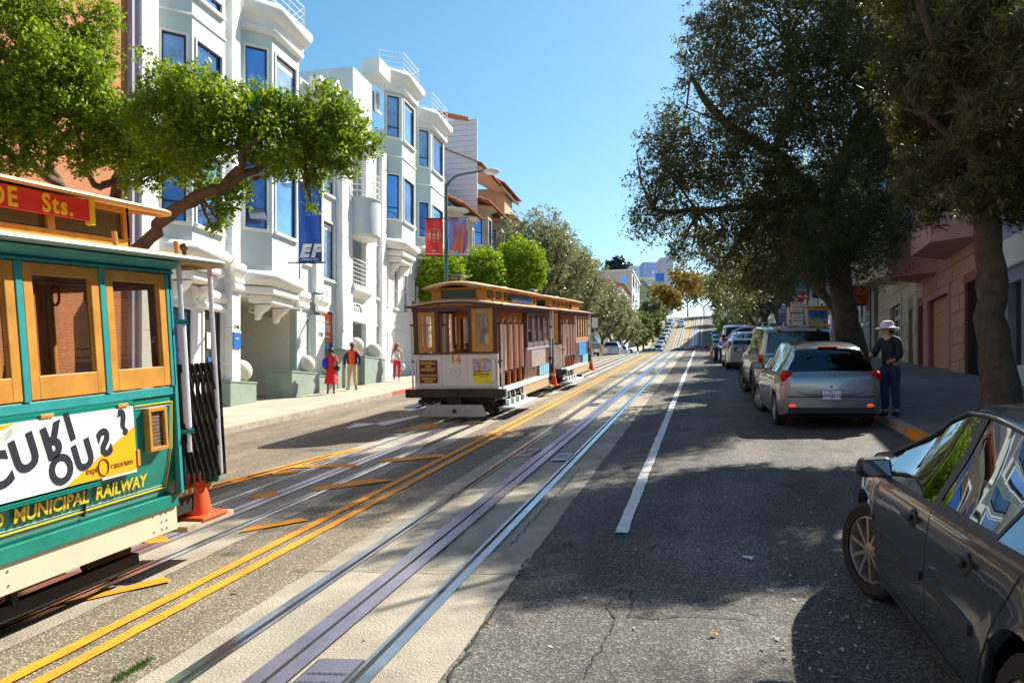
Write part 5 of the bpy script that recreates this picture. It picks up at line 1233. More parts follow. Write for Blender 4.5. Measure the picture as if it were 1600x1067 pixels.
gd = (rY(1484), rY(1452), G(XR, rY(1470), .12), rZ(1468, 464)); dd = (rY(1533) + .02, rY(1508), G(XR, rY(1518), .05), rZ(1520, 438)); nd = (rY(1443), rY(1435), G(XR, rY(1440), .12), rZ(1440, 478))
zt_ = rZ(1480, 372)
block_wall(ph, p0, p1, pb0, zt_, [gd, dd, nd], PINKB, PJ)
slabR(ph, 'garage_door', mat('garage_pink', (0.50, 0.29, 0.19), .7, var=.06), gd[0], gd[1], gd[2], gd[3], .15, .20)
for a, b_, c, e in ((gd[0] - .18, gd[0], gd[2], gd[3] + .25), (gd[1], gd[1] + .18, gd[2], gd[3] + .25), (gd[0], gd[1], gd[3], gd[3] + .25)): slabR(ph, 'door_surround', PINK, a, b_, c, e, -.07, .02)
for k in range(1, 5): slabR(ph, 'panel_line', PJ, gd[0], gd[1], gd[2] + (gd[3] - gd[2]) * k / 5, gd[2] + (gd[3] - gd[2]) * k / 5 + .015, .146, .15)
slabR(ph, 'dark_doorway', DARKF, dd[0], dd[1], dd[2], dd[3], .20, .24); slabR(ph, 'dark_doorway', DARKF, nd[0], nd[1], nd[2], nd[3], .20, .24)
for y in np.linspace(dd[0] + .1, dd[1] - .1, 9): slabR(ph, 'gate_bar', BLACK, y - .012, y + .012, dd[2], dd[3], .05, .075)
slabR(ph, 'house_core', PINK, p0, p1, pb0, 14, .26, 9)
slabR(ph, 'upper_wall', PINK, p0, p1, zt_, 14, 0, .25)
def rbay(parent, u0, u1, zb, zt, out, m, wins, name='bay'):
    y0, y1 = rY(u0), rY(u1); b = empty(name); b.parent = parent; al = out * .75
    pts = [(XR, y1), (XR - out, y1 - al), (XR - out, y0 + al), (XR, y0)]
    for i in range(3):
        pa, pb = pts[i], pts[i + 1]; LL = math.hypot(pb[0] - pa[0], pb[1] - pa[1]); mg = LL * .14
        ops = [(mg, LL - mg, c, e) for c, e in wins]
        q, P, n = wall_mb(pa, pb, zb, zt, ops, .1); q.build('bay_wall', m, b, fix=False)
        for o in ops: window_at(P, *o, b, depth=.07, fr=.05, trim=m, tw=.08, bars=(.5,))
    MB().prism(pts, zb - .3, zb, 'z').build('bay_floor', m, b)
    MB().prism(pts, zt, zt + .2, 'z').build('bay_roof', m, b)
    return b
rbay(ph, 1545, 1478, rZ(1500, 378) , 14, 1.3, PINK, [(rZ(1500, 378) + 1.5, rZ(1500, 378) + 3.6)])
rbay(ph, 1466, 1436, rZ(1452, 420), 14, 1.3, PINK, [(rZ(1452, 420) + 1.5, rZ(1452, 420) + 3.6)])
ch = empty('cream_house', (0, 0, 0), label='cream stone-block house with paned white garage door beyond the pink house', cat='house')
p0, p1 = rY(1433), rY(1364); pb0 = G(XR, p0) - .3
gd = (rY(1409), rY(1393), G(XR, rY(1400), .12), rZ(1400, 478)); nd = (rY(1427), rY(1420), G(XR, rY(1424), .12), rZ(1424, 483)); dd = (rY(1373), rY(1366), G(XR, rY(1370), .12), rZ(1370, 455))
zt_ = rZ(1400, 408)
block_wall(ch, p0 + .03, p1, pb0, zt_, [gd, nd, dd], CREAMB, CJ)
GW = mat('garage_white', (0.62, 0.62, 0.60), .5)
g_ = slabR(ch, 'garage_door', GW, gd[0], gd[1], gd[2], gd[3], .15, .20)
for i in range(5):
    for j in range(3):
        w, h_ = (gd[1] - gd[0]) / 3, (gd[3] - gd[2]) / 5; y, z = gd[0] + w * j, gd[2] + h_ * i
        MB().box(XR + .142, XR + .149, y + w * .14, y + w * .86, z + h_ * .16, z + h_ * .8).build('pane', mat('garage_pane', (0.08, 0.13, 0.20), .08, metal=.5), g_, fix=False)
for a, b_, c, e in ((gd[0] - .2, gd[0], gd[2], gd[3] + .25), (gd[1], gd[1] + .2, gd[2], gd[3] + .25), (gd[0], gd[1], gd[3], gd[3] + .25)): slabR(ch, 'door_surround', CREAM, a, b_, c, e, -.07, .02)
slabR(ch, 'door', mat('door_olive', (0.18, 0.19, 0.13), .6), nd[0], nd[1], nd[2], nd[3], .18, .22); slabR(ch, 'dark_doorway', DARKF, dd[0], dd[1], dd[2], dd[3], .2, .24)
slabR(ch, 'house_core', CREAM, p0 + .03, p1, pb0, 14, .26, 9); slabR(ch, 'upper_wall', CREAM, p0 + .03, p1, zt_, 14, 0, .25)
rbay(ch, 1424, 1396, rZ(1410, 425), 14, 1.3, CREAM, [(rZ(1410, 425) + 1.5, rZ(1410, 425) + 3.6)])
rbay(ch, 1388, 1364, rZ(1376, 436), 14, 1.3, CREAM, [(rZ(1376, 436) + 1.5, rZ(1376, 436) + 3.6)])
# blue-grey house, nearest on the right
bh = empty('blue_grey_house', (0, 0, 0), label='blue-grey house with white band and dark doorway at the right edge', cat='house')
BG = mat('blue_grey_stucco', (0.30, 0.33, 0.46), .8, var=.1, vscale=2); yb0, yb1 = 8.0, rY(1535) - .05
zb_ = G(XR, 15) - 1
dd = (rY(1596), rY(1574), G(XR, rY(1585), .3), rZ(1585, 440)); d2 = (15, 18, 2.2, 5.0)
q, P, n = wall_mb((XR, yb1), (XR, yb0), zb_, 9.8, [(yb1 - o[1], yb1 - o[0], o[2], o[3]) for o in (dd, d2, (rY(1562), rY(1545), rZ(1553, 372), rZ(1553, 290)), (16, 19.5, 6.5, 9.0), (10, 13.5, 6.5, 9.0))], .25); q.build('wall', BG, bh, fix=False)
slabR(bh, 'dark_doorway', DARKF, dd[0], dd[1], dd[2], dd[3], .22, .25); slabR(bh, 'dark_doorway', DARKF, d2[0], d2[1], d2[2], d2[3], .22, .25)
slabR(bh, 'window_pane', WINB, rY(1562), rY(1545), rZ(1553, 372), rZ(1553, 290), .12, .15); slabR(bh, 'window_pane', WINB, 16, 19.5, 6.5, 9.0, .12, .15); slabR(bh, 'window_pane', WINB, 10, 13.5, 6.5, 9.0, .12, .15)
zbnd = rZ(1570, 425); slabR(bh, 'white_band', TRIM, yb0, yb1, zbnd, zbnd + .75, -.18, .0); slabR(bh, 'white_plinth', TRIM, yb0, rY(1540), rZ(1570, 600) - .3, rZ(1570, 575), -.15, .0)
slabR(bh, 'house_core', BG, yb0, yb1, zb_, 9.7, .26, 9)
# rear buildings on the right, closer than the frame edge, seen in reflections and side views
block_house('tall tan building just outside the right of the view', XR, XR + 9, -14, 7.9, 9, (0.45, 0.38, 0.30), 'tan_wall_r', 4, 6, face='-x')
for i, (u0, u1, c, cn, lab, zt) in enumerate(((1364, 1345, (0.30, 0.30, 0.34), 'grey_shop', 'dark grey shop front behind the trunk of the big olive tree', 15), (1345, 1318, (0.55, 0.50, 0.45), 'pale_shop', 'pale shop building with round wall sign beyond the cream house', 14), (1318, 1290, (0.36, 0.22, 0.20), 'rust_shop', 'rust brown shop building between the hanging signs', 16), (1290, 1262, (0.6, 0.58, 0.56), 'white_shop', 'white shop building behind the parking signs', 14.5), (1262, 1225, (0.55, 0.30, 0.22), 'salmon_shop', 'salmon coloured building beyond the shops on the right', 17))):
    block_house(lab, XR, XR + 9, rY(u0) + .05, rY(u1), zt, c, cn, 3, 2 if i < 3 else 4, face='-x', name='shop_building')
for i, (y0, y1, zt, c) in enumerate(((116, 122, 17, (0.5, 0.45, 0.4)), (136, 150, 22, (0.6, 0.5, 0.4)), (152, 170, 26, (0.5, 0.5, 0.5)), (172, 200, 33, (0.6, 0.56, 0.5)))):
    block_house(['low brown building at the crossing on the right', 'tan house at the foot of the far hill on the right', 'grey house halfway up the far hill on the right', 'pale house high on the far hill on the right'][i], XR, XR + 10, y0, y1, zt, c, 'far_r%d' % i, 3, 3, face='-x')
# ---- skyline at the end of the street
def px_house(lab, u0, u1, vt, vb, d, c, cn, depth=12, rows=3, cols=3, name='far_building', parapet=True):
    a, b_ = AT(u0, vt, d), AT(u1, vt, d); z0 = AT(u0, vb, d).z
    h = empty(name, ((a.x + b_.x) / 2, (a.y + b_.y) / 2, z0), rz=YAW, label=lab, cat='building'); w = (b_ - a).length / 2; H_ = a.z - z0; m = mat(cn, c, .85, var=.06, vscale=.4)
    MB().box(-w, w, 0, depth, -6, H_).build('wall', m, h, fix=False)
    for i in range(rows):
        for j in range(cols):
            x = -w + 2 * w * (j + .5) / cols; ww = w / cols * .5; z = H_ * (i + .3) / rows
            f = MB().box(x - ww, x + ww, -.12, 0, z, z + H_ / rows * .5).build('window', TRIM, h, fix=False); MB().box(x - ww * .8, x + ww * .8, -.16, 0, z + .12, z + H_ / rows * .5 - .12).build('pane', WINB, f, fix=False)
    if parapet: MB().box(-w - .3, w + .3, -.3, depth, H_, H_ + .5).build('parapet', TRIM, h, fix=False)
    return h, w, H_
px_house('cream flat building with a red-brown roof strip on the skyline', 968, 1022, 436, 500, 300, (0.62, 0.56, 0.40), 'far_cream', rows=3, cols=4)
h, w, H_ = px_house('yellow gabled house below the skyline at the end of the left trees', 984, 1022, 452, 500, 262, (0.62, 0.55, 0.30), 'far_yellow', rows=2, cols=2, parapet=False)
MB().prism([(-w - .4, H_ - 1), (w + .4, H_ - 1), (0, H_ + 3.2)], -.3, 10, 'y').build('gable_roof', mat('far_roof', (0.35, 0.32, 0.28), .8), h)
MB().prism([(-w * .7, H_ - 1.0), (w * .7, H_ - 1.0), (0, H_ + 1.9)], -.45, -.31, 'y').build('gable_front', MATS['far_yellow'], h)
px_house('blue-grey glass apartment block on the skyline', 1005, 1035, 411, 460, 420, (0.30, 0.42, 0.72), 'far_blue', rows=5, cols=5)
px_house('pinkish tall apartment block on the skyline', 1033, 1052, 404, 470, 400, (0.62, 0.52, 0.55), 'far_pink', rows=6, cols=4)
px_house('pale low block left of the blue skyline block', 985, 1006, 417, 450, 440, (0.60, 0.60, 0.66), 'far_lilac', rows=3, cols=4)
h, w, H_ = px_house('ochre building carrying a blue billboard near the top of the street', 1024, 1040, 440, 500, 255, (0.60, 0.52, 0.34), 'far_ochre', rows=3, cols=2)
bd = empty('billboard', tuple(AT(1031, 433, 252)), rz=YAW, label='blue billboard on the roof of the ochre building far up the street', cat='billboard')
bw_ = 6 * 252 / F; MB().box(-bw_ * 1.15, bw_ * 1.15, 0, .3, -1.2, 1.2).build('panel', mat('billboard_blue', (0.04, 0.25, 0.75), .5), bd); MB().box(-.1, .1, .05, .25, -3.5, -1.2).build('post', STEEL, bd)
fl = empty('flag', tuple(AT(1029, 462, 250)), rz=YAW, label='small red flag on a pole far up the street', cat='flag')
MB().tube([(-.8, 0, -5), (-.8, 0, 1.6)], .08, 6).build('flagpole', TRIM, fl); MB().add([(-.8, 0, 1.4), (.5, .2, 1.1), (.8, 0, 0), (-.5, .15, -.3)], [(0, 1, 2, 3)]).build('flag_cloth', REDP, fl, fix=False)
# ------------------------------------------------------------------ trees
def leaf_mesh(name, blobs, n, size, m, parent, aspect=0.42, clump=0.16, per=14, shell=0.55, droop=0.0, kind=None):
    """many leaf-sized faces gathered into twigs spread through the crown volume; blobs: (centre, radius xyz)"""
    c = np.array([b[0] for b in blobs], float); r = np.array([b[1] if isinstance(b[1], (tuple, list)) else (b[1],) * 3 for b in blobs], float)
    w = np.prod(r, axis=1) ** 0.75; w /= w.sum(); k = max(1, n // per)
    idx = rng.choice(len(blobs), k, p=w); d = rng.normal(size=(k, 3)); d /= np.linalg.norm(d, axis=1)[:, None]
    rad = (1 - (1 - rng.random(k) ** 0.6) * shell) * (0.80 + 0.30 * rng.random(k))
    tw = c[idx] + d * r[idx] * rad[:, None]
    gap = np.sin(tw[:, 0] * 2.3 + 1.1) * np.sin(tw[:, 1] * 2.1) * np.sin(tw[:, 2] * 2.6 + .7)
    tw = tw[gap > (-0.42 if shell > .3 else -9)]; k = len(tw)
    tdir = rng.normal(size=(k, 3)); tdir[:, 2] = tdir[:, 2] * 0.6 - droop; tdir /= np.linalg.norm(tdir, axis=1)[:, None]
    ttint = rng.random(k)
    t = rng.random((k, per, 1)); P = tw[:, None, :] + tdir[:, None, :] * (t - .5) * clump * 2.2 + rng.normal(size=(k, per, 3)) * clump * 0.28
    P = P.reshape(-1, 3); N = len(P)
    a = rng.normal(size=(N, 3)) * 0.9 + np.repeat(tdir, per, axis=0) * 0.9; a /= np.linalg.norm(a, axis=1)[:, None]
    b = np.cross(a, rng.normal(size=(N, 3)) + np.array([0, 0, 0.7])); b /= np.linalg.norm(b, axis=1)[:, None] + 1e-9
    L = size * (0.45 + 1.1 * rng.random((N, 1)) ** 1.3); W = L * aspect
    nrm = np.cross(a, b)
    V = np.stack([P - a * L * .5, P - b * W * .5 + nrm * W * .12 - a * L * .05, P + a * L * .5, P + b * W * .5 + nrm * W * .12 - a * L * .05], axis=1).reshape(-1, 3)
    me = bpy.data.meshes.new(name); me.vertices.add(N * 4); me.vertices.foreach_set('co', V.astype(np.float32).ravel())
    me.loops.add(N * 4); me.loops.foreach_set('vertex_index', np.arange(N * 4, dtype=np.int32)); me.polygons.add(N); me.polygons.foreach_set('loop_start', np.arange(0, N * 4, 4, dtype=np.int32))
    at = me.attributes.new('tint', 'FLOAT', 'FACE'); tint = np.clip(0.55 * np.repeat(ttint, per) + 0.45 * rng.random(N), 0, 1); at.data.foreach_set('value', tint.astype(np.float32))
    me.update(calc_edges=True); me.materials.append(m)
    o = bpy.data.objects.new(name, me); col.objects.link(o); o.parent = parent
    if kind: o['kind'] = kind
    return o
BARK = mat('bark_brown', (0.13, 0.075, 0.042), .9, var=.35, vscale=7, bump=1.0, bscale=22)
BARKD = mat('bark_dark', (0.085, 0.065, 0.045), .95, var=.4, vscale=7, bump=1.0, bscale=18)
def limb(pts, rs, n=8, jit=0.0, sub=4):
    """smooth crooked limb through points"""
    P = [Vector(p) for p in pts]; out, ro = [], []
    for i in range(len(P) - 1):
        a, b, c, d = P[max(i - 1, 0)], P[i], P[i + 1], P[min(i + 2, len(P) - 1)]
        for k in range(sub):
            t = k / sub; q = 0.5 * ((2 * b) + (c - a) * t + (2 * a - 5 * b + 4 * c - d) * t * t + (3 * b - a - 3 * c + d) * t ** 3)
            if jit: q += Vector((random.gauss(0, jit), random.gauss(0, jit), random.gauss(0, jit)))
            out.append(q); ro.append((rs[i] + (rs[i + 1] - rs[i]) * t) * random.uniform(.93, 1.08))
    out.append(P[-1]); ro.append(rs[-1]); m = MB(); m.tube(out, ro, n); return m
def tree(label, base, trunk, limbs, blobs, n, size, lm, bark=BARK, group=None, name='tree', aspect=.42, clump=.16, twigs=30, tj=.02, per=14, shell=.55, droop=0.0):
    t = empty(name, base, label=label, cat='tree', group=group); B = Vector(base)
    loc = lambda p: Vector(p) - B
    limb([loc(p) for p in trunk[0]], trunk[1], 12, tj).build('trunk', bark, t, smooth=True, ang=80)
    for pts, rs in limbs: limb([loc(p) for p in pts], rs, 8, tj).build('limb', bark, t, smooth=True, ang=80)
    bl = [(tuple(loc(c)), r) for c, r in blobs]
    if twigs:
        m = MB(); src = [loc(q) for pts, rs in limbs for q in pts[1:]] or [loc(trunk[0][-1])]
        for _ in range(twigs):
            c, r = random.choice(bl); c = Vector(c); rr = r if isinstance(r, (int, float)) else min(r)
            s = min(src, key=lambda q: (q - c).length); e = c + Vector((random.gauss(0, 1), random.gauss(0, 1), random.gauss(0, 1))).normalized() * rr * .8
            mid = s.lerp(e, .5) + Vector((random.gauss(0, .1), random.gauss(0, .1), random.gauss(0, .12))) * rr
            q = limb([s, mid, e], [.035, .02, .008], 5, .01, 3); m.add(q.v, q.f)
        m.build('twigs', bark, t, smooth=True, ang=80, kind='stuff')
    leaf_mesh('crown', bl, n, size, lm, t, aspect, clump, per, shell, droop)
    return t
LBRIGHT = leaf_mat('leaf_bright', (0.050, 0.115, 0.008), (0.36, 0.50, 0.020), .5, (0.50, 0.26, 0.05))
LFICUS = leaf_mat('leaf_ficus', (0.09, 0.20, 0.008), (0.42, 0.56, 0.02), .5)
LOLIVE = leaf_mat('leaf_olive', (0.075, 0.085, 0.035), (0.20, 0.21, 0.11), .35)
LOLIVE2 = leaf_mat('leaf_olive_pale', (0.12, 0.14, 0.05), (0.34, 0.35, 0.17), .4)
LDARK = leaf_mat('leaf_dark', (0.040, 0.050, 0.014), (0.17, 0.18, 0.05), .42, (0.34, 0.22, 0.04))
LFAR = leaf_mat('leaf_far', (0.10, 0.15, 0.03), (0.22, 0.26, 0.06), .4)
LGOLD = leaf_mat('leaf_gold', (0.22, 0.15, 0.02), (0.46, 0.30, 0.04), .45)
LPINE = leaf_mat('leaf_pine', (0.03, 0.06, 0.07), (0.06, 0.10, 0.11), .2)
def pb(L, ry=1.0):  # (u, v, d, r_px) -> world blobs
    return [(AT(u, v, d), (r * d / F, r * d / F * ry, r * d / F)) for u, v, d, r in L]

# left foreground street tree
b0 = AT(138, 690, 15.0); b0.z = G(b0.x, b0.y, .1)
T = AT
fork = T(170, 430, 14.6)
tree('wide leafy street tree with crooked brown limbs over the green cable car', tuple(b0),
     ([tuple(b0), T(140, 590, 15.0), T(135, 500, 14.9), fork], [.30, .24, .20, .19]),
     [([fork, T(235, 372, 14), T(262, 335, 13.6), T(310, 305, 13.2), T(352, 288, 13), T(400, 262, 13), T(470, 215, 13.4), T(520, 175, 13.6)], [.125, .105, .10, .09, .08, .06, .045, .025]),
      ([T(262, 335, 13.6), T(300, 318, 13.9), T(345, 298, 14.2), T(395, 280, 14.6), T(450, 262, 15)], [.10, .085, .07, .05, .03]),
      ([T(352, 288, 13), T(375, 262, 12.8), T(382, 236, 12.7), T(405, 215, 12.6)], [.08, .06, .05, .03]),
      ([fork, T(180, 320, 14.8), T(190, 275, 14.6), T(215, 255, 14.2), T(262, 252, 13.8), T(330, 240, 13.4), T(345, 180, 13)], [.15, .12, .10, .085, .07, .05, .03]),
      ([fork, T(120, 340, 15), T(95, 292, 15), T(78, 255, 14.8), T(100, 215, 14.6), T(140, 185, 14.2), T(160, 120, 14)], [.15, .12, .10, .085, .07, .05, .03]),
      ([T(95, 292, 15), T(55, 262, 14.2), T(0, 232, 13.6), T(-60, 200, 13)], [.09, .07, .06, .04]),
      ([T(190, 275, 14.6), T(155, 292, 14.4), T(135, 262, 14.2), T(132, 235, 14), T(100, 130, 13.6)], [.07, .06, .05, .04, .03])],
     pb([(20, 50, 13.5, 75), (85, 40, 14, 62), (60, 110, 13.2, 75), (20, 150, 13, 70), (110, 120, 13.6, 60), (145, 80, 14, 42), (150, 150, 13.6, 55), (-60, 120, 13, 90), (10, 195, 12.8, 45), (95, 190, 13, 50), (165, 190, 13.4, 48),
         (260, 140, 13.2, 45), (300, 150, 12.8, 52), (250, 190, 12.8, 60), (205, 205, 13.6, 45), (330, 175, 12.6, 55), (300, 220, 12.6, 55), (360, 200, 13, 48), (400, 175, 13.2, 46), (440, 180, 13.4, 42), (420, 225, 13, 48), (470, 200, 13.4, 42),
         (510, 165, 13.8, 38), (540, 195, 13.8, 40), (520, 225, 13.6, 42), (570, 225, 14, 26), (480, 245, 13.8, 36), (440, 255, 14, 30), (255, 240, 13.4, 42), (205, 250, 13.8, 28), (310, 275, 13.4, 32), (345, 320, 13.6, 24), (372, 300, 13.8, 24), (336, 352, 13.6, 13), (352, 340, 13.7, 15),
         (490, 290, 14, 18), (487, 325, 14, 11), (500, 262, 14, 26), (545, 262, 14, 16), (225, 100, 14, 22), (160, 30, 14.2, 30), (60, -40, 14, 70), (130, 255, 13.6, 24), (60, 245, 13.2, 30), (10, 255, 12.8, 26), (235, 275, 13.4, 26), (165, 235, 13.8, 28), (205, 285, 13.6, 16), (290, 250, 13.2, 34), (-40, 220, 12.6, 45)]),
     150000, .068, LBRIGHT, twigs=90, clump=.13, aspect=.5, group=None)

# big olive tree on the right (tree A) and near tree B
a0 = AT(1338, 560, 21.5); a0.z = G(a0.x, a0.y, .1)
tree('huge dark olive tree on the right, its trunk behind the woman in the hat', tuple(a0),
     ([tuple(a0), T(1330, 540, 21.5), T(1318, 470, 21.5), T(1308, 400, 21.3), T(1290, 330, 21)], [.42, .34, .28, .26, .22]),
     [([T(1308, 400, 21.3), T(1270, 310, 20.5), T(1210, 240, 19.5), T(1130, 190, 19), T(1080, 120, 19)], [.2, .17, .14, .1, .05]),
      ([T(1290, 330, 21), T(1330, 220, 21), T(1355, 120, 21), T(1340, 20, 21)], [.19, .15, .1, .06]),
      ([T(1310, 420, 21.4), T(1370, 330, 22), T(1420, 240, 22), T(1440, 140, 22)], [.18, .14, .1, .05]),
      ([T(1270, 310, 20.5), T(1190, 320, 19), T(1090, 330, 18.4), T(1020, 330, 18.2)], [.12, .09, .06, .03]),
      ([T(1210, 240, 19.5), T(1240, 150, 19), T(1230, 60, 19)], [.12, .08, .04])],
     pb([(1030, 300, 18.2, 58), (1010, 345, 18.2, 40), (1060, 250, 18.5, 55), (1050, 190, 19, 42), (1025, 240, 18.6, 40), (1090, 330, 18.4, 60), (1110, 250, 18.2, 70), (1120, 150, 18.6, 72), (1105, 70, 19, 55), (1140, 10, 19, 70), (1180, 80, 18.4, 85), (1190, 190, 18, 90), (1160, 290, 18.2, 80), (1140, 380, 18.6, 48),
         (1200, 370, 18.8, 70), (1190, 425, 19.2, 42), (1240, 330, 19, 80), (1260, 240, 18.6, 95), (1270, 130, 18.6, 95), (1260, 30, 19, 90), (1350, 60, 20, 100), (1350, 180, 20, 95), (1340, 290, 20.5, 80), (1290, 380, 20.5, 60), (1240, 420, 20, 45), (1420, 120, 21, 90), (1400, 240, 21, 80), (1400, 335, 21.5, 55), (1180, -60, 19, 90), (1300, -70, 20, 100), (1420, -20, 22, 90), (1335, 380, 21, 40), (1385, 388, 21.5, 28), (1110, 395, 19.5, 34), (1140, 425, 20, 36), (1180, 440, 20.5, 34), (1225, 445, 21, 32), (1280, 415, 21, 34), (1090, 370, 19, 32), (1400, 20, 19, 70), (1330, -30, 18, 80), (1390, 110, 19.5, 60), (1440, 60, 20, 70), (1310, 100, 18.5, 60), (1080, 415, 20, 26), (1120, 455, 21, 26), (1165, 465, 21.5, 24), (1400, 60, 17.5, 60), (1375, 200, 18.5, 50), (1290, 440, 21, 26), (1060, 385, 19, 28)], 1.25),
     300000, .085, LDARK, BARKD, twigs=90, clump=.15, aspect=.34, shell=.75)
q0 = AT(1562, 690, 12.9); q0.z = G(q0.x, q0.y, .1)
tree('near willow-leaved tree with thick furrowed trunk behind the dark grey car', tuple(q0),
     ([tuple(q0), T(1562, 600, 12.9), T(1550, 520, 12.9), T(1548, 420, 12.9), T(1540, 330, 12.9), T(1528, 240, 12.8)], [.33, .26, .225, .215, .18, .13]),
     [([T(1540, 330, 12.9), T(1580, 220, 12.5), T(1640, 100, 12), T(1700, -40, 12)], [.10, .07, .05, .03]),
      ([T(1528, 240, 12.8), T(1500, 150, 12.4), T(1460, 60, 12), T(1400, -60, 11.6)], [.10, .07, .05, .03]),
      ([T(1540, 300, 12.9), T(1500, 230, 13.4), T(1450, 180, 13.6)], [.12, .08, .04])],
     pb([(1560, 40, 14.5, 85), (1470, 60, 14.8, 75), (1600, 150, 14.2, 75), (1500, 160, 14.2, 75), (1440, 190, 14.6, 50), (1560, 240, 13.2, 50), (1480, 270, 13.6, 46), (1430, 270, 14.2, 36), (1600, 270, 12.6, 45), (1680, 60, 14.5, 90), (1690, 220, 13.5, 80), (1560, -70, 15, 95), (1430, -40, 15.2, 75), (1590, 330, 12.6, 28), (1600, 372, 12.4, 16), (1400, 120, 15, 50), (1520, 320, 13.4, 24), (1580, 60, 11, 50), (1540, 170, 11.2, 35), (1640, 130, 10.6, 60), (1500, 60, 12, 48), (1560, 100, 12, 52), (1530, 200, 12.2, 38), (1600, 20, 12, 50), (1460, 130, 12.6, 40), (1500, -20, 12, 50), (1548, 280, 12.0, 34), (1510, 300, 12.2, 26), (1590, 220, 11.8, 40), (1540, 330, 12.2, 20), (1420, 300, 13, 30), (1460, 330, 13, 22), (1570, 10, 11.6, 50)], 1.3),
     150000, .125, LDARK, BARKD, twigs=70, clump=.17, aspect=.20, per=12, shell=.75)
# another street tree right of the camera, its crown only shades the road
s0 = Vector((5.5, 8.9, 0)); s0.z = G(s0.x, s0.y, .1)
tree('street tree on the right sidewalk just outside the right edge of the view', tuple(s0), ([tuple(s0), s0 + Vector((.1, 0, 2.2)), s0 + Vector((0, .2, 4.2))], [.25, .2, .16]),
     [([s0 + Vector((0, .2, 4.2)), s0 + Vector((-.8, 1.2, 6))], [.14, .05]), ([s0 + Vector((0, .2, 4.2)), s0 + Vector((1.2, .6, 6.2))], [.14, .05])],
     [(s0 + Vector(p), r) for p, r in (((.2, 1.2, 6.6), 1.3), ((1.3, .5, 6.4), 1.2), ((.9, 2.2, 6.9), 1.2), ((-.2, 2.6, 7.6), .9))], 14000, .11, LDARK, BARKD, twigs=20, clump=.17, aspect=.2, per=12)

# clipped round trees on the left
for u, v, d, r, lab in ((690, 435, 43, 44, 'left clipped round bright green tree behind the roof of cable car 14'), (752, 428, 45, 42, 'middle clipped round bright green tree right of the banner post'), (812, 414, 47, 43, 'rightmost and tallest clipped ball-shaped bright green tree')):
    c = AT(u, v, d); bz = G(c.x, c.y, .1); R_ = r * d / F
    tree(lab, (c.x, c.y, bz), ([(c.x, c.y, bz), (c.x + .1, c.y, bz + 1.6), c], [.14, .11, .08]), [], [(c, (R_, R_, R_ * 1.0)), (c + Vector((0, 0, -R_ * .35)), (R_ * .96, R_ * .96, R_ * .8))], 34000, .12, LFICUS, BARK, 'clipped round trees on the left sidewalk', twigs=0, clump=.10, shell=.25, aspect=.5)
# olive trees up the left side
def olive(x, y, h, r, lab, n, size, lm=None, grp=None, lean=0.0, name='olive_tree'):
    z = G(x, y, .05); b = Vector((x, y, z)); f = b + Vector((lean * .4, 0, h * .28)); L = []
    for k in range(4):
        a = k * 1.6 + random.random(); L.append(([f, f + Vector((math.cos(a) * r * .35 + lean, math.sin(a) * r * .3, h * .2)), f + Vector((math.cos(a) * r * .6 + lean, math.sin(a) * r * .55, h * .42))], [.14, .10, .04]))
    bl = []
    for k in range(11):
        a = random.random() * 6.28; q = random.random() ** .6; bl.append((b + Vector((math.cos(a) * r * .62 * q + lean, math.sin(a) * r * .62 * q, h * random.uniform(.48, .84))), r * random.uniform(.30, .48)))
    bl.append((b + Vector((lean, 0, h * .66)), (r * .8, r * .8, h * .28)))
    return tree(lab, tuple(b), ([b, b + Vector((.1, 0, h * .14)), f], [.24, .19, .16]), L, bl, n, size, lm or LOLIVE2, BARKD, grp, name, twigs=14, clump=.26, shell=.8, aspect=.42)
for i, (x, y, h, r, lab) in enumerate(((-11.4, 54, 10.6, 3.9, 'tall grey-green olive tree right of the clipped round trees'), (-11.2, 62, 10.2, 3.8, 'second grey-green olive tree in the row up the left sidewalk'), (-11.0, 71, 9.6, 3.7, 'third olive tree of the left row, above the black parked truck'),
                                       (-11.0, 80, 8.2, 3.6, 'fourth olive tree of the left row with brown twigs in its crown'), (-11.0, 90, 8.2, 3.6, 'fifth olive tree of the left row with slender leaning stems'), (-11.0, 101, 8.4, 3.8, 'sixth olive tree of the left row near the crossing'), (-11.2, 113, 8.4, 3.8, 'last olive tree of the left row beside the crossing'))):
    olive(x, y, h, r, lab, 32000 if i < 3 else 20000, .18 if i < 3 else .24, LOLIVE2, 'olive trees in a row up the left sidewalk', .3)
for i, (x, y, h, r, lm, lab) in enumerate(((-11, 140, 8, 4, LFAR, 'light green street tree just beyond the crossing on the left'), (-11, 152, 8, 4, LFAR, 'light green street tree low on the far hill on the left'), (-10.5, 172, 9, 4, LOLIVE2, 'grey-green street tree halfway up the far hill on the left'), (-9.0, 196, 11, 5.0, LGOLD, 'golden yellow tree near the top of the far street'),
                                          (-5, 245, 15, 7.5, LGOLD, 'yellow-brown tree standing over the crest of the far street'), (4.2, 232, 13, 6.0, LFAR, 'green tree at the top right of the far street'), (4.6, 205, 9, 4.5, LFAR, 'light green tree high on the right side of the far street'), (4.6, 180, 9, 4.6, LOLIVE2, 'grey-green tree midway on the right side of the far street'),
                                          (4.8, 158, 9, 4.6, LOLIVE2, 'grey-green tree low on the right side of the far street'), (4.8, 138, 9, 4.6, LFAR, 'green tree on the right just beyond the crossing'), (-0.5, 262, 16, 10, LFAR, 'broad green tree closing the view at the end of the street'))):
    olive(x, y, h, r, lab, 14000, .55, lm, None, 0.0, 'street_tree')
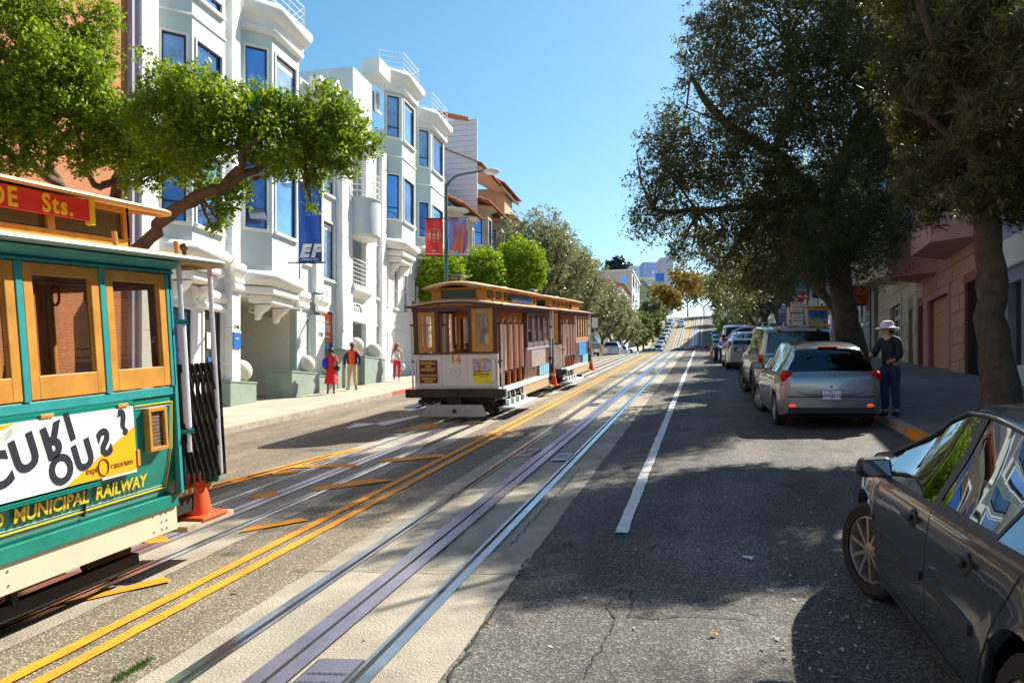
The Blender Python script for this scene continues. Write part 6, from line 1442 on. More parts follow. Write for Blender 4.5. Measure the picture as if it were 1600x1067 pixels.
# right sidewalk trees between the big olive and the crossing
for i, (x, y, h, r, n, lab) in enumerate(((4.6, 31, 8.2, 3.4, 26000, 'dark street tree behind the hanging shop signs on the right'), (4.4, 41, 8.4, 3.7, 20000, 'dark street tree above the parked silver hatchback'), (4.4, 53, 8.6, 4.0, 16000, 'dark green tree above the green street name signs'), (4.4, 66, 8.0, 3.8, 12000, 'grey-green tree past the crest on the right'),
                                         (4.6, 80, 7.6, 4.0, 9000, 'grey-green tree beyond the crest above the traffic cones'), (4.6, 98, 8.0, 4.2, 8000, 'pale olive tree near the crossing on the right'))):
    olive(x, y, h, r, lab, n, .12 if i < 3 else .22, LDARK if i < 3 else LOLIVE, 'dark trees along the right sidewalk', -.5 if i < 3 else 0, 'street_tree')
# dark cypress on the skyline
c = AT(965, 418, 480); tree('dark blue-green cypress clump on the skyline', tuple(AT(965, 440, 480)), ([AT(965, 440, 480), AT(965, 420, 480)], [1.2, .8]), [], pb([(955, 418, 480, 11), (966, 411, 480, 11), (977, 418, 480, 11), (965, 424, 480, 16), (948, 423, 480, 8), (984, 424, 480, 7)]), 9000, 1.5, LPINE, BARKD, twigs=0, clump=1.2, shell=.9)
# ------------------------------------------------------------------ cars
TYRE = mat('tyre_rubber', (0.018, 0.018, 0.018), .8); RIMS = mat('alloy_rim', (0.55, 0.55, 0.57), .3, metal=.8); LINER = mat('wheel_well', (0.008, 0.008, 0.008), .9)
CARGL2 = glass_mat('screen_glass', (0.20, 0.23, 0.23), .04, .01); CARGL = glass_mat('car_glass', (0.12, 0.14, 0.14), .22, .01); TAILR = mat('tail_red', (0.55, 0.006, 0.004), .35, spec=.3); TAILW = mat('tail_clear', (0.7, 0.68, 0.66), .15, coat=1); PLASB = mat('black_plastic', (0.02, 0.02, 0.022), .5)
CHROME = mat('chrome', (0.7, 0.7, 0.72), .12, metal=1); SEAT = mat('seat_dark', (0.03, 0.03, 0.032), .8)
def paint(name, c, metal=.55): return mat(name, c, .26, metal=metal, coat=1.0, spec=.5)
def car(label, spec, pmat, loc, rz, rx, steer=0.0, name='parked_car', group=None, cat='car', lod=0, rim=RIMS):
    """body lofted from stations along y (front = +y)"""
    t = empty(name, loc, rz=rz, rx=rx, label=label, cat=cat, group=group)
    S = spec; L = S['L']; h = L / 2; W = S['W'] / 2; wy = S['wheels']; wr = S['wr']; ar = wr + .055
    f = lambda key, y: float(np.interp(y, [p[0] for p in S[key]], [p[1] for p in S[key]]))
    ys = set(np.linspace(-h, h, 30 if not lod else 16).tolist())
    for key in ('top', 'width'): ys |= {p[0] for p in S[key]}
    for c in wy:
        for a in np.linspace(0, math.pi, 13 if not lod else 7): ys.add(round(c + ar * math.cos(a), 4))
    for a, b in S['glass']: ys |= {a, b}
    ys |= set(S['screens'][0]) | set(S['screens'][1])
    ys = sorted(ys); ys = [ys[0]] + [b for a, b in zip(ys[:-1], ys[1:]) if b - a > .004]
    rings = []
    for y in ys:
        w = f('width', y) * W; zb = f('belt', y); zt = max(f('top', y), zb + .012); zl = f('low', y)
        zlo = zl
        for c in wy:
            if abs(y - c) < ar: zlo = max(zlo, wr + math.sqrt(max(0, ar * ar - (y - c) ** 2)))
        cab = min(1, max(0, (zt - zb) / .35)); wt = w * (0.93 - S.get('tumble', .2) * cab)
        zm = zl + (zb - zl) * .52; flare = 1.0
        for c in wy:
            if abs(y - c) < ar * 1.25: flare = 1.012
        ring = [(w * .955 * flare, zlo), (w * .985 * flare, max(zlo + .012, zl + (zb - zl) * .18)), (w * 1.0 * flare, max(zlo + .024, zm)), (w * .997, max(zlo + .036, zl + (zb - zl) * .72)), (w * .975, max(zlo + .05, zb - .05)), (w * .945, max(zlo + .06, zb))]
        ring += [(wt + (w * .935 - wt) * .5 * (1 - .15 * cab), zb + (zt - .05 * cab - zb) * .52), (wt, zt - .055 * cab - .004), (wt * .93, zt - .018 * cab - .002), (wt * .6, zt - .002), (0, zt + .006)]
        rings.append((y, ring))
    N = len(rings[0][1]); body = MB(); gl = {}
    V = []
    for y, r in rings: V.append([(x, y, z) for x, z in r])
    def side(s):
        for i in range(len(ys) - 1):
            ym = (ys[i] + ys[i + 1]) / 2
            for k in range(N - 1):
                q = [V[i][k], V[i + 1][k], V[i + 1][k + 1], V[i][k + 1]]; q = [(s * x, y, z) for x, y, z in q]
                key = None
                hgt = V[i][7][2] - V[i][5][2] + V[i + 1][7][2] - V[i + 1][5][2]
                if k in (5, 6) and hgt > .10:
                    for gi, (a, b) in enumerate(S['glass']):
                        if a < ym < b: key = ('side_window', s, gi)
                if k >= 7:
                    for gi, (a, b) in enumerate(S['screens']):
                        if a < ym < b and k >= S.get('sk', 8): key = (('windscreen', 'rear_window')[gi], 0, 0)
                (gl.setdefault(key, MB()) if key else body).add(q, [(0, 1, 2, 3)])
    side(1); side(-1)
    for i in (0, len(ys) - 1):
        ring = [(x, y, z) for x, y, z in V[i]] + [(-x, y, z) for x, y, z in V[i][:-1][::-1]]; body.add(ring, [tuple(range(len(ring)))])
    def weld(mb, nm, m, ang=38):
        o = mb.build(nm, m, t, fix=False); bm = bmesh.new(); bm.from_mesh(o.data); bmesh.ops.remove_doubles(bm, verts=bm.verts, dist=.0006); bmesh.ops.recalc_face_normals(bm, faces=bm.faces); bm.to_mesh(o.data); bm.free(); o.data.shade_smooth(); o.data.set_sharp_from_angle(angle=R(ang)); return o
    bo = weld(body, 'body', pmat)
    for (nm, s, gi), mb in gl.items(): weld(mb, nm, CARGL if nm == 'side_window' else CARGL2)
    # liner, floor, seats
    m = MB(); m.box(-W * .86, W * .86, -h + .12, h - .12, .20, .30)
    for c in wy: m.box(-W * .80, W * .80, c - ar, c + ar, .28, .62)
    m.build('underbody', LINER, t, fix=False)
    if not lod:
        m = MB()
        for y in S['seats']:
            for s in (-1, 1): m.box(s * W * .45 - .22, s * W * .45 + .22, y - .25, y + .25, .30, .62); m.box(s * W * .45 - .22, s * W * .45 + .22, y - .30, y - .20, .60, 1.05); m.box(s * W * .45 - .11, s * W * .45 + .11, y - .28, y - .22, 1.07, 1.22)
        for i_, y in enumerate(S['seats']):
            pass
        m.build('seats', SEAT, t, bevel=.03, kind='stuff')
    # wheels
    for c in wy:
        for s in (-1, 1):
            w = empty('wheel', (s * (W * .985 - .10), c, wr), rz=(steer if c > 0 else 0)); w.parent = t
            ow = s * .095
            MB().lathe([(wr * .70, -.095), (wr * .90, -.10), (wr * .985, -.075), (wr, -.04), (wr, .04), (wr * .985, .075), (wr * .90, .10), (wr * .70, .095)], n=28 if not lod else 14, axis='x').build('tyre', TYRE, w, smooth=True)
            rr = MB(); rr.lathe([(wr * .70, -.09 * s), (wr * .70, .085 * s), (wr * .66, .09 * s), (wr * .63, .07 * s), (wr * .63, -.06 * s)], n=28 if not lod else 12, axis='x')
            if not lod:
                ns = S.get('spokes', 7)
                for k in range(ns):
                    a = 2 * math.pi * k / ns + .2
                    for dd in ((-.10, .10) if S.get('twin') else (0,)):
                        p = Vector((.075 * s, math.cos(a) * wr * .14, math.sin(a) * wr * .14)); q = Vector((.070 * s, math.cos(a + dd) * wr * .66, math.sin(a + dd) * wr * .66)); rr.bar(p, q, wr * S.get('sw', .10), .03, up=(1, 0, 0))
                rr.lathe([(wr * .17, .05 * s), (wr * .17, .085 * s), (wr * .10, .092 * s), (.001, .092 * s)], n=14, axis='x')
            else: rr.lathe([(wr * .62, .06 * s), (wr * .3, .08 * s), (.001, .08 * s)], n=10, axis='x')
            rr.build('rim', rim, w, smooth=True, ang=30)
            MB().lathe([(wr * .64, -.05 * s), (.001, -.05 * s)], n=16, axis='x').build('brake_disc', LINER, w)
    t['_'] = 0; del t['_']
    return t, V, ys
def surf_x(V, ys, y, z):
    i = min(range(len(ys)), key=lambda k: abs(ys[k] - y)); r = V[i]; best = r[0][0]
    for a, b in zip(r[:-1], r[1:]):
        if min(a[2], b[2]) <= z <= max(a[2], b[2]) and abs(b[2] - a[2]) > 1e-5: best = a[0] + (b[0] - a[0]) * (z - a[2]) / (b[2] - a[2]); return best
    return best
def seam(t, V, ys, pts, s, w=.006, m=LINER, name='door_gap', off=.0015):
    """thin dark gap following the body surface"""
    mb = MB(); P = []
    for (y0, z0), (y1, z1) in zip(pts[:-1], pts[1:]):
        n = max(2, int(math.hypot(y1 - y0, z1 - z0) / .05))
        for k in range(n): P.append((y0 + (y1 - y0) * k / n, z0 + (z1 - z0) * k / n))
    P.append(pts[-1])
    for a, b in zip(P[:-1], P[1:]):
        d = Vector((b[0] - a[0], b[1] - a[1])).normalized(); nn = Vector((-d.y, d.x)) * w / 2; q = []
        for p, sg in ((a, -1), (b, -1), (b, 1), (a, 1)):
            y, z = p[0] + nn.x * sg, p[1] + nn.y * sg; q.append((s * (surf_x2(V, ys, y, z) + off), y, z))
        mb.quad(*q)
    return mb.build(name, m, t, fix=False)
def surf_x2(V, ys, y, z):
    y = min(max(y, ys[0]), ys[-1]); i = int(np.searchsorted(ys, y)); i = min(max(i, 1), len(ys) - 1); a, b = ys[i - 1], ys[i]; t = (y - a) / (b - a)
    def at(r):
        for p, q in zip(r[:-1], r[1:]):
            if min(p[2], q[2]) <= z <= max(p[2], q[2]) and abs(q[2] - p[2]) > 1e-5: return p[0] + (q[0] - p[0]) * (z - p[2]) / (q[2] - p[2])
        return r[0][0]
    return at(V[i - 1]) * (1 - t) + at(V[i]) * t
def mirror(t, x, y, z, s, m, sc=1.0):
    mb = MB(); mb.ball((s * (x + .13 * sc), y, z), .115 * sc, 14, (1.05, .55, .72)); r = empty('wing_mirror'); r.parent = t
    mb = MB(); c_ = (s * (x + .13 * sc), y, z); a_, b2, c2 = .125 * sc, .06 * sc, .078 * sc
    mb.prism([(c_[0] - a_ * s, c_[2] - c2 * .8), (c_[0] + a_ * .8 * s, c_[2] - c2 * .9), (c_[0] + a_ * s, c_[2] - c2 * .2), (c_[0] + a_ * .85 * s, c_[2] + c2 * .85), (c_[0] - a_ * .8 * s, c_[2] + c2)], c_[1] - b2 * .6, c_[1] + b2, 'y')
    mb.build('mirror_shell', m, r, bevel=.03 * sc); MB().bar((s * (x - .02), y, z - .04), (s * (x + .10), y, z - .03), .05, .05).build('mirror_arm', PLASB, r, bevel=.01)
    q = MB(); q.prism([(c_[0] - a_ * .8 * s, c_[2] - c2 * .62), (c_[0] + a_ * .68 * s, c_[2] - c2 * .7), (c_[0] + a_ * .85 * s, c_[2] - c2 * .1), (c_[0] + a_ * .7 * s, c_[2] + c2 * .66), (c_[0] - a_ * .68 * s, c_[2] + c2 * .76)], c_[1] - b2 * .6 - .004, c_[1] - b2 * .6 - .001, 'y'); q.build('mirror_glass', mat('mirror_glass', (0.16, 0.20, 0.27), .05, metal=.9), r)
def plate(t, txt, y, z, w=.31, hh=.155):
    p = MB().box(-w / 2, w / 2, y - .012, y, z, z + hh).build('licence_plate', mat('plate_white', (0.80, 0.80, 0.82), .4), t, bevel=.003)
    text_mesh(txt, .088, mat('plate_blue', (0.03, 0.05, 0.25), .5), 'plate_number', p, frameM((0, y - .0135, z + .062), (1, 0, 0), (0, 0, 1)), bold=.002, extrude=.0008)
    text_mesh('California', .030, mat('plate_red', (0.55, 0.03, 0.03), .5), 'plate_state', p, frameM((0, y - .0135, z + .132), (1, 0, 0), (0, 0, 1)), extrude=.0006)
    MB().box(-w / 2 - .008, w / 2 + .008, y - .006, y + .002, z - .008, z + hh + .008).build('plate_frame', PLASB, p)
# --- hatchback with rear lamps (silver)
HATCH = dict(sk=7, L=3.92, W=1.70, wheels=(-1.20, 1.29), wr=.295, tumble=.26, spokes=8, sw=.085, seats=(-.55, .35),
             top=[(-1.96, .88), (-1.92, .95), (-1.86, 1.0), (-1.62, 1.34), (-1.52, 1.395), (-1.30, 1.43), (-.6, 1.475), (.1, 1.465), (.5, 1.38), (1.15, 1.02), (1.55, .95), (1.82, .82), (1.96, .62)],
             belt=[(-1.96, .86), (-1.86, .95), (-1.2, .965), (0, .93), (1.0, .90), (1.55, .84), (1.96, .58)],
             low=[(-1.96, .30), (-1.8, .24), (-1.2, .20), (1.5, .20), (1.96, .26)],
             width=[(-1.96, .80), (-1.90, .90), (-1.78, .965), (-1.2, 1.0), (.9, 1.0), (1.5, .96), (1.8, .85), (1.96, .62)],
             glass=[(-1.45, -.86), (-.80, -.05), (.02, .98)], screens=[(.50, 1.12), (-1.87, -1.56)])
def gp(x, y, dz=0): return (x, y, G(x, y, dz))
mz, V, ys = car('silver hatchback with red tail lamps lit, parked with its kerbside door open', HATCH, paint('silver_paint', (0.29, 0.305, 0.35)), gp(1.98, 17.0), R(3.0), SLOPE, steer=R(18))
for s in (-1, 1):
    lm_ = MB()
    for (x_, y, z, r, sc) in ((.69, -1.78, .93, .12, (1.0, 1.1, .62)), (.62, -1.85, .88, .135, (1.35, .5, .55)), (.73, -1.70, .955, .10, (.7, 1.3, .5))): lm_.ball((s * x_, y, z), r * 1.15, 14, sc)
    lm_.build('tail_lamp', TAILR, mz, smooth=True)
    q = MB(); q.ball((s * .60, -1.905, .865), .055, 10, (1.5, .6, .8)); q.build('reversing_lamp', TAILW, mz, smooth=True)
    MB().ball((s * .63, -1.955, .42), .05, 10, (1.15, .25, .5)).build('brake_reflector', mat('lit_red', (0.9, 0.03, 0.01), .3, emit=(1.0, 0.03, 0.01, 0.9)), mz, smooth=True)
    seam(mz, V, ys, [(-1.42, .60), (-.92, .80), (-.82, 1.36)], s); seam(mz, V, ys, [(-.02, .30), (-.02, 1.38)], s); seam(mz, V, ys, [(.98, .34), (1.02, .86)], s); seam(mz, V, ys, [(-.88, .30), (.96, .30)], s)
    for y in (-.72, .10): MB().bar((s * (surf_x2(V, ys, y, .82) + .022), y, .82), (s * (surf_x2(V, ys, y, .82) + .022), y + .17, .825), .028, .028).build('door_handle', MATS['silver_paint'], mz, bevel=.008)
    mirror(mz, .80, .72, .98, s, PLASB)
plate(mz, '6VGJ016', -1.975, .52)
b_ = MB(); b_.box(-.70, .70, -1.966, -1.93, .27, .39); b_.build('bumper_insert', PLASB, mz, bevel=.02)
MB().box(-.70, .70, -1.968, -1.93, .56, .575).build('bumper_line', LINER, mz)
q = MB(); q.bar((-.10, -1.865, .99), (.32, -1.81, 1.04), .018); q.bar((.30, -1.83, .985), (.36, -1.84, .975), .05); q.build('rear_wiper', PLASB, mz)
for a in range(1): 
    q = MB()
    for k in range(16):
        a0, a1 = 2 * math.pi * k / 16, 2 * math.pi * (k + 1) / 16; q.bar((.075 * math.cos(a0), -1.948, .885 + .05 * math.sin(a0)), (.075 * math.cos(a1), -1.948, .885 + .05 * math.sin(a1)), .010)
    q.bar((-.06, -1.95, .90), (0, -1.95, .875), .010); q.bar((.06, -1.95, .90), (0, -1.95, .875), .010); q.build('badge', CHROME, mz)
q = MB(); q.tube([(-.62, -1.935, .80), (-.56, -1.955, .66), (-.42, -1.962, .60), (0, -1.966, .585), (.42, -1.962, .60), (.56, -1.955, .66), (.62, -1.935, .80)], .006, 6); q.build('tailgate_gap', LINER, mz)
BOX('high_brake_lamp', TAILR, -.16, .16, -1.60, -1.53, 1.385, 1.41, mz, bevel=.008); MB().ball((0, -1.965, .74), .018, 8).build('lock', PLASB, mz)
q = MB(); q.box(-.48, -.28, -1.953, -1.949, .858, .872); q.build('model_script', CHROME, mz)
# open kerbside door
dr = empty('open_door', (.84, .98, 0), rz=R(-62)); dr.parent = mz
BOX('door_skin', MATS['silver_paint'], -.05, .02, -1.02, 0, .32, .92, dr, bevel=.03); BOX('door_lining', PLASB, -.10, -.052, -.99, -.03, .36, .90, dr, bevel=.02)
q = MB()
for a, b in (((-.03, -1.0, .90), (-.10, -.90, 1.36)), ((-.10, -.90, 1.36), (-.10, -.45, 1.38)), ((-.10, -.45, 1.38), (-.03, 0, .95))): q.bar(a, b, .05, .04)
q.build('window_frame', PLASB, dr, bevel=.01); MB().add([(-.03, -1.0, .90), (-.10, -.90, 1.36), (-.10, -.45, 1.38), (-.03, 0, .95)], [(0, 1, 2, 3)]).build('door_glass', CARGL, dr, fix=False)
# --- big dark grey sedan in the foreground
SED = dict(L=4.64, W=1.76, wheels=(-1.33, 1.345), wr=.325, tumble=.235, spokes=10, sw=.075, seats=(-.55, .42), 
           top=[(-2.32, .90), (-2.25, 1.0), (-1.60, 1.06), (-1.35, 1.13), (-.90, 1.335), (-.55, 1.405), (-.2, 1.43), (.15, 1.415), (.45, 1.34), (1.20, 1.0), (1.8, .92), (2.15, .80), (2.32, .62)],
           belt=[(-2.32, .86), (-2.2, .97), (-1.3, .985), (-.4, .945), (.6, .905), (1.2, .885), (1.8, .83), (2.32, .58)],
           low=[(-2.32, .34), (-2.1, .26), (-1.3, .21), (1.4, .21), (2.32, .26)],
           width=[(-2.32, .80), (-2.2, .90), (-1.9, .96), (-1.3, 1.0), (1.0, 1.0), (1.6, .97), (2.0, .88), (2.2, .76), (2.32, .58)],
           glass=[(-1.27, -.93), (-.90, -.14), (-.05, .98)], screens=[(.45, 1.18), (-1.42, -.92)])
sb_, V, ys = car('dark grey sedan parked close on the right, its windows mirroring the white houses', SED, paint('dark_grey_paint', (0.022, 0.022, 0.025), .2), gp(1.93, 4.66, .0), R(1.2), SLOPE, steer=R(22), rim=mat('worn_rim', (0.42, 0.38, 0.34), .4, metal=.7))
for s in (-1, 1):
    seam(sb_, V, ys, [(-.10, .26), (-.10, .93)], s, .008); seam(sb_, V, ys, [(1.02, .28), (1.04, .60), (.98, .89)], s, .008); seam(sb_, V, ys, [(-.14, .95), (-.14, .95), (-.92, .975)], s, .02, PLASB, 'window_seal', .004)
    seam(sb_, V, ys, [(-.85, .26), (-.95, .50), (-1.10, .72), (-1.28, .96)], s, .008); seam(sb_, V, ys, [(-.85, .27), (1.0, .27)], s, .008)
    seam(sb_, V, ys, [(-1.30, .968), (-.9, .955), (0, .918), (.98, .885)], s, .028, PLASB, 'window_seal', .006)
    for y0_, y1_ in ((-.83, -.14), (-.06, .98)):
        q = MB(); n = 12
        for k in range(n):
            a, b = y0_ + (y1_ - y0_) * k / n, y0_ + (y1_ - y0_) * (k + 1) / n
            q.bar((s * (surf_x2(V, ys, a, .56) + .008), a, .56), (s * (surf_x2(V, ys, b, .56) + .008), b, .56), .014, .048)
        q.build('side_moulding', PLASB, sb_)
    for y in (.18, -.68):
        x = surf_x2(V, ys, y, .80); q = MB(); q.ball((s * (x + .0), y - .02, .80), .05, 12, (.35, 1.15, 1.1)); q.build('handle_cup', PLASB, sb_, smooth=True)
        MB().bar((s * (x + .03), y - .06, .812), (s * (x + .03), y + .10, .812), .022, .035).build('door_handle', PLASB, sb_, bevel=.008)
    mirror(sb_, .80, .88, .95, s, PLASB, .86)
    q = MB(); q.ball((s * (surf_x2(V, ys, 1.20, .70) + .0), 1.17, .68), .022, 8, (.4, 1.2, .8)); q.build('side_repeater', TAILW, sb_, smooth=True)
    # roof rail trim and pillar caps
    P_ = []
    for y in np.linspace(-1.32, 1.15, 24):
        i = int(np.argmin([abs(v - y) for v in ys])); P_.append((s * (V[i][7][0] + .006), ys[i], V[i][7][2] + .002))
    MB().tube(P_, .011, 6).build('roof_trim', PLASB, sb_, smooth=True)
    for a, b in ((-.14, -.05), (-.93, -.90)):
        q = MB(); ia, ib = [int(np.argmin([abs(v - c) for v in ys])) for c in (a, b)]
        for k in (5, 6): q.quad(*[(s * (V[i][kk][0] + .004), ys[i], V[i][kk][2]) for i, kk in ((ia, k), (ib, k), (ib, k + 1), (ia, k + 1))])
        q.build('pillar_cap', PLASB, sb_, fix=False)
q = MB(); q.box(-.82, .82, -2.335, -2.30, .30, .46); q.build('bumper_insert', PLASB, sb_, bevel=.02)
for s in (-1, 1): MB().box(s * .80 - .12, s * .80 + .12, -2.31, -2.12, .74, .92).build('tail_lamp', TAILR, sb_, bevel=.03); MB().ball((s * .56, 2.12, .66), .11, 12, (1.2, .7, .5)).build('headlight', TAILW, sb_, smooth=True)
# --- tall silver-gold SUV
SUV = dict(L=4.75, W=1.82, wheels=(-1.38, 1.36), wr=.37, tumble=.13, spokes=6, sw=.14, seats=(-1.0, -.2, .6),
           top=[(-2.37, 1.02), (-2.33, 1.12), (-2.24, 1.62), (-2.15, 1.70), (-1.6, 1.755), (-.2, 1.77), (.35, 1.72), (1.0, 1.16), (1.5, 1.12), (2.2, 1.03), (2.37, .80)],
           belt=[(-2.37, 1.0), (-2.3, 1.10), (1.0, 1.06), (1.6, 1.04), (2.37, .78)], low=[(-2.37, .46), (-1.3, .34), (1.4, .34), (2.37, .42)],
           width=[(-2.37, .90), (-2.3, .955), (-2.1, 1.0), (1.2, 1.0), (2.0, .96), (2.37, .80)], glass=[(-2.1, -1.28), (-1.18, -.42), (-.34, .82)], screens=[(.38, .98), (-2.32, -2.22)])
gold = paint('champagne_paint', (0.56, 0.56, 0.56), .25)
sv, V, ys = car('tall silver SUV with dark wheel arch flares parked ahead of the hatchback', SUV, gold, gp(1.94, 22.1), R(2.5), SLOPE, steer=R(14), rim=mat('dull_rim', (0.25, 0.22, 0.18), .5, metal=.5))
for s in (-1, 1):
    MB().box(s * .83 - .06, s * .83 + .06, -2.385, -2.26, .80, 1.12).build('tail_lamp', TAILR, sv, bevel=.02); MB().box(s * .83 - .055, s * .83 + .062, -2.392, -2.26, 1.02, 1.11).build('indicator_lamp', mat('amber_lamp', (0.7, 0.2, 0.02), .2), sv, bevel=.02)
    for c in SUV['wheels']:
        MB().tube([(s * (.905), c + .44 * math.cos(a), .37 + .44 * math.sin(a)) for a in np.linspace(-.25, math.pi + .25, 16)], .045, 6).build('arch_flare', PLASB, sv, smooth=True)
    mirror(sv, .90, .82, 1.15, s, PLASB, 1.15); seam(sv, V, ys, [(-.38, .42), (-.38, 1.62)], s); seam(sv, V, ys, [(-1.2, .8), (-1.23, 1.62)], s); seam(sv, V, ys, [(.86, .45), (.90, 1.04)], s)
    MB().tube([(s * .62, -1.9, 1.80), (s * .62, -1.8, 1.84), (s * .62, .1, 1.84), (s * .62, .2, 1.79)], .018, 6).build('roof_rail', PLASB, sv, smooth=True)
BOX('rear_bumper', mat('bumper_grey', (0.22, 0.22, 0.22), .5), -.86, .86, -2.47, -2.36, .48, .68, sv, bevel=.03)
# the rear glass of the SUV: a dark upright pane
q = MB(); q.add([(-.70, -2.352, 1.16), (.70, -2.352, 1.16), (.62, -2.268, 1.62), (-.62, -2.268, 1.62)], [(0, 1, 2, 3)]); q.build('rear_window', mat('tinted_glass', (0.012, 0.014, 0.02), .04, spec=.8), sv, fix=False)
for s in (-1, 1): BOX('hinge', PLASB, s * .42 - .03, s * .42 + .03, -2.28, -2.20, 1.64, 1.68, sv)
MB().box(-.72, .72, -2.366, -2.35, 1.08, 1.10).build('tailgate_gap', LINER, sv)
# --- white hatch with a high arched rear, white surf-like roof arch
PRI = dict(HATCH); PRI.update(L=4.3, W=1.74, wheels=(-1.25, 1.42), wr=.31, top=[(-2.15, .95), (-2.1, 1.08), (-1.9, 1.22), (-1.2, 1.42), (-.4, 1.50), (.2, 1.47), (1.4, .98), (1.9, .85), (2.15, .62)], belt=[(-2.15, .90), (-2.0, 1.03), (0, .96), (1.4, .90), (2.15, .58)], low=[(-2.15, .3), (-1.2, .2), (2.15, .24)],
           width=[(-2.15, .84), (-2.05, .93), (-1.8, .98), (1.3, 1.0), (1.9, .88), (2.15, .62)], glass=[(-1.5, -.75), (-.68, .15), (.22, 1.2)], screens=[(.3, 1.35), (-1.88, -1.1)], seats=(-.6, .3))
silver2 = paint('ice_silver_paint', (0.52, 0.54, 0.60))
pr, V, ys = car('silver-white liftback parked beyond the tall SUV with a pale arched bar over its tail', PRI, silver2, gp(1.62, 36.5), R(2), SLOPE)
for s in (-1, 1): MB().ball((s * .76, -2.02, .98), .12, 12, (.7, .8, 1.5)).build('tail_lamp', mat('pale_red_lamp', (0.65, 0.12, 0.10), .2), pr, smooth=True)
MB().tube([(-.80, -1.95, 1.28), (-.62, -1.95, 1.52), (-.30, -1.95, 1.66), (.1, -1.95, 1.70), (.45, -1.95, 1.64), (.72, -1.95, 1.48), (.82, -1.95, 1.28)], .035, 8).build('arched_bar', POLE, pr, smooth=True)
q = MB(); q.add([(-.62, -2.14, 1.0), (.62, -2.14, 1.0), (.60, -2.06, 1.18), (-.60, -2.06, 1.18)], [(0, 1, 2, 3)]); q.build('lower_rear_glass', MATS['tinted_glass'], pr, fix=False)
# --- lilac-silver van further up
vn, V, ys = car('lilac-silver boxy van with red tail lamps further up the right kerb', SUV, paint('lilac_paint', (0.42, 0.42, 0.60)), gp(1.75, 49.5), R(1), SLOPE, lod=1)
for s in (-1, 1): MB().box(s * .83 - .08, s * .83 + .08, -2.385, -2.26, .85, 1.25).build('tail_lamp', TAILR, vn, bevel=.02)
q = MB(); q.add([(-.70, -2.352, 1.16), (.70, -2.352, 1.16), (.62, -2.268, 1.62), (-.62, -2.268, 1.62)], [(0, 1, 2, 3)]); q.build('rear_window', MATS['tinted_glass'], vn, fix=False)
# --- small blue open buggy with white wheel
bg_ = empty('open_buggy', gp(1.25, 41.5), rx=SLOPE, rz=R(8), label='small blue open buggy with white rimmed wheels between liftback and van', cat='buggy')
MB().prism([(-1.2, .35), (1.1, .35), (1.35, .55), (1.1, .78), (.4, .86), (.2, 1.0), (-.2, .80), (-.9, .86), (-1.25, .62)], -.62, .62, 'x').build('body', paint('blue_paint', (0.02, 0.06, 0.55), .2), bg_, bevel=.05)
for c in (-.85, .85):
    for s in (-1, 1):
        w = empty('wheel', (s * .66, c, .36)); w.parent = bg_
        MB().lathe([(.22, -.10), (.33, -.10), (.36, -.05), (.36, .05), (.33, .10), (.22, .10)], n=20, axis='x').build('tyre', TYRE, w, smooth=True)
        q = MB(); q.lathe([(.22, .09 * s), (.20, .05 * s), (.10, .07 * s), (.001, .09 * s)], n=18, axis='x'); q.build('rim', POLE, w, smooth=True)
BOX('seat', SEAT, -.45, .45, -.7, -.25, .8, 1.15, bg_, bevel=.04); MB().tube([(-.5, .35, .9), (-.5, .2, 1.25), (.5, .2, 1.25), (.5, .35, .9)], .02, 6).build('screen_frame', BLACK, bg_)
# cones standing by the buggy
cone(gp(.35, 45.6), .78, 'tall orange cone standing left of the other at the crest', bands=True); cone(gp(.62, 43.0), .80, 'nearer orange cone standing beside the blue buggy wheel', bands=True)
cone(gp(.95, 46.5), .72, 'orange cone hidden partly behind the blue buggy', bands=True)
# --- black pickup parked at the left kerb by the crest
pk, V, ys = car('black parked truck at the left kerb beyond the second maroon cable car', SUV, paint('black_paint', (0.02, 0.02, 0.024), .2), gp(-8.55, 60), R(-4), R(4), lod=1)
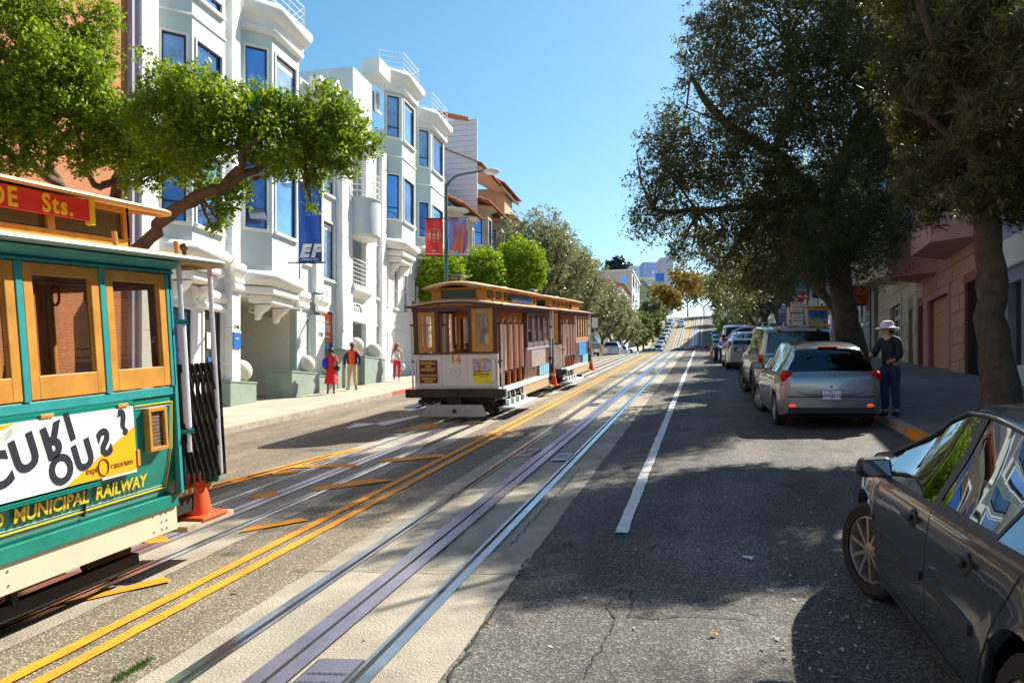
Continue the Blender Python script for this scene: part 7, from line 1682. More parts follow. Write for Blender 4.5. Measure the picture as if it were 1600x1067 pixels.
# --- parked and driving cars beyond the crest: shared meshes
LODH = dict(HATCH); base_car, V, ys = car('dark red car crossing the junction beyond the crest', LODH, paint('far_red', (0.30, 0.02, 0.03), .3), gp(-1.4, 146), R(68), R(2), lod=1, name='far_car')
base_car['label'] = 'dark red car standing in the crossing beyond the crest'
fars = [(-8.4, 78, 0, (0.55, 0.6, 0.7), 'pale blue car roof just past the crest on the left'), (-8.4, 86, 0, (0.7, 0.7, 0.7), 'white car parked past the crest on the left'), (-8.5, 95, 0, (0.3, 0.35, 0.45), 'grey-blue car parked past the crest, third from it'),
        (-8.2, 152, 180, (0.15, 0.25, 0.55), 'dark blue car parked lowest in the left row on the far hill'), (-8.3, 160, 180, (0.6, 0.62, 0.66), 'silver car parked second from the bottom of the left row on the far hill'), (-8.3, 167, 180, (0.05, 0.05, 0.06), 'black car parked third from the bottom of the left row on the far hill'),
        (-8.3, 174, 180, (0.7, 0.7, 0.7), 'white car parked fourth in the left row on the far hill'), (-8.3, 182, 180, (0.35, 0.4, 0.45), 'grey car parked fifth in the left row on the far hill'), (-8.3, 190, 180, (0.6, 0.6, 0.62), 'light car parked sixth in the left row on the far hill'), (-8.3, 199, 180, (0.08, 0.1, 0.12), 'dark car parked seventh in the left row on the far hill'), (-8.3, 208, 180, (0.65, 0.66, 0.7), 'pale car parked highest in the left row on the far hill'),
        (-5.6, 201, 180, (0.03, 0.10, 0.42), 'blue car driving down the left lane of the far hill'), (2.0, 84, 0, (0.1, 0.12, 0.25), 'navy car parked past the crest on the right'), (2.0, 150, 0, (0.3, 0.32, 0.3), 'grey-green car parked lowest on the right of the far hill'),
        (2.0, 158, 0, (0.12, 0.13, 0.14), 'charcoal car parked second on the right of the far hill'), (2.0, 166, 0, (0.5, 0.5, 0.48), 'light grey car parked third on the right of the far hill'), (2.0, 175, 0, (0.25, 0.26, 0.27), 'mid grey car parked fourth on the right of the far hill'), (-4.6, 143, 84, (0.04, 0.05, 0.08), 'dark car crossing left of the red car beyond the crest'), (-9.8, 146, 90, (0.55, 0.57, 0.6), 'silver car waiting at the left mouth of the crossing'),
        (-6.8, 120, 180, (0.70, 0.72, 0.72), 'white car coming up from the crossing past the crest'), (-8.6, 104, 0, (0.25, 0.45, 0.65), 'light blue car parked in the dip past the crest'), (-8.6, 113, 0, (0.75, 0.75, 0.72), 'cream white car parked in the dip near the crossing')]
kids = {}
for c in bpy.data.objects:
    if c.parent: kids.setdefault(c.parent.name, []).append(c)
for x, y, rz, c, lab in fars:
    o = copy_tree(base_car, None, {'far_red': paint('far_%d' % (abs(x * 10) + y), c, .3)}, kids)
    sl_ = math.atan((zs(y + 2) - zs(y - 2)) / 4); o.location = gp(x, y); o.rotation_euler = (sl_ if rz < 45 else (-sl_ if rz > 135 else 0), 0, R(rz)); o['label'] = lab; o['category'] = 'car'
    if abs(x) > 7.9 and y > 150: o['group'] = 'cars parked up the left side of the far hill'
    if x == 2.0 and y > 140: o['group'] = 'cars parked up the right side of the far hill'
# ------------------------------------------------------------------ people
SKIN_B = mat('skin_brown', (0.16, 0.075, 0.045), .5); SKIN_L = mat('skin_light', (0.52, 0.28, 0.19), .5)
def person(label, loc, rz, H, J, skin_m, cat='person'):
    """J: joints in metres for a 1.7 m figure facing -y; one continuous body grown from a skeleton"""
    t = empty('person', loc, rz=rz, label=label, cat=cat); s = H / 1.70
    base = dict(pelvis=(0, 0, .93), belly=(0, 0, 1.08), chest=(0, 0.01, 1.28), neck0=(0, .01, 1.42), neck=(0, -.005, 1.49), head0=(0, -.02, 1.56), head1=(0, -.015, 1.66),
                shR=(-.17, .01, 1.38), elR=(-.23, .03, 1.11), wrR=(-.22, -.04, .87), haR=(-.215, -.06, .79), shL=(.17, .01, 1.38), elL=(.23, .03, 1.11), wrL=(.22, -.04, .87), haL=(.215, -.06, .79),
                hipR=(-.09, 0, .88), knR=(-.10, -.02, .49), anR=(-.11, .02, .09), toR=(-.12, -.12, .035), hipL=(.09, 0, .88), knL=(.10, -.02, .49), anL=(.11, .02, .09), toL=(.12, -.12, .035))
    base.update(J); P = {k: Vector(v) * s for k, v in base.items()}
    names = list(base.keys()); rad = dict(pelvis=.115, belly=.105, chest=.125, neck0=.07, neck=.052, head0=.075, head1=.088, sh=.058, el=.042, wr=.029, ha=.030, hip=.085, kn=.058, an=.040, to=.036)
    ed = [('pelvis', 'belly'), ('belly', 'chest'), ('chest', 'neck0'), ('neck0', 'neck'), ('neck', 'head0'), ('head0', 'head1')]
    for S_ in 'RL': ed += [('neck0', 'sh' + S_), ('sh' + S_, 'el' + S_), ('el' + S_, 'wr' + S_), ('wr' + S_, 'ha' + S_), ('pelvis', 'hip' + S_), ('hip' + S_, 'kn' + S_), ('kn' + S_, 'an' + S_), ('an' + S_, 'to' + S_)]
    rr = [rad.get(n, rad.get(n[:-1], .05)) * s for n in names]
    b = skin([P[n] for n in names], [(names.index(a), names.index(c)) for a, c in ed], rr, 'body', skin_m, t, 2)
    # fingers, face details join the body mesh
    m = MB()
    for S_ in 'RL':
        w, h = P['wr' + S_], P['ha' + S_]; d = (h - w).normalized(); side = d.cross(Vector((0, 1, 0))).normalized() if abs(d.y) < .9 else Vector((1, 0, 0)); up = side.cross(d)
        for k, (o, L_) in enumerate(((-.027, .055), (-.010, .066), (.008, .062), (.025, .050))):
            a = h + up * o * s; q = a + d * L_ * .6 * s; e = q + (d * .4 + side * (.35 if S_ == 'R' else -.35)) * L_ * s * .7; m.tube([a, q, e], [.0095 * s, .0085 * s, .006 * s], 6)
        a = w + d * .03 * s; m.tube([a, a + up * -.04 * s + d * .02 * s, a + up * -.048 * s + d * .055 * s], [.011 * s, .010 * s, .007 * s], 6)
    f = P['head0'] + Vector((0, 0, .035 * s)); fw = Vector((0, -1, 0))
    m.ball(f + fw * .092 * s + Vector((0, 0, -.01 * s)), .016 * s, 8, (.8, 1.1, 1.5))
    for x in (-1, 1): m.ball(f + Vector((x * .088 * s, .005, -.005)), .026 * s, 8, (.4, .8, 1.2))
    me = b.data; bm = bmesh.new(); bm.from_mesh(me); n0 = len(bm.verts); vs = [bm.verts.new(v) for v in m.v]; bm.verts.ensure_lookup_table()
    for fc in m.f:
        try: bm.faces.new([vs[i] for i in fc]).smooth = True
        except ValueError: pass
    bm.to_mesh(me); bm.free()
    q = MB()
    for x in (-1, 1): q.ball(f + Vector((x * .032 * s, -.083 * s, .018 * s)), .011 * s, 8)
    q.build('eye', mat('eye_dark', (0.02, 0.015, 0.012), .2), t, smooth=True)
    MB().ball(f + Vector((0, -.084 * s, -.045 * s)), .022 * s, 8, (1.0, .3, .3)).build('mouth', mat('lip', (0.35, 0.10, 0.09), .5), t, smooth=True)
    return t, P, s
def top(t, P, s, m, name='jacket', pad=.016, sleeves=('RL'), long=True, hem='pelvis', chest_pad=.02, open_=False):
    vs = [P['pelvis'] + Vector((0, 0, (-.075 if hem == 'pelvis' else .08) * s)), P['belly'], P['chest'], P['neck0'] + Vector((0, 0, .005))]; rs = [(.115 + chest_pad) * s, (.112 + chest_pad) * s, (.125 + chest_pad) * s, .075 * s]; es = [(0, 1), (1, 2), (2, 3)]
    for S_ in sleeves:
        i = len(vs); vs.append(P['sh' + S_]); rs.append((.058 + pad) * s); es.append((3, i))
        vs.append(P['el' + S_]); rs.append((.044 + pad) * s); es.append((i, i + 1))
        if long: vs.append(P['el' + S_].lerp(P['wr' + S_], .9)); rs.append((.032 + pad * .8) * s); es.append((i + 1, i + 2))
    return skin(vs, es, rs, name, m, t, 2)
def trousers(t, P, s, m, pad=.014, name='trousers', down=.92):
    vs = [P['pelvis'] + Vector((0, 0, .06 * s)), P['pelvis'] - Vector((0, 0, .02 * s))]; rs = [.118 * s, .128 * s]; es = [(0, 1)]
    for S_ in 'RL':
        i = len(vs); vs += [P['hip' + S_] - Vector((0, 0, .04 * s)), P['kn' + S_], P['kn' + S_].lerp(P['an' + S_], down)]; rs += [(.088 + pad) * s, (.06 + pad) * s, (.046 + pad) * s]; es += [(1, i), (i, i + 1), (i + 1, i + 2)]
    return skin(vs, es, rs, name, m, t, 2)
def shoes(t, P, s, m):
    for S_ in 'RL':
        a, b = P['an' + S_], P['to' + S_]; q = MB(); q.tube([a + Vector((0, .05, -.03)) * s, a + Vector((0, 0, -.03)) * s, b.lerp(a, .4) + Vector((0, 0, -.0)) * s, b + Vector((0, -.02, .005)) * s], [.035 * s, .048 * s, .044 * s, .030 * s], 10); q.build('shoe', m, t, smooth=True)
def cap_mesh(c, r, zcut=-.1, n=16):
    q = MB(); prof = []
    for k in range(9):
        a = math.asin(zcut) + (math.pi / 2 - math.asin(zcut)) * k / 8; prof.append((max(.0005, r * math.cos(a)), r * math.sin(a)))
    q.lathe(prof, c, n); return q
# man in the orange shirt
m_loc = GP(550, 601); mz_ = lambda p: (p.x, p.y, G(p.x, p.y, .135))
def side_spot(u, X): Y = uY(u, X); return (X, Y, G(X, Y, .137))
pm, P, s = person('man in dark open jacket, orange shirt and beige trousers standing on the left sidewalk', side_spot(550, -12.75), R(14), 1.74, dict(elL=(.28, .05, 1.12), wrL=(.27, -.02, .88), haL=(.255, -.06, .81), elR=(-.28, .04, 1.12), wrR=(-.25, -.05, .89), haR=(-.23, -.08, .82), anR=(-.13, .02, .09), anL=(.15, -.02, .09), toR=(-.17, -.12, .035), toL=(.20, -.15, .035)), SKIN_B)
top(pm, P, s, mat('shirt_orange', (0.85, 0.09, 0.015), .7), 'shirt', long=False, chest_pad=.022)
JK = mat('jacket_plum', (0.035, 0.015, 0.05), .7)
for S_, sg in (('R', -1), ('L', 1)):
    vs = [P['pelvis'] + Vector((sg * .115, .01, -.02)) * s, P['belly'] + Vector((sg * .11, .015, 0)) * s, P['chest'] + Vector((sg * .10, .02, .02)) * s, P['sh' + S_], P['el' + S_], P['el' + S_].lerp(P['wr' + S_], .95)]
    skin(vs, [(0, 1), (1, 2), (2, 3), (3, 4), (4, 5)], [(.07 * s, .11 * s), (.07 * s, .115 * s), (.075 * s, .12 * s), .078 * s, .062 * s, .048 * s], 'jacket_half', JK, pm)
trousers(pm, P, s, mat('trousers_beige', (0.52, 0.38, 0.20), .8)); shoes(pm, P, s, mat('shoe_brown', (0.06, 0.03, 0.02), .5))
cap_mesh(P['head0'] + Vector((0, 0, .07)) * s, .104 * s, .0).build('cap', mat('cap_grey', (0.13, 0.11, 0.10), .8), pm, smooth=True); MB().ball(P['head0'] + Vector((0, -.09, .08)) * s, .07 * s, 12, (1, .9, .16)).build('cap_peak', MATS['cap_grey'], pm, smooth=True)
# woman in the red skirt
pw, P, s = person('woman in red dress with draped blue jacket and black bag, left of the man', side_spot(517, -12.75), R(20), 1.60, dict(elL=(.24, -.06, 1.16), wrL=(.10, -.20, 1.38), haL=(.06, -.21, 1.45), elR=(-.24, .02, 1.12), wrR=(-.19, -.12, .95), haR=(-.16, -.16, .90)), SKIN_B)
top(pw, P, s, mat('dress_red', (0.70, 0.012, 0.012), .7), 'dress_top', long=False)
MB().lathe([(.135 * s, 1.02 * s), (.165 * s, .92 * s), (.19 * s, .75 * s), (.225 * s, .52 * s), (.25 * s, .38 * s), (.24 * s, .37 * s), (.13 * s, .9 * s)], n=18).build('skirt', MATS['dress_red'], pw, smooth=True)
BJ = mat('jacket_blue', (0.02, 0.03, 0.50), .45); vs = [P['chest'] + Vector((-.10, -.02, .04)), P['elR'] + Vector((.02, -.04, .10)), P['elR'] + Vector((.05, -.08, -.08)), P['wrR'] + Vector((0, 0, -.02))]
skin(vs, [(0, 1), (1, 2), (2, 3)], [.12 * s, .14 * s, .14 * s, .09 * s], 'draped_jacket', BJ, pw); shoes(pw, P, s, BLACK)
MB().ball(P['head0'] + Vector((0, .03, .05)) * s, .112 * s, 14, (1, 1, 1.05)).build('hair', mat('hair_black', (0.02, 0.013, 0.012), .6), pw, smooth=True)
MB().ball((.24 * s, .05 * s, .98 * s), .14 * s, 14, (.7, 1, 1)).build('handbag', BLACK, pw, smooth=True); MB().tube([(.24 * s, .05, 1.1 * s), (.18 * s, .02, 1.42 * s), (.26 * s, .0, 1.08 * s)], .012, 6).build('bag_strap', BLACK, pw)
# girl in red trousers seen from behind
pg, P, s = person('woman with reddish hair, white top and red trousers walking away up the sidewalk', side_spot(620, -13.0), R(188), 1.62, dict(knR=(-.10, -.06, .49), anL=(.10, .12, .10), toL=(.11, .0, .04), knL=(.10, .03, .49)), SKIN_L)
top(pg, P, s, mat('top_white', (0.78, 0.78, 0.82), .8), 'white_top', long=False, sleeves=''); trousers(pg, P, s, mat('trousers_red', (0.70, 0.02, 0.03), .7), down=.85); shoes(pg, P, s, mat('shoe_white', (0.6, 0.6, 0.65), .5))
q = MB(); q.ball(P['head0'] + Vector((0, .02, .05)) * s, .108 * s, 14); q.ball(P['neck'] + Vector((.05, .07, -.03)) * s, .095 * s, 12, (1.0, .7, 1.5)); q.ball(P['neck'] + Vector((.12, .05, -.10)) * s, .05 * s, 10, (1.3, .6, 1.1)); q.build('hair', mat('hair_auburn', (0.30, 0.09, 0.025), .5), pg, smooth=True)
MB().tube([P['shL'] + Vector((-.06, .08, .03)), P['belly'] + Vector((0, .14, .05)), P['pelvis'] + Vector((-.20, .08, .02))], .014, 6).build('bag_strap', NAVY, pg); MB().ball((.24 * s, .02, .88 * s), .11 * s, 12, (.6, 1, .9)).build('shoulder_bag', mat('bag_pale', (0.55, 0.45, 0.42), .7), pg, smooth=True)
MB().ball((-.27 * s, -.02, .62 * s), .15 * s, 12, (.7, .9, 1.1)).build('plastic_bag', mat('bag_bluewhite', (0.55, 0.65, 0.8), .5), pg, smooth=True)
# woman with the white sun hat at the open car door
ph_, P, s = person('woman in white sun hat, dark jacket and jeans standing at the open car door', (3.20, 15.9, G(3.20, 15.9, .137)), R(-42), 1.66,
                  dict(chest=(0, -.04, 1.27), neck0=(0, -.05, 1.41), neck=(0, -.08, 1.48), head0=(0, -.11, 1.54), head1=(0, -.10, 1.64), shR=(-.17, -.04, 1.37), shL=(.17, -.04, 1.37), elR=(-.22, -.16, 1.14), wrR=(-.14, -.38, 1.10), haR=(-.12, -.45, 1.10), elL=(.22, -.05, 1.10), wrL=(.20, -.26, 1.00), haL=(.18, -.33, .98)), SKIN_L)
top(ph_, P, s, mat('jacket_navy', (0.012, 0.014, 0.028), .8), 'jacket', pad=.022, chest_pad=.035); trousers(ph_, P, s, mat('denim', (0.025, 0.038, 0.075), .85, var=.2, vscale=12), pad=.02, name='jeans'); shoes(ph_, P, s, mat('shoe_dark', (0.03, 0.03, 0.035), .6))
hc = P['head0'] + Vector((0, .0, .06)) * s; HT = mat('hat_lilac_white', (0.66, 0.60, 0.74), .8)
q = MB(); q.lathe([(.205 * s, -.035 * s), (.20 * s, -.02 * s), (.118 * s, .012 * s), (.112 * s, .07 * s), (.095 * s, .10 * s), (.05 * s, .118 * s), (.001, .12 * s)], tuple(hc + Vector((0, 0, .015))), 24); q.build('sun_hat', HT, ph_, smooth=True)
q = MB(); q.ball(P['head0'] + Vector((0, .035, .03)) * s, .10 * s, 12, (1, .9, 1.1)); q.build('hair', mat('hair_dark', (0.05, 0.03, 0.02), .6), ph_, smooth=True)
q = MB()
for x in (-1, 1): q.ball(P['head0'] + Vector((x * .034, -.085, .05)) * s, .028 * s, 10, (1.1, .4, .8))
q.bar(P['head0'] + Vector((-.09, -.07, .055)) * s, P['head0'] + Vector((.09, -.07, .055)) * s, .008); q.build('sunglasses', BLACK, ph_, smooth=True)
# gripman in cable car 14
gl_ = lp(cc2, .25, 1.9, .62); pgm, P, s = person('gripman in dark clothes and yellow-green vest inside cable car 14', gl_, R(10), 1.62, dict(elL=(.24, -.05, 1.14), wrL=(.16, -.26, 1.12), haL=(.14, -.33, 1.12)), SKIN_B)
top(pgm, P, s, mat('vest_yellow', (0.62, 0.72, 0.03), .6), 'vest', sleeves='', long=False, hem='b'); trousers(pgm, P, s, mat('uniform_dark', (0.02, 0.02, 0.025), .8)); shoes(pgm, P, s, BLACK)
MB().ball(P['head0'] + Vector((0, .02, .07)) * s, .105 * s, 12, (1, 1, .7)).build('cap', BLACK, pgm, smooth=True)
BOX('grip_lever', BLACK, 0, .001, 0, .001, 0, .001, cc2).data.transform(Matrix.Identity(4))
bpy.data.objects.remove(bpy.data.objects['grip_lever'])
q = MB(); q.bar((0, 1.3, .6), (0.03, 1.1, 1.75), .05); q.bar((.0, 1.4, .6), (.02, 1.5, 1.5), .04); q.build('grip_lever', BLACK, cc2)
for i, (u, X, c, lab) in enumerate(((1197, 4.6, (0.30, 0.06, 0.05), 'pedestrian in dark red top behind the SUV roof, leftmost far pedestrian'), (1217, 4.9, (0.08, 0.05, 0.05), 'pedestrian with brown hair behind the SUV roof, middle of the three'), (1227, 5.2, (0.03, 0.03, 0.05), 'person with black hair near the parking sign, rightmost far pedestrian'))):
    d = F * X / (CA * (u - 1102)); Y = (d + X * SA) / CA
    pf, P, s = person(lab, (X, Y, G(X, Y, .137)), R(180 * (i % 2)), 1.68, {}, SKIN_L); top(pf, P, s, mat('far_top%d' % i, c, .8), 'top'); trousers(pf, P, s, MATS['denim'], name='jeans'); shoes(pf, P, s, BLACK); MB().ball(P['head0'] + Vector((0, .02, .05)) * s, .108 * s, 10).build('hair', mat('hair_f%d' % i, [(0.10, .03, .02), (0.14, .06, .03), (0.01, .01, .01)][i], .6), pf, smooth=True)
# ------------------------------------------------------------------ posts, banners and signs
GPOLE = mat('pole_green', (0.06, 0.11, 0.085), .5, var=.15)
def spot(u, X, dz=.135): Y = uY(u, X) if X < 0 else uY(u, X); return Vector((X, Y, G(X, Y, dz)))
p = spot(697, -10.9); dL = -F * p.x / (CA * (1102 - 697)) if False else (-p.x * SA * -1 + 0)
dd_ = -p.x * 0 + (-(p.x) * SA + p.y * CA)
lpst = empty('street_lamp', tuple(p), label='tall green street lamp with long curved arm and two hanging banners', cat='street lamp')
ztop = AT(697, 288, dd_).z - p.z
MB().lathe([(.16, 0), (.16, .5), (.11, .6), (.10, .7), (.075, ztop), (.001, ztop + .03)], n=14).build('pole', GPOLE, lpst, smooth=True)
e = AT(762, 266, dd_ - .3) - p; a0_ = Vector((0, 0, ztop - .1)); m1 = AT(725, 272, dd_ - .15) - p
limb([a0_, a0_.lerp(m1, .45) + Vector((0, 0, .15)), m1, e], [.06, .05, .045, .035], 8, 0, 5).build('arm', GPOLE, lpst, smooth=True)
hd = AT(768, 268, dd_ - .3) - p; MB().ball(tuple(hd), .36, 16, (1.0, .9, .30)).build('lamp_head', mat('lamp_head_grey', (0.55, 0.55, 0.52), .4), lpst, smooth=True)
MB().ball(tuple(hd - Vector((0, 0, .06))), .26, 14, (1.0, .9, .35)).build('lens', mat('lens', (0.75, 0.78, 0.8), .2), lpst, smooth=True)
def vt(v): return AT(697, v, dd_).z
CR = Vector((CA, SA, 0))
def banner(label, u0, u1, v0, v1, m, d, thick=.01):
    a, b = AT(u0, v0, d), AT(u1, v0, d); z1 = a.z; z0 = AT(u0, v1, d).z; w = (b - a).length
    t = empty('banner', ((a.x + b.x) / 2, (a.y + b.y) / 2, z0), rz=YAW, label=label, cat='banner'); h = z1 - z0
    mb = MB(); nx, nz = 8, 10
    f = lambda i, j: (-w / 2 + w * i / nx, .035 * math.sin(i * 1.1 + j * .5) * (1 if 0 < j < nz else .3), h * j / nz)
    vs = [f(i, j) for j in range(nz + 1) for i in range(nx + 1)]; mb.add(vs, [(j * (nx + 1) + i, j * (nx + 1) + i + 1, (j + 1) * (nx + 1) + i + 1, (j + 1) * (nx + 1) + i) for j in range(nz) for i in range(nx)])
    c = mb.build('cloth', m, t, smooth=True); so_ = c.modifiers.new('t', 'SOLIDIFY'); so_.thickness = .006
    for z in (0, h): MB().tube([(-w / 2 - .06, 0, z), (w / 2 + .06, 0, z)], .02, 6).build('rod', BLACK, t)
    return t, c, w, h
RB = mat('banner_red', (0.72, 0.035, 0.03), .6)
t, c, w, h = banner('red banner with round cream emblem of a bridge tower hanging left of the lamp post', 664.5, 692, 341.5, 401, RB, dd_)
EM = mat('emblem_cream', (0.68, 0.48, 0.25), .6)
MB().lathe([(.001, -.052), (w * .30, -.052), (w * .30, -.046)], (0, 0, h * .55), 28, 'y').build('emblem_disc', EM, t)
q = MB()
for x in (-.11, .11): q.box(x * w / .86 - .035, x * w / .86 + .035, -.060, -.054, h * .38, h * .68)
for z in (.44, .52, .61, .66): q.box(-.11, .11, -.060, -.054, h * z - .03, h * z + .03)
q.build('emblem_tower', RB, t)
RT = mat('ring_pink', (0.85, 0.40, 0.35), .6); q = MB()
for k in range(34):
    a = 2 * math.pi * k / 34; q.box(w * .37 * math.cos(a) - .014, w * .37 * math.cos(a) + .014, -.056, -.052, h * .55 + w * .37 * math.sin(a) - .022, h * .55 + w * .37 * math.sin(a) + .022)
q.build('emblem_ring', RT, t, kind='stuff')
q = MB(); q.prism([(-.10, h * .12), (0, h * .18), (.10, h * .12), (.05, h * .12), (0, h * .15), (-.05, h * .12)], -.056, -.052, 'y'); q.box(-w * .4, w * .4, -.056, -.052, h * .055, h * .08); q.build('emblem_mark', RT, t)
t, c, w, h = banner('mauve banner with slanting orange tower picture hanging right of the lamp post', 702, 730, 341, 400, mat('banner_mauve', (0.36, 0.19, 0.34), .6, var=.1), dd_)
q = MB(); q.add([(-w * .38, -.05, h * .17), (w * .26, -.05, h * .05), (w * .36, -.05, h * .76), (w * .20, -.05, h * .78)], [(0, 1, 2, 3)]); q.build('picture_tower', mat('tower_orange', (0.72, 0.16, 0.08), .6), t, fix=False)
q = MB(); q.add([(0, -.05, h), (w * .5, -.05, h), (w * .5, -.05, h * .95), (w * .28, -.05, h * .93), (w * .14, -.05, h * .86)], [(0, 1, 2, 3, 4)]); q.build('picture_sky', mat('pic_sky', (0.25, 0.3, 0.75), .6), t, fix=False)
q = MB(); q.add([(-w * .5, -.048, h * .0), (w * .5, -.048, 0), (w * .5, -.048, h * .2), (w * .25, -.048, h * .05), (-w * .38, -.048, h * .16), (-w * .5, -.048, h * .18)], [(0, 1, 2, 3, 4, 5)]); q.build('picture_foreground', mat('pic_grey', (0.45, 0.42, 0.5), .6), t, fix=False)
q = MB()
for x0, x1 in ((-.18, .10), (.02, .16), (-.42, -.2)): q.bar((x0 * w, -.058, h * .04), (x1 * w, -.058, h * .70), .018, .006)
q.build('picture_cables', mat('cable_dark', (0.10, 0.04, 0.08), .6), t)
# EF banner, bracketed to the wall
d_ef = 26.3; t, c, w, h = banner('tall blue EF banner hanging from the white building', 466, 503, 285, 411, mat('banner_blue', (0.008, 0.10, 0.48), .55, var=.15, vscale=.6), d_ef)
for s_, x in (('E', -.17), ('F', .17)): text_mesh(s_, .52, SW, 'logo_letter', t, frameM((x, -.052, .36), (1, 0, 0), (0, 0, 1)), bold=.035, shear=.25, extrude=.003)
text_mesh('Education First', .085, SW, 'logo_line', t, frameM((0, -.052, .11), (1, 0, 0), (0, 0, 1)), extrude=.002)
lines = MB()
for k in range(5): lines.box(-.36, .36, -.0595, -.0575, .22 + k * .055, .228 + k * .055)
lines.build('logo_stripes', MATS['banner_blue'], t)
MB().bar((-w / 2 - .35, .1, .02), (w / 2 + .12, 0, .02), .05).build('bracket', STEEL, t)
# green street-name signs on a pole
def post_sign(label, u, X, vb, panels, m=STEEL, r=.03, name='street_sign', ztop=None, cat='sign'):
    d = F * X / (CA * (u - 1102)) if X > 0 else -F * X / (CA * (1102 - u)); Y = (d + X * SA) / CA; b = Vector((X, Y, G(X, Y, .13)))
    t = empty(name, tuple(b), label=label, cat=cat); zt = max(AT(u, v0, d).z for (u0, u1, v0, v1, mm, *_) in panels) - b.z
    MB().tube([(0, 0, 0), (0, 0, zt)], r, 8).build('post', m, t, smooth=True)
    out = []
    for (u0, u1, v0, v1, mm, *ex) in panels:
        a, c_ = AT(u0, v0, d - .08) - b, AT(u1, v1, d - .08) - b; ctr = (a + c_) / 2; w = (u1 - u0) * d / F; h = (v1 - v0) * d / F
        pe = MB().box(-w / 2, w / 2, -.012, .012, -h / 2, h / 2).build('panel', mm, t, bevel=.004 if w > .3 else 0); pe.location = ctr; pe.rotation_euler = (0, 0, YAW); out.append((pe, w, h))
    return t, out
SGR = mat('sign_green', (0.0, 0.30, 0.22), .4)
t, ps = post_sign('pole with two green street name signs and a numbered shield at the crest', 1138, 3.45, 545, [(1123, 1134, 472, 480, SGR), (1128, 1147, 484, 496, SGR)])
for pe, w, h in ps[:1]: text_mesh('Filbert', h * .55, SW, 'lettering', pe, frameM((0, -.014, 0), (1, 0, 0), (0, 0, 1)), bold=.01)
pe, w, h = ps[1]; text_mesh('101', h * .5, SGR, 'lettering', pe, frameM((-w * .08, -.02, 0), (1, 0, 0), (0, 0, 1)), bold=.02); MB().box(-w * .34, w * .18, -.018, -.013, -h * .38, h * .38).build('shield', SW, pe)
# parking signs
RI2 = mat('red_sign_ink', (0.55, 0.03, 0.03), .5); GI2 = mat('green_sign_ink', (0.02, 0.28, 0.16), .5)
t, ps = post_sign('pair of white parking signs, red above green, on a dark post', 1245, 3.7, 560, [(1235, 1254, 472, 488, SW), (1237, 1255, 490, 511, SW)], BLACK, .04)
pe, w, h = ps[0]
for i, (s_, z, sz) in enumerate((('NO PARKING', .32, .18), ('7AM-9AM', .02, .22), ('STREET CLEANING', -.32, .12))): text_mesh(s_, h * sz, RI2, 'lettering', pe, frameM((0, -.016, h * z), (1, 0, 0), (0, 0, 1)), bold=.001)
pe, w, h = ps[1]
for i, (s_, z, sz, mm) in enumerate((('2 HOUR', .34, .16, GI2), ('PARKING', .16, .14, GI2), ('9AM-9PM', -.06, .16, GI2), ('AREA A', -.36, .12, RI2))): text_mesh(s_, h * sz, mm, 'lettering', pe, frameM((0, -.016, h * z), (1, 0, 0), (0, 0, 1)), bold=.001)
for pe, w, h in ps: MB().box(-w / 2 - .03, w / 2 + .03, .013, .03, -h / 2 - .03, h / 2 + .03).build('backing', BLACK, pe)
# bike hire signs: lower banner BIKE THE BRIDGE, upper picture sign
BY = mat('bike_yellow', (0.75, 0.68, 0.03), .5); BBL = mat('bike_blue', (0.02, 0.20, 0.75), .5, var=.3, vscale=3)
def picture(pe, w, h, z0, z1, label_m=None):
    MB().box(-w * .44, w * .44, -.022, -.014, h * z0, h * z1).build('picture', BBL, pe)
    q = MB(); n = 9; zz = lambda: h * (z0 + (z1 - z0) * random.uniform(.25, .5)); pts = [(-w * .44, h * z0)] + [(-w * .44 + w * .88 * k / n, zz()) for k in range(n + 1)] + [(w * .44, h * z0)]; q.prism(pts, -.026, -.0225, 'y'); q.build('picture_city', mat('pic_city', (0.35, 0.40, 0.5), .6, var=.5, vscale=20), pe)
    q = MB(); q.ball((w * .18, -.026, h * (z0 + (z1 - z0) * .8)), w * .07, 8, (1, .2, 1)); q.bar((w * .18, -.027, h * (z0 + (z1 - z0) * .72)), (w * .10, -.027, h * (z0 + (z1 - z0) * .3)), w * .12, .004); q.build('picture_rider', mat('pic_dark', (0.05, 0.05, 0.08), .6), pe)
t, ps = post_sign('yellow and blue BIKE THE BRIDGE banner board standing on the right sidewalk', 1278, 4.2, 560, [(1261, 1294, 478, 545, BY)], BLACK, .03, 'sign_board')
pe, w, h = ps[0]; picture(pe, w, h, .10, .40); text_mesh('BIKE THE BRIDGE', h * .075, RI2, 'lettering', pe, frameM((0, -.016, h * .455), (1, 0, 0), (0, 0, 1)), bold=.004)
MB().box(-w * .47, w * .47, -.022, -.014, -h * .5 + .02, -h * .08).build('lower_panel', mat('bike_lower_blue', (0.05, 0.25, 0.6), .5), pe); MB().ball((0, -.024, -h * .16), w * .3, 14, (1, .1, .35)).build('logo_oval', RI2, pe, smooth=True)
text_mesh('RENTALS', h * .06, SW, 'lettering', pe, frameM((0, -.055, -h * .16), (1, 0, 0), (0, 0, 1)), bold=.002)
t, ps = post_sign('blue picture sign with red ARRIVAL strip hung high beside the olive trunk', 1262, 4.2, 560, [(1239, 1261, 430, 457, BBL), (1242, 1263, 459, 467, REDP)], BLACK, .03, 'hanging_sign')
pe, w, h = ps[0]; picture(pe, w, h, -.46, .40); MB().box(-w * .5, w * .5, -.02, -.013, h * .42, h * .5).build('sign_edge', REDP, pe); pe, w, h = ps[1]; text_mesh('SPECIAL', h * .7, SW, 'lettering', pe, frameM((0, -.016, 0), (1, 0, 0), (0, 0, 1)), bold=.004)
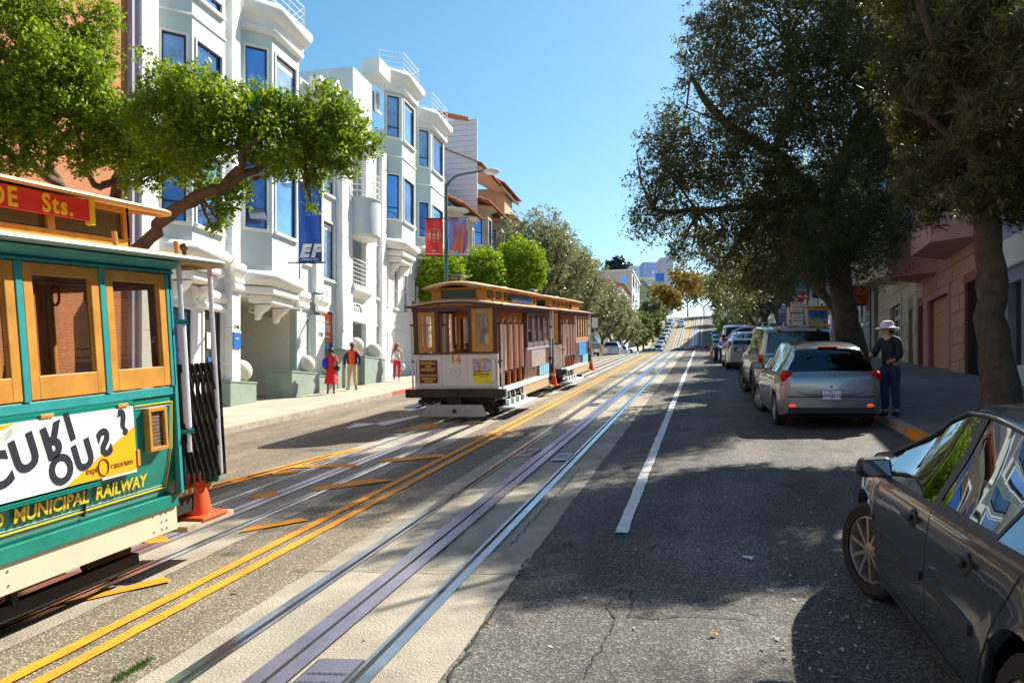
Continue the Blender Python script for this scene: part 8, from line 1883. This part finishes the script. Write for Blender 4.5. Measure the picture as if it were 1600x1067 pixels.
t, ps = post_sign('round rainbow coloured bicycle shop emblem sign hung beside the trunk', 1278, 4.6, 560, [(1270, 1290, 432, 466, mat('emblem_dark', (0.03, 0.02, 0.06), .5))], BLACK, .02, 'hanging_sign')
pe, w, h = ps[0]
for k, (r_, c_) in enumerate(((.46, (0.55, 0.05, 0.02)), (.38, (0.02, 0.12, 0.40)), (.28, (0.75, 0.30, 0.02)), (.18, (0.70, 0.62, 0.05)))): MB().lathe([(.001, -.016 - k * .006), (w * r_, -.016 - k * .006), (w * r_, -.012)], (0, 0, h * .12), 20, 'y').build('emblem_ring', mat('ring%d' % k, c_, .5), pe)
t, ps = post_sign('white and blue painted post with flag-like top beside the sign board', 1299, 4.4, 560, [(1295, 1303, 440, 478, SW)], SW, .05, 'sign_post')
t, ps = post_sign('orange hanging shop sign with black script and a round eye emblem', 1360, 6.0, 560, [(1330, 1357, 447, 478, mat('shop_orange', (0.70, 0.13, 0.02), .5))], BLACK, .03, 'hanging_sign')
pe, w, h = ps[0]
for s_, z in (('Crepes', -.02), ('& Cafe', -.24), ('Market', -.42)): text_mesh(s_, h * .22, BLACK, 'lettering', pe, frameM((0, -.016, h * z), (1, 0, 0), (0, 0, 1)), bold=.004, shear=.3)
MB().lathe([(.001, -.022), (w * .09, -.022), (w * .09, -.013)], (0, 0, h * .3), 16, 'y').build('eye_ring', BBL, pe); MB().lathe([(.001, -.028), (w * .045, -.028), (w * .045, -.023)], (0, 0, h * .3), 12, 'y').build('eye_dot', SW, pe)
t, ps = post_sign('small lilac and white notice sign on a post among the far shops', 1222, 4.0, 560, [(1216, 1229, 482, 504, mat('sign_mauve', (0.25, 0.17, 0.35), .5)), (1217, 1228, 483, 490, SW)], BLACK, .03)
t, ps = post_sign('teal and white cafe sign board among the far shops', 1207, 4.6, 560, [(1203, 1213, 505, 518, mat('sign_teal', (0.03, 0.22, 0.22), .5))], BLACK, .03)
t, ps = post_sign('round red no-left-turn sign on a yellow board at the crest on the left', 948, -9.8, 545, [(944, 953, 537, 546, SW)], STEEL, .03)
pe, w, h = ps[0]; q = MB()
for k in range(20):
    a0, a1 = 2 * math.pi * k / 20, 2 * math.pi * (k + 1) / 20; q.bar((w * .4 * math.cos(a0), -.02, w * .4 * math.sin(a0)), (w * .4 * math.cos(a1), -.02, w * .4 * math.sin(a1)), .05, .01)
q.bar((-w * .3, -.02, w * .3), (w * .3, -.02, -w * .3), .05, .01); q.build('red_ring', REDP, pe)
for u, lab in ((940.5, 'yellow painted bollard left of the round turn sign'), (955, 'cream bollard right of the round turn sign')):
    b = spot(u, -9.9); bo_ = MB().box(-.14, .14, -.1, .1, 0, 1.25).build('bollard', YEL if u < 945 else CREAMW, bevel=.03); bo_.location = b; tag(bo_, lab, 'bollard')
t, ps = post_sign('white delivery sign board behind the second maroon cable car', 929, -10.0, 560, [(925, 934, 496, 512, SW)], STEEL, .03)
# far orange crossing signal
# overhead junction: none in view. bins and fire plug on the right sidewalk
hb_ = empty('litter_bin', (6.6, 27.0, G(6.6, 27.0, .137)), label='dark litter bin standing at the pink house doorway', cat='litter bin')
MB().lathe([(.22, 0), (.25, .05), (.25, .8), (.27, .82), (.27, .88), (.1, .98), (.001, .99)], n=16).build('bin_body', PLASB, hb_, smooth=True)
bpy.data.objects.remove(hb_.children[0]); bpy.data.objects.remove(hb_)
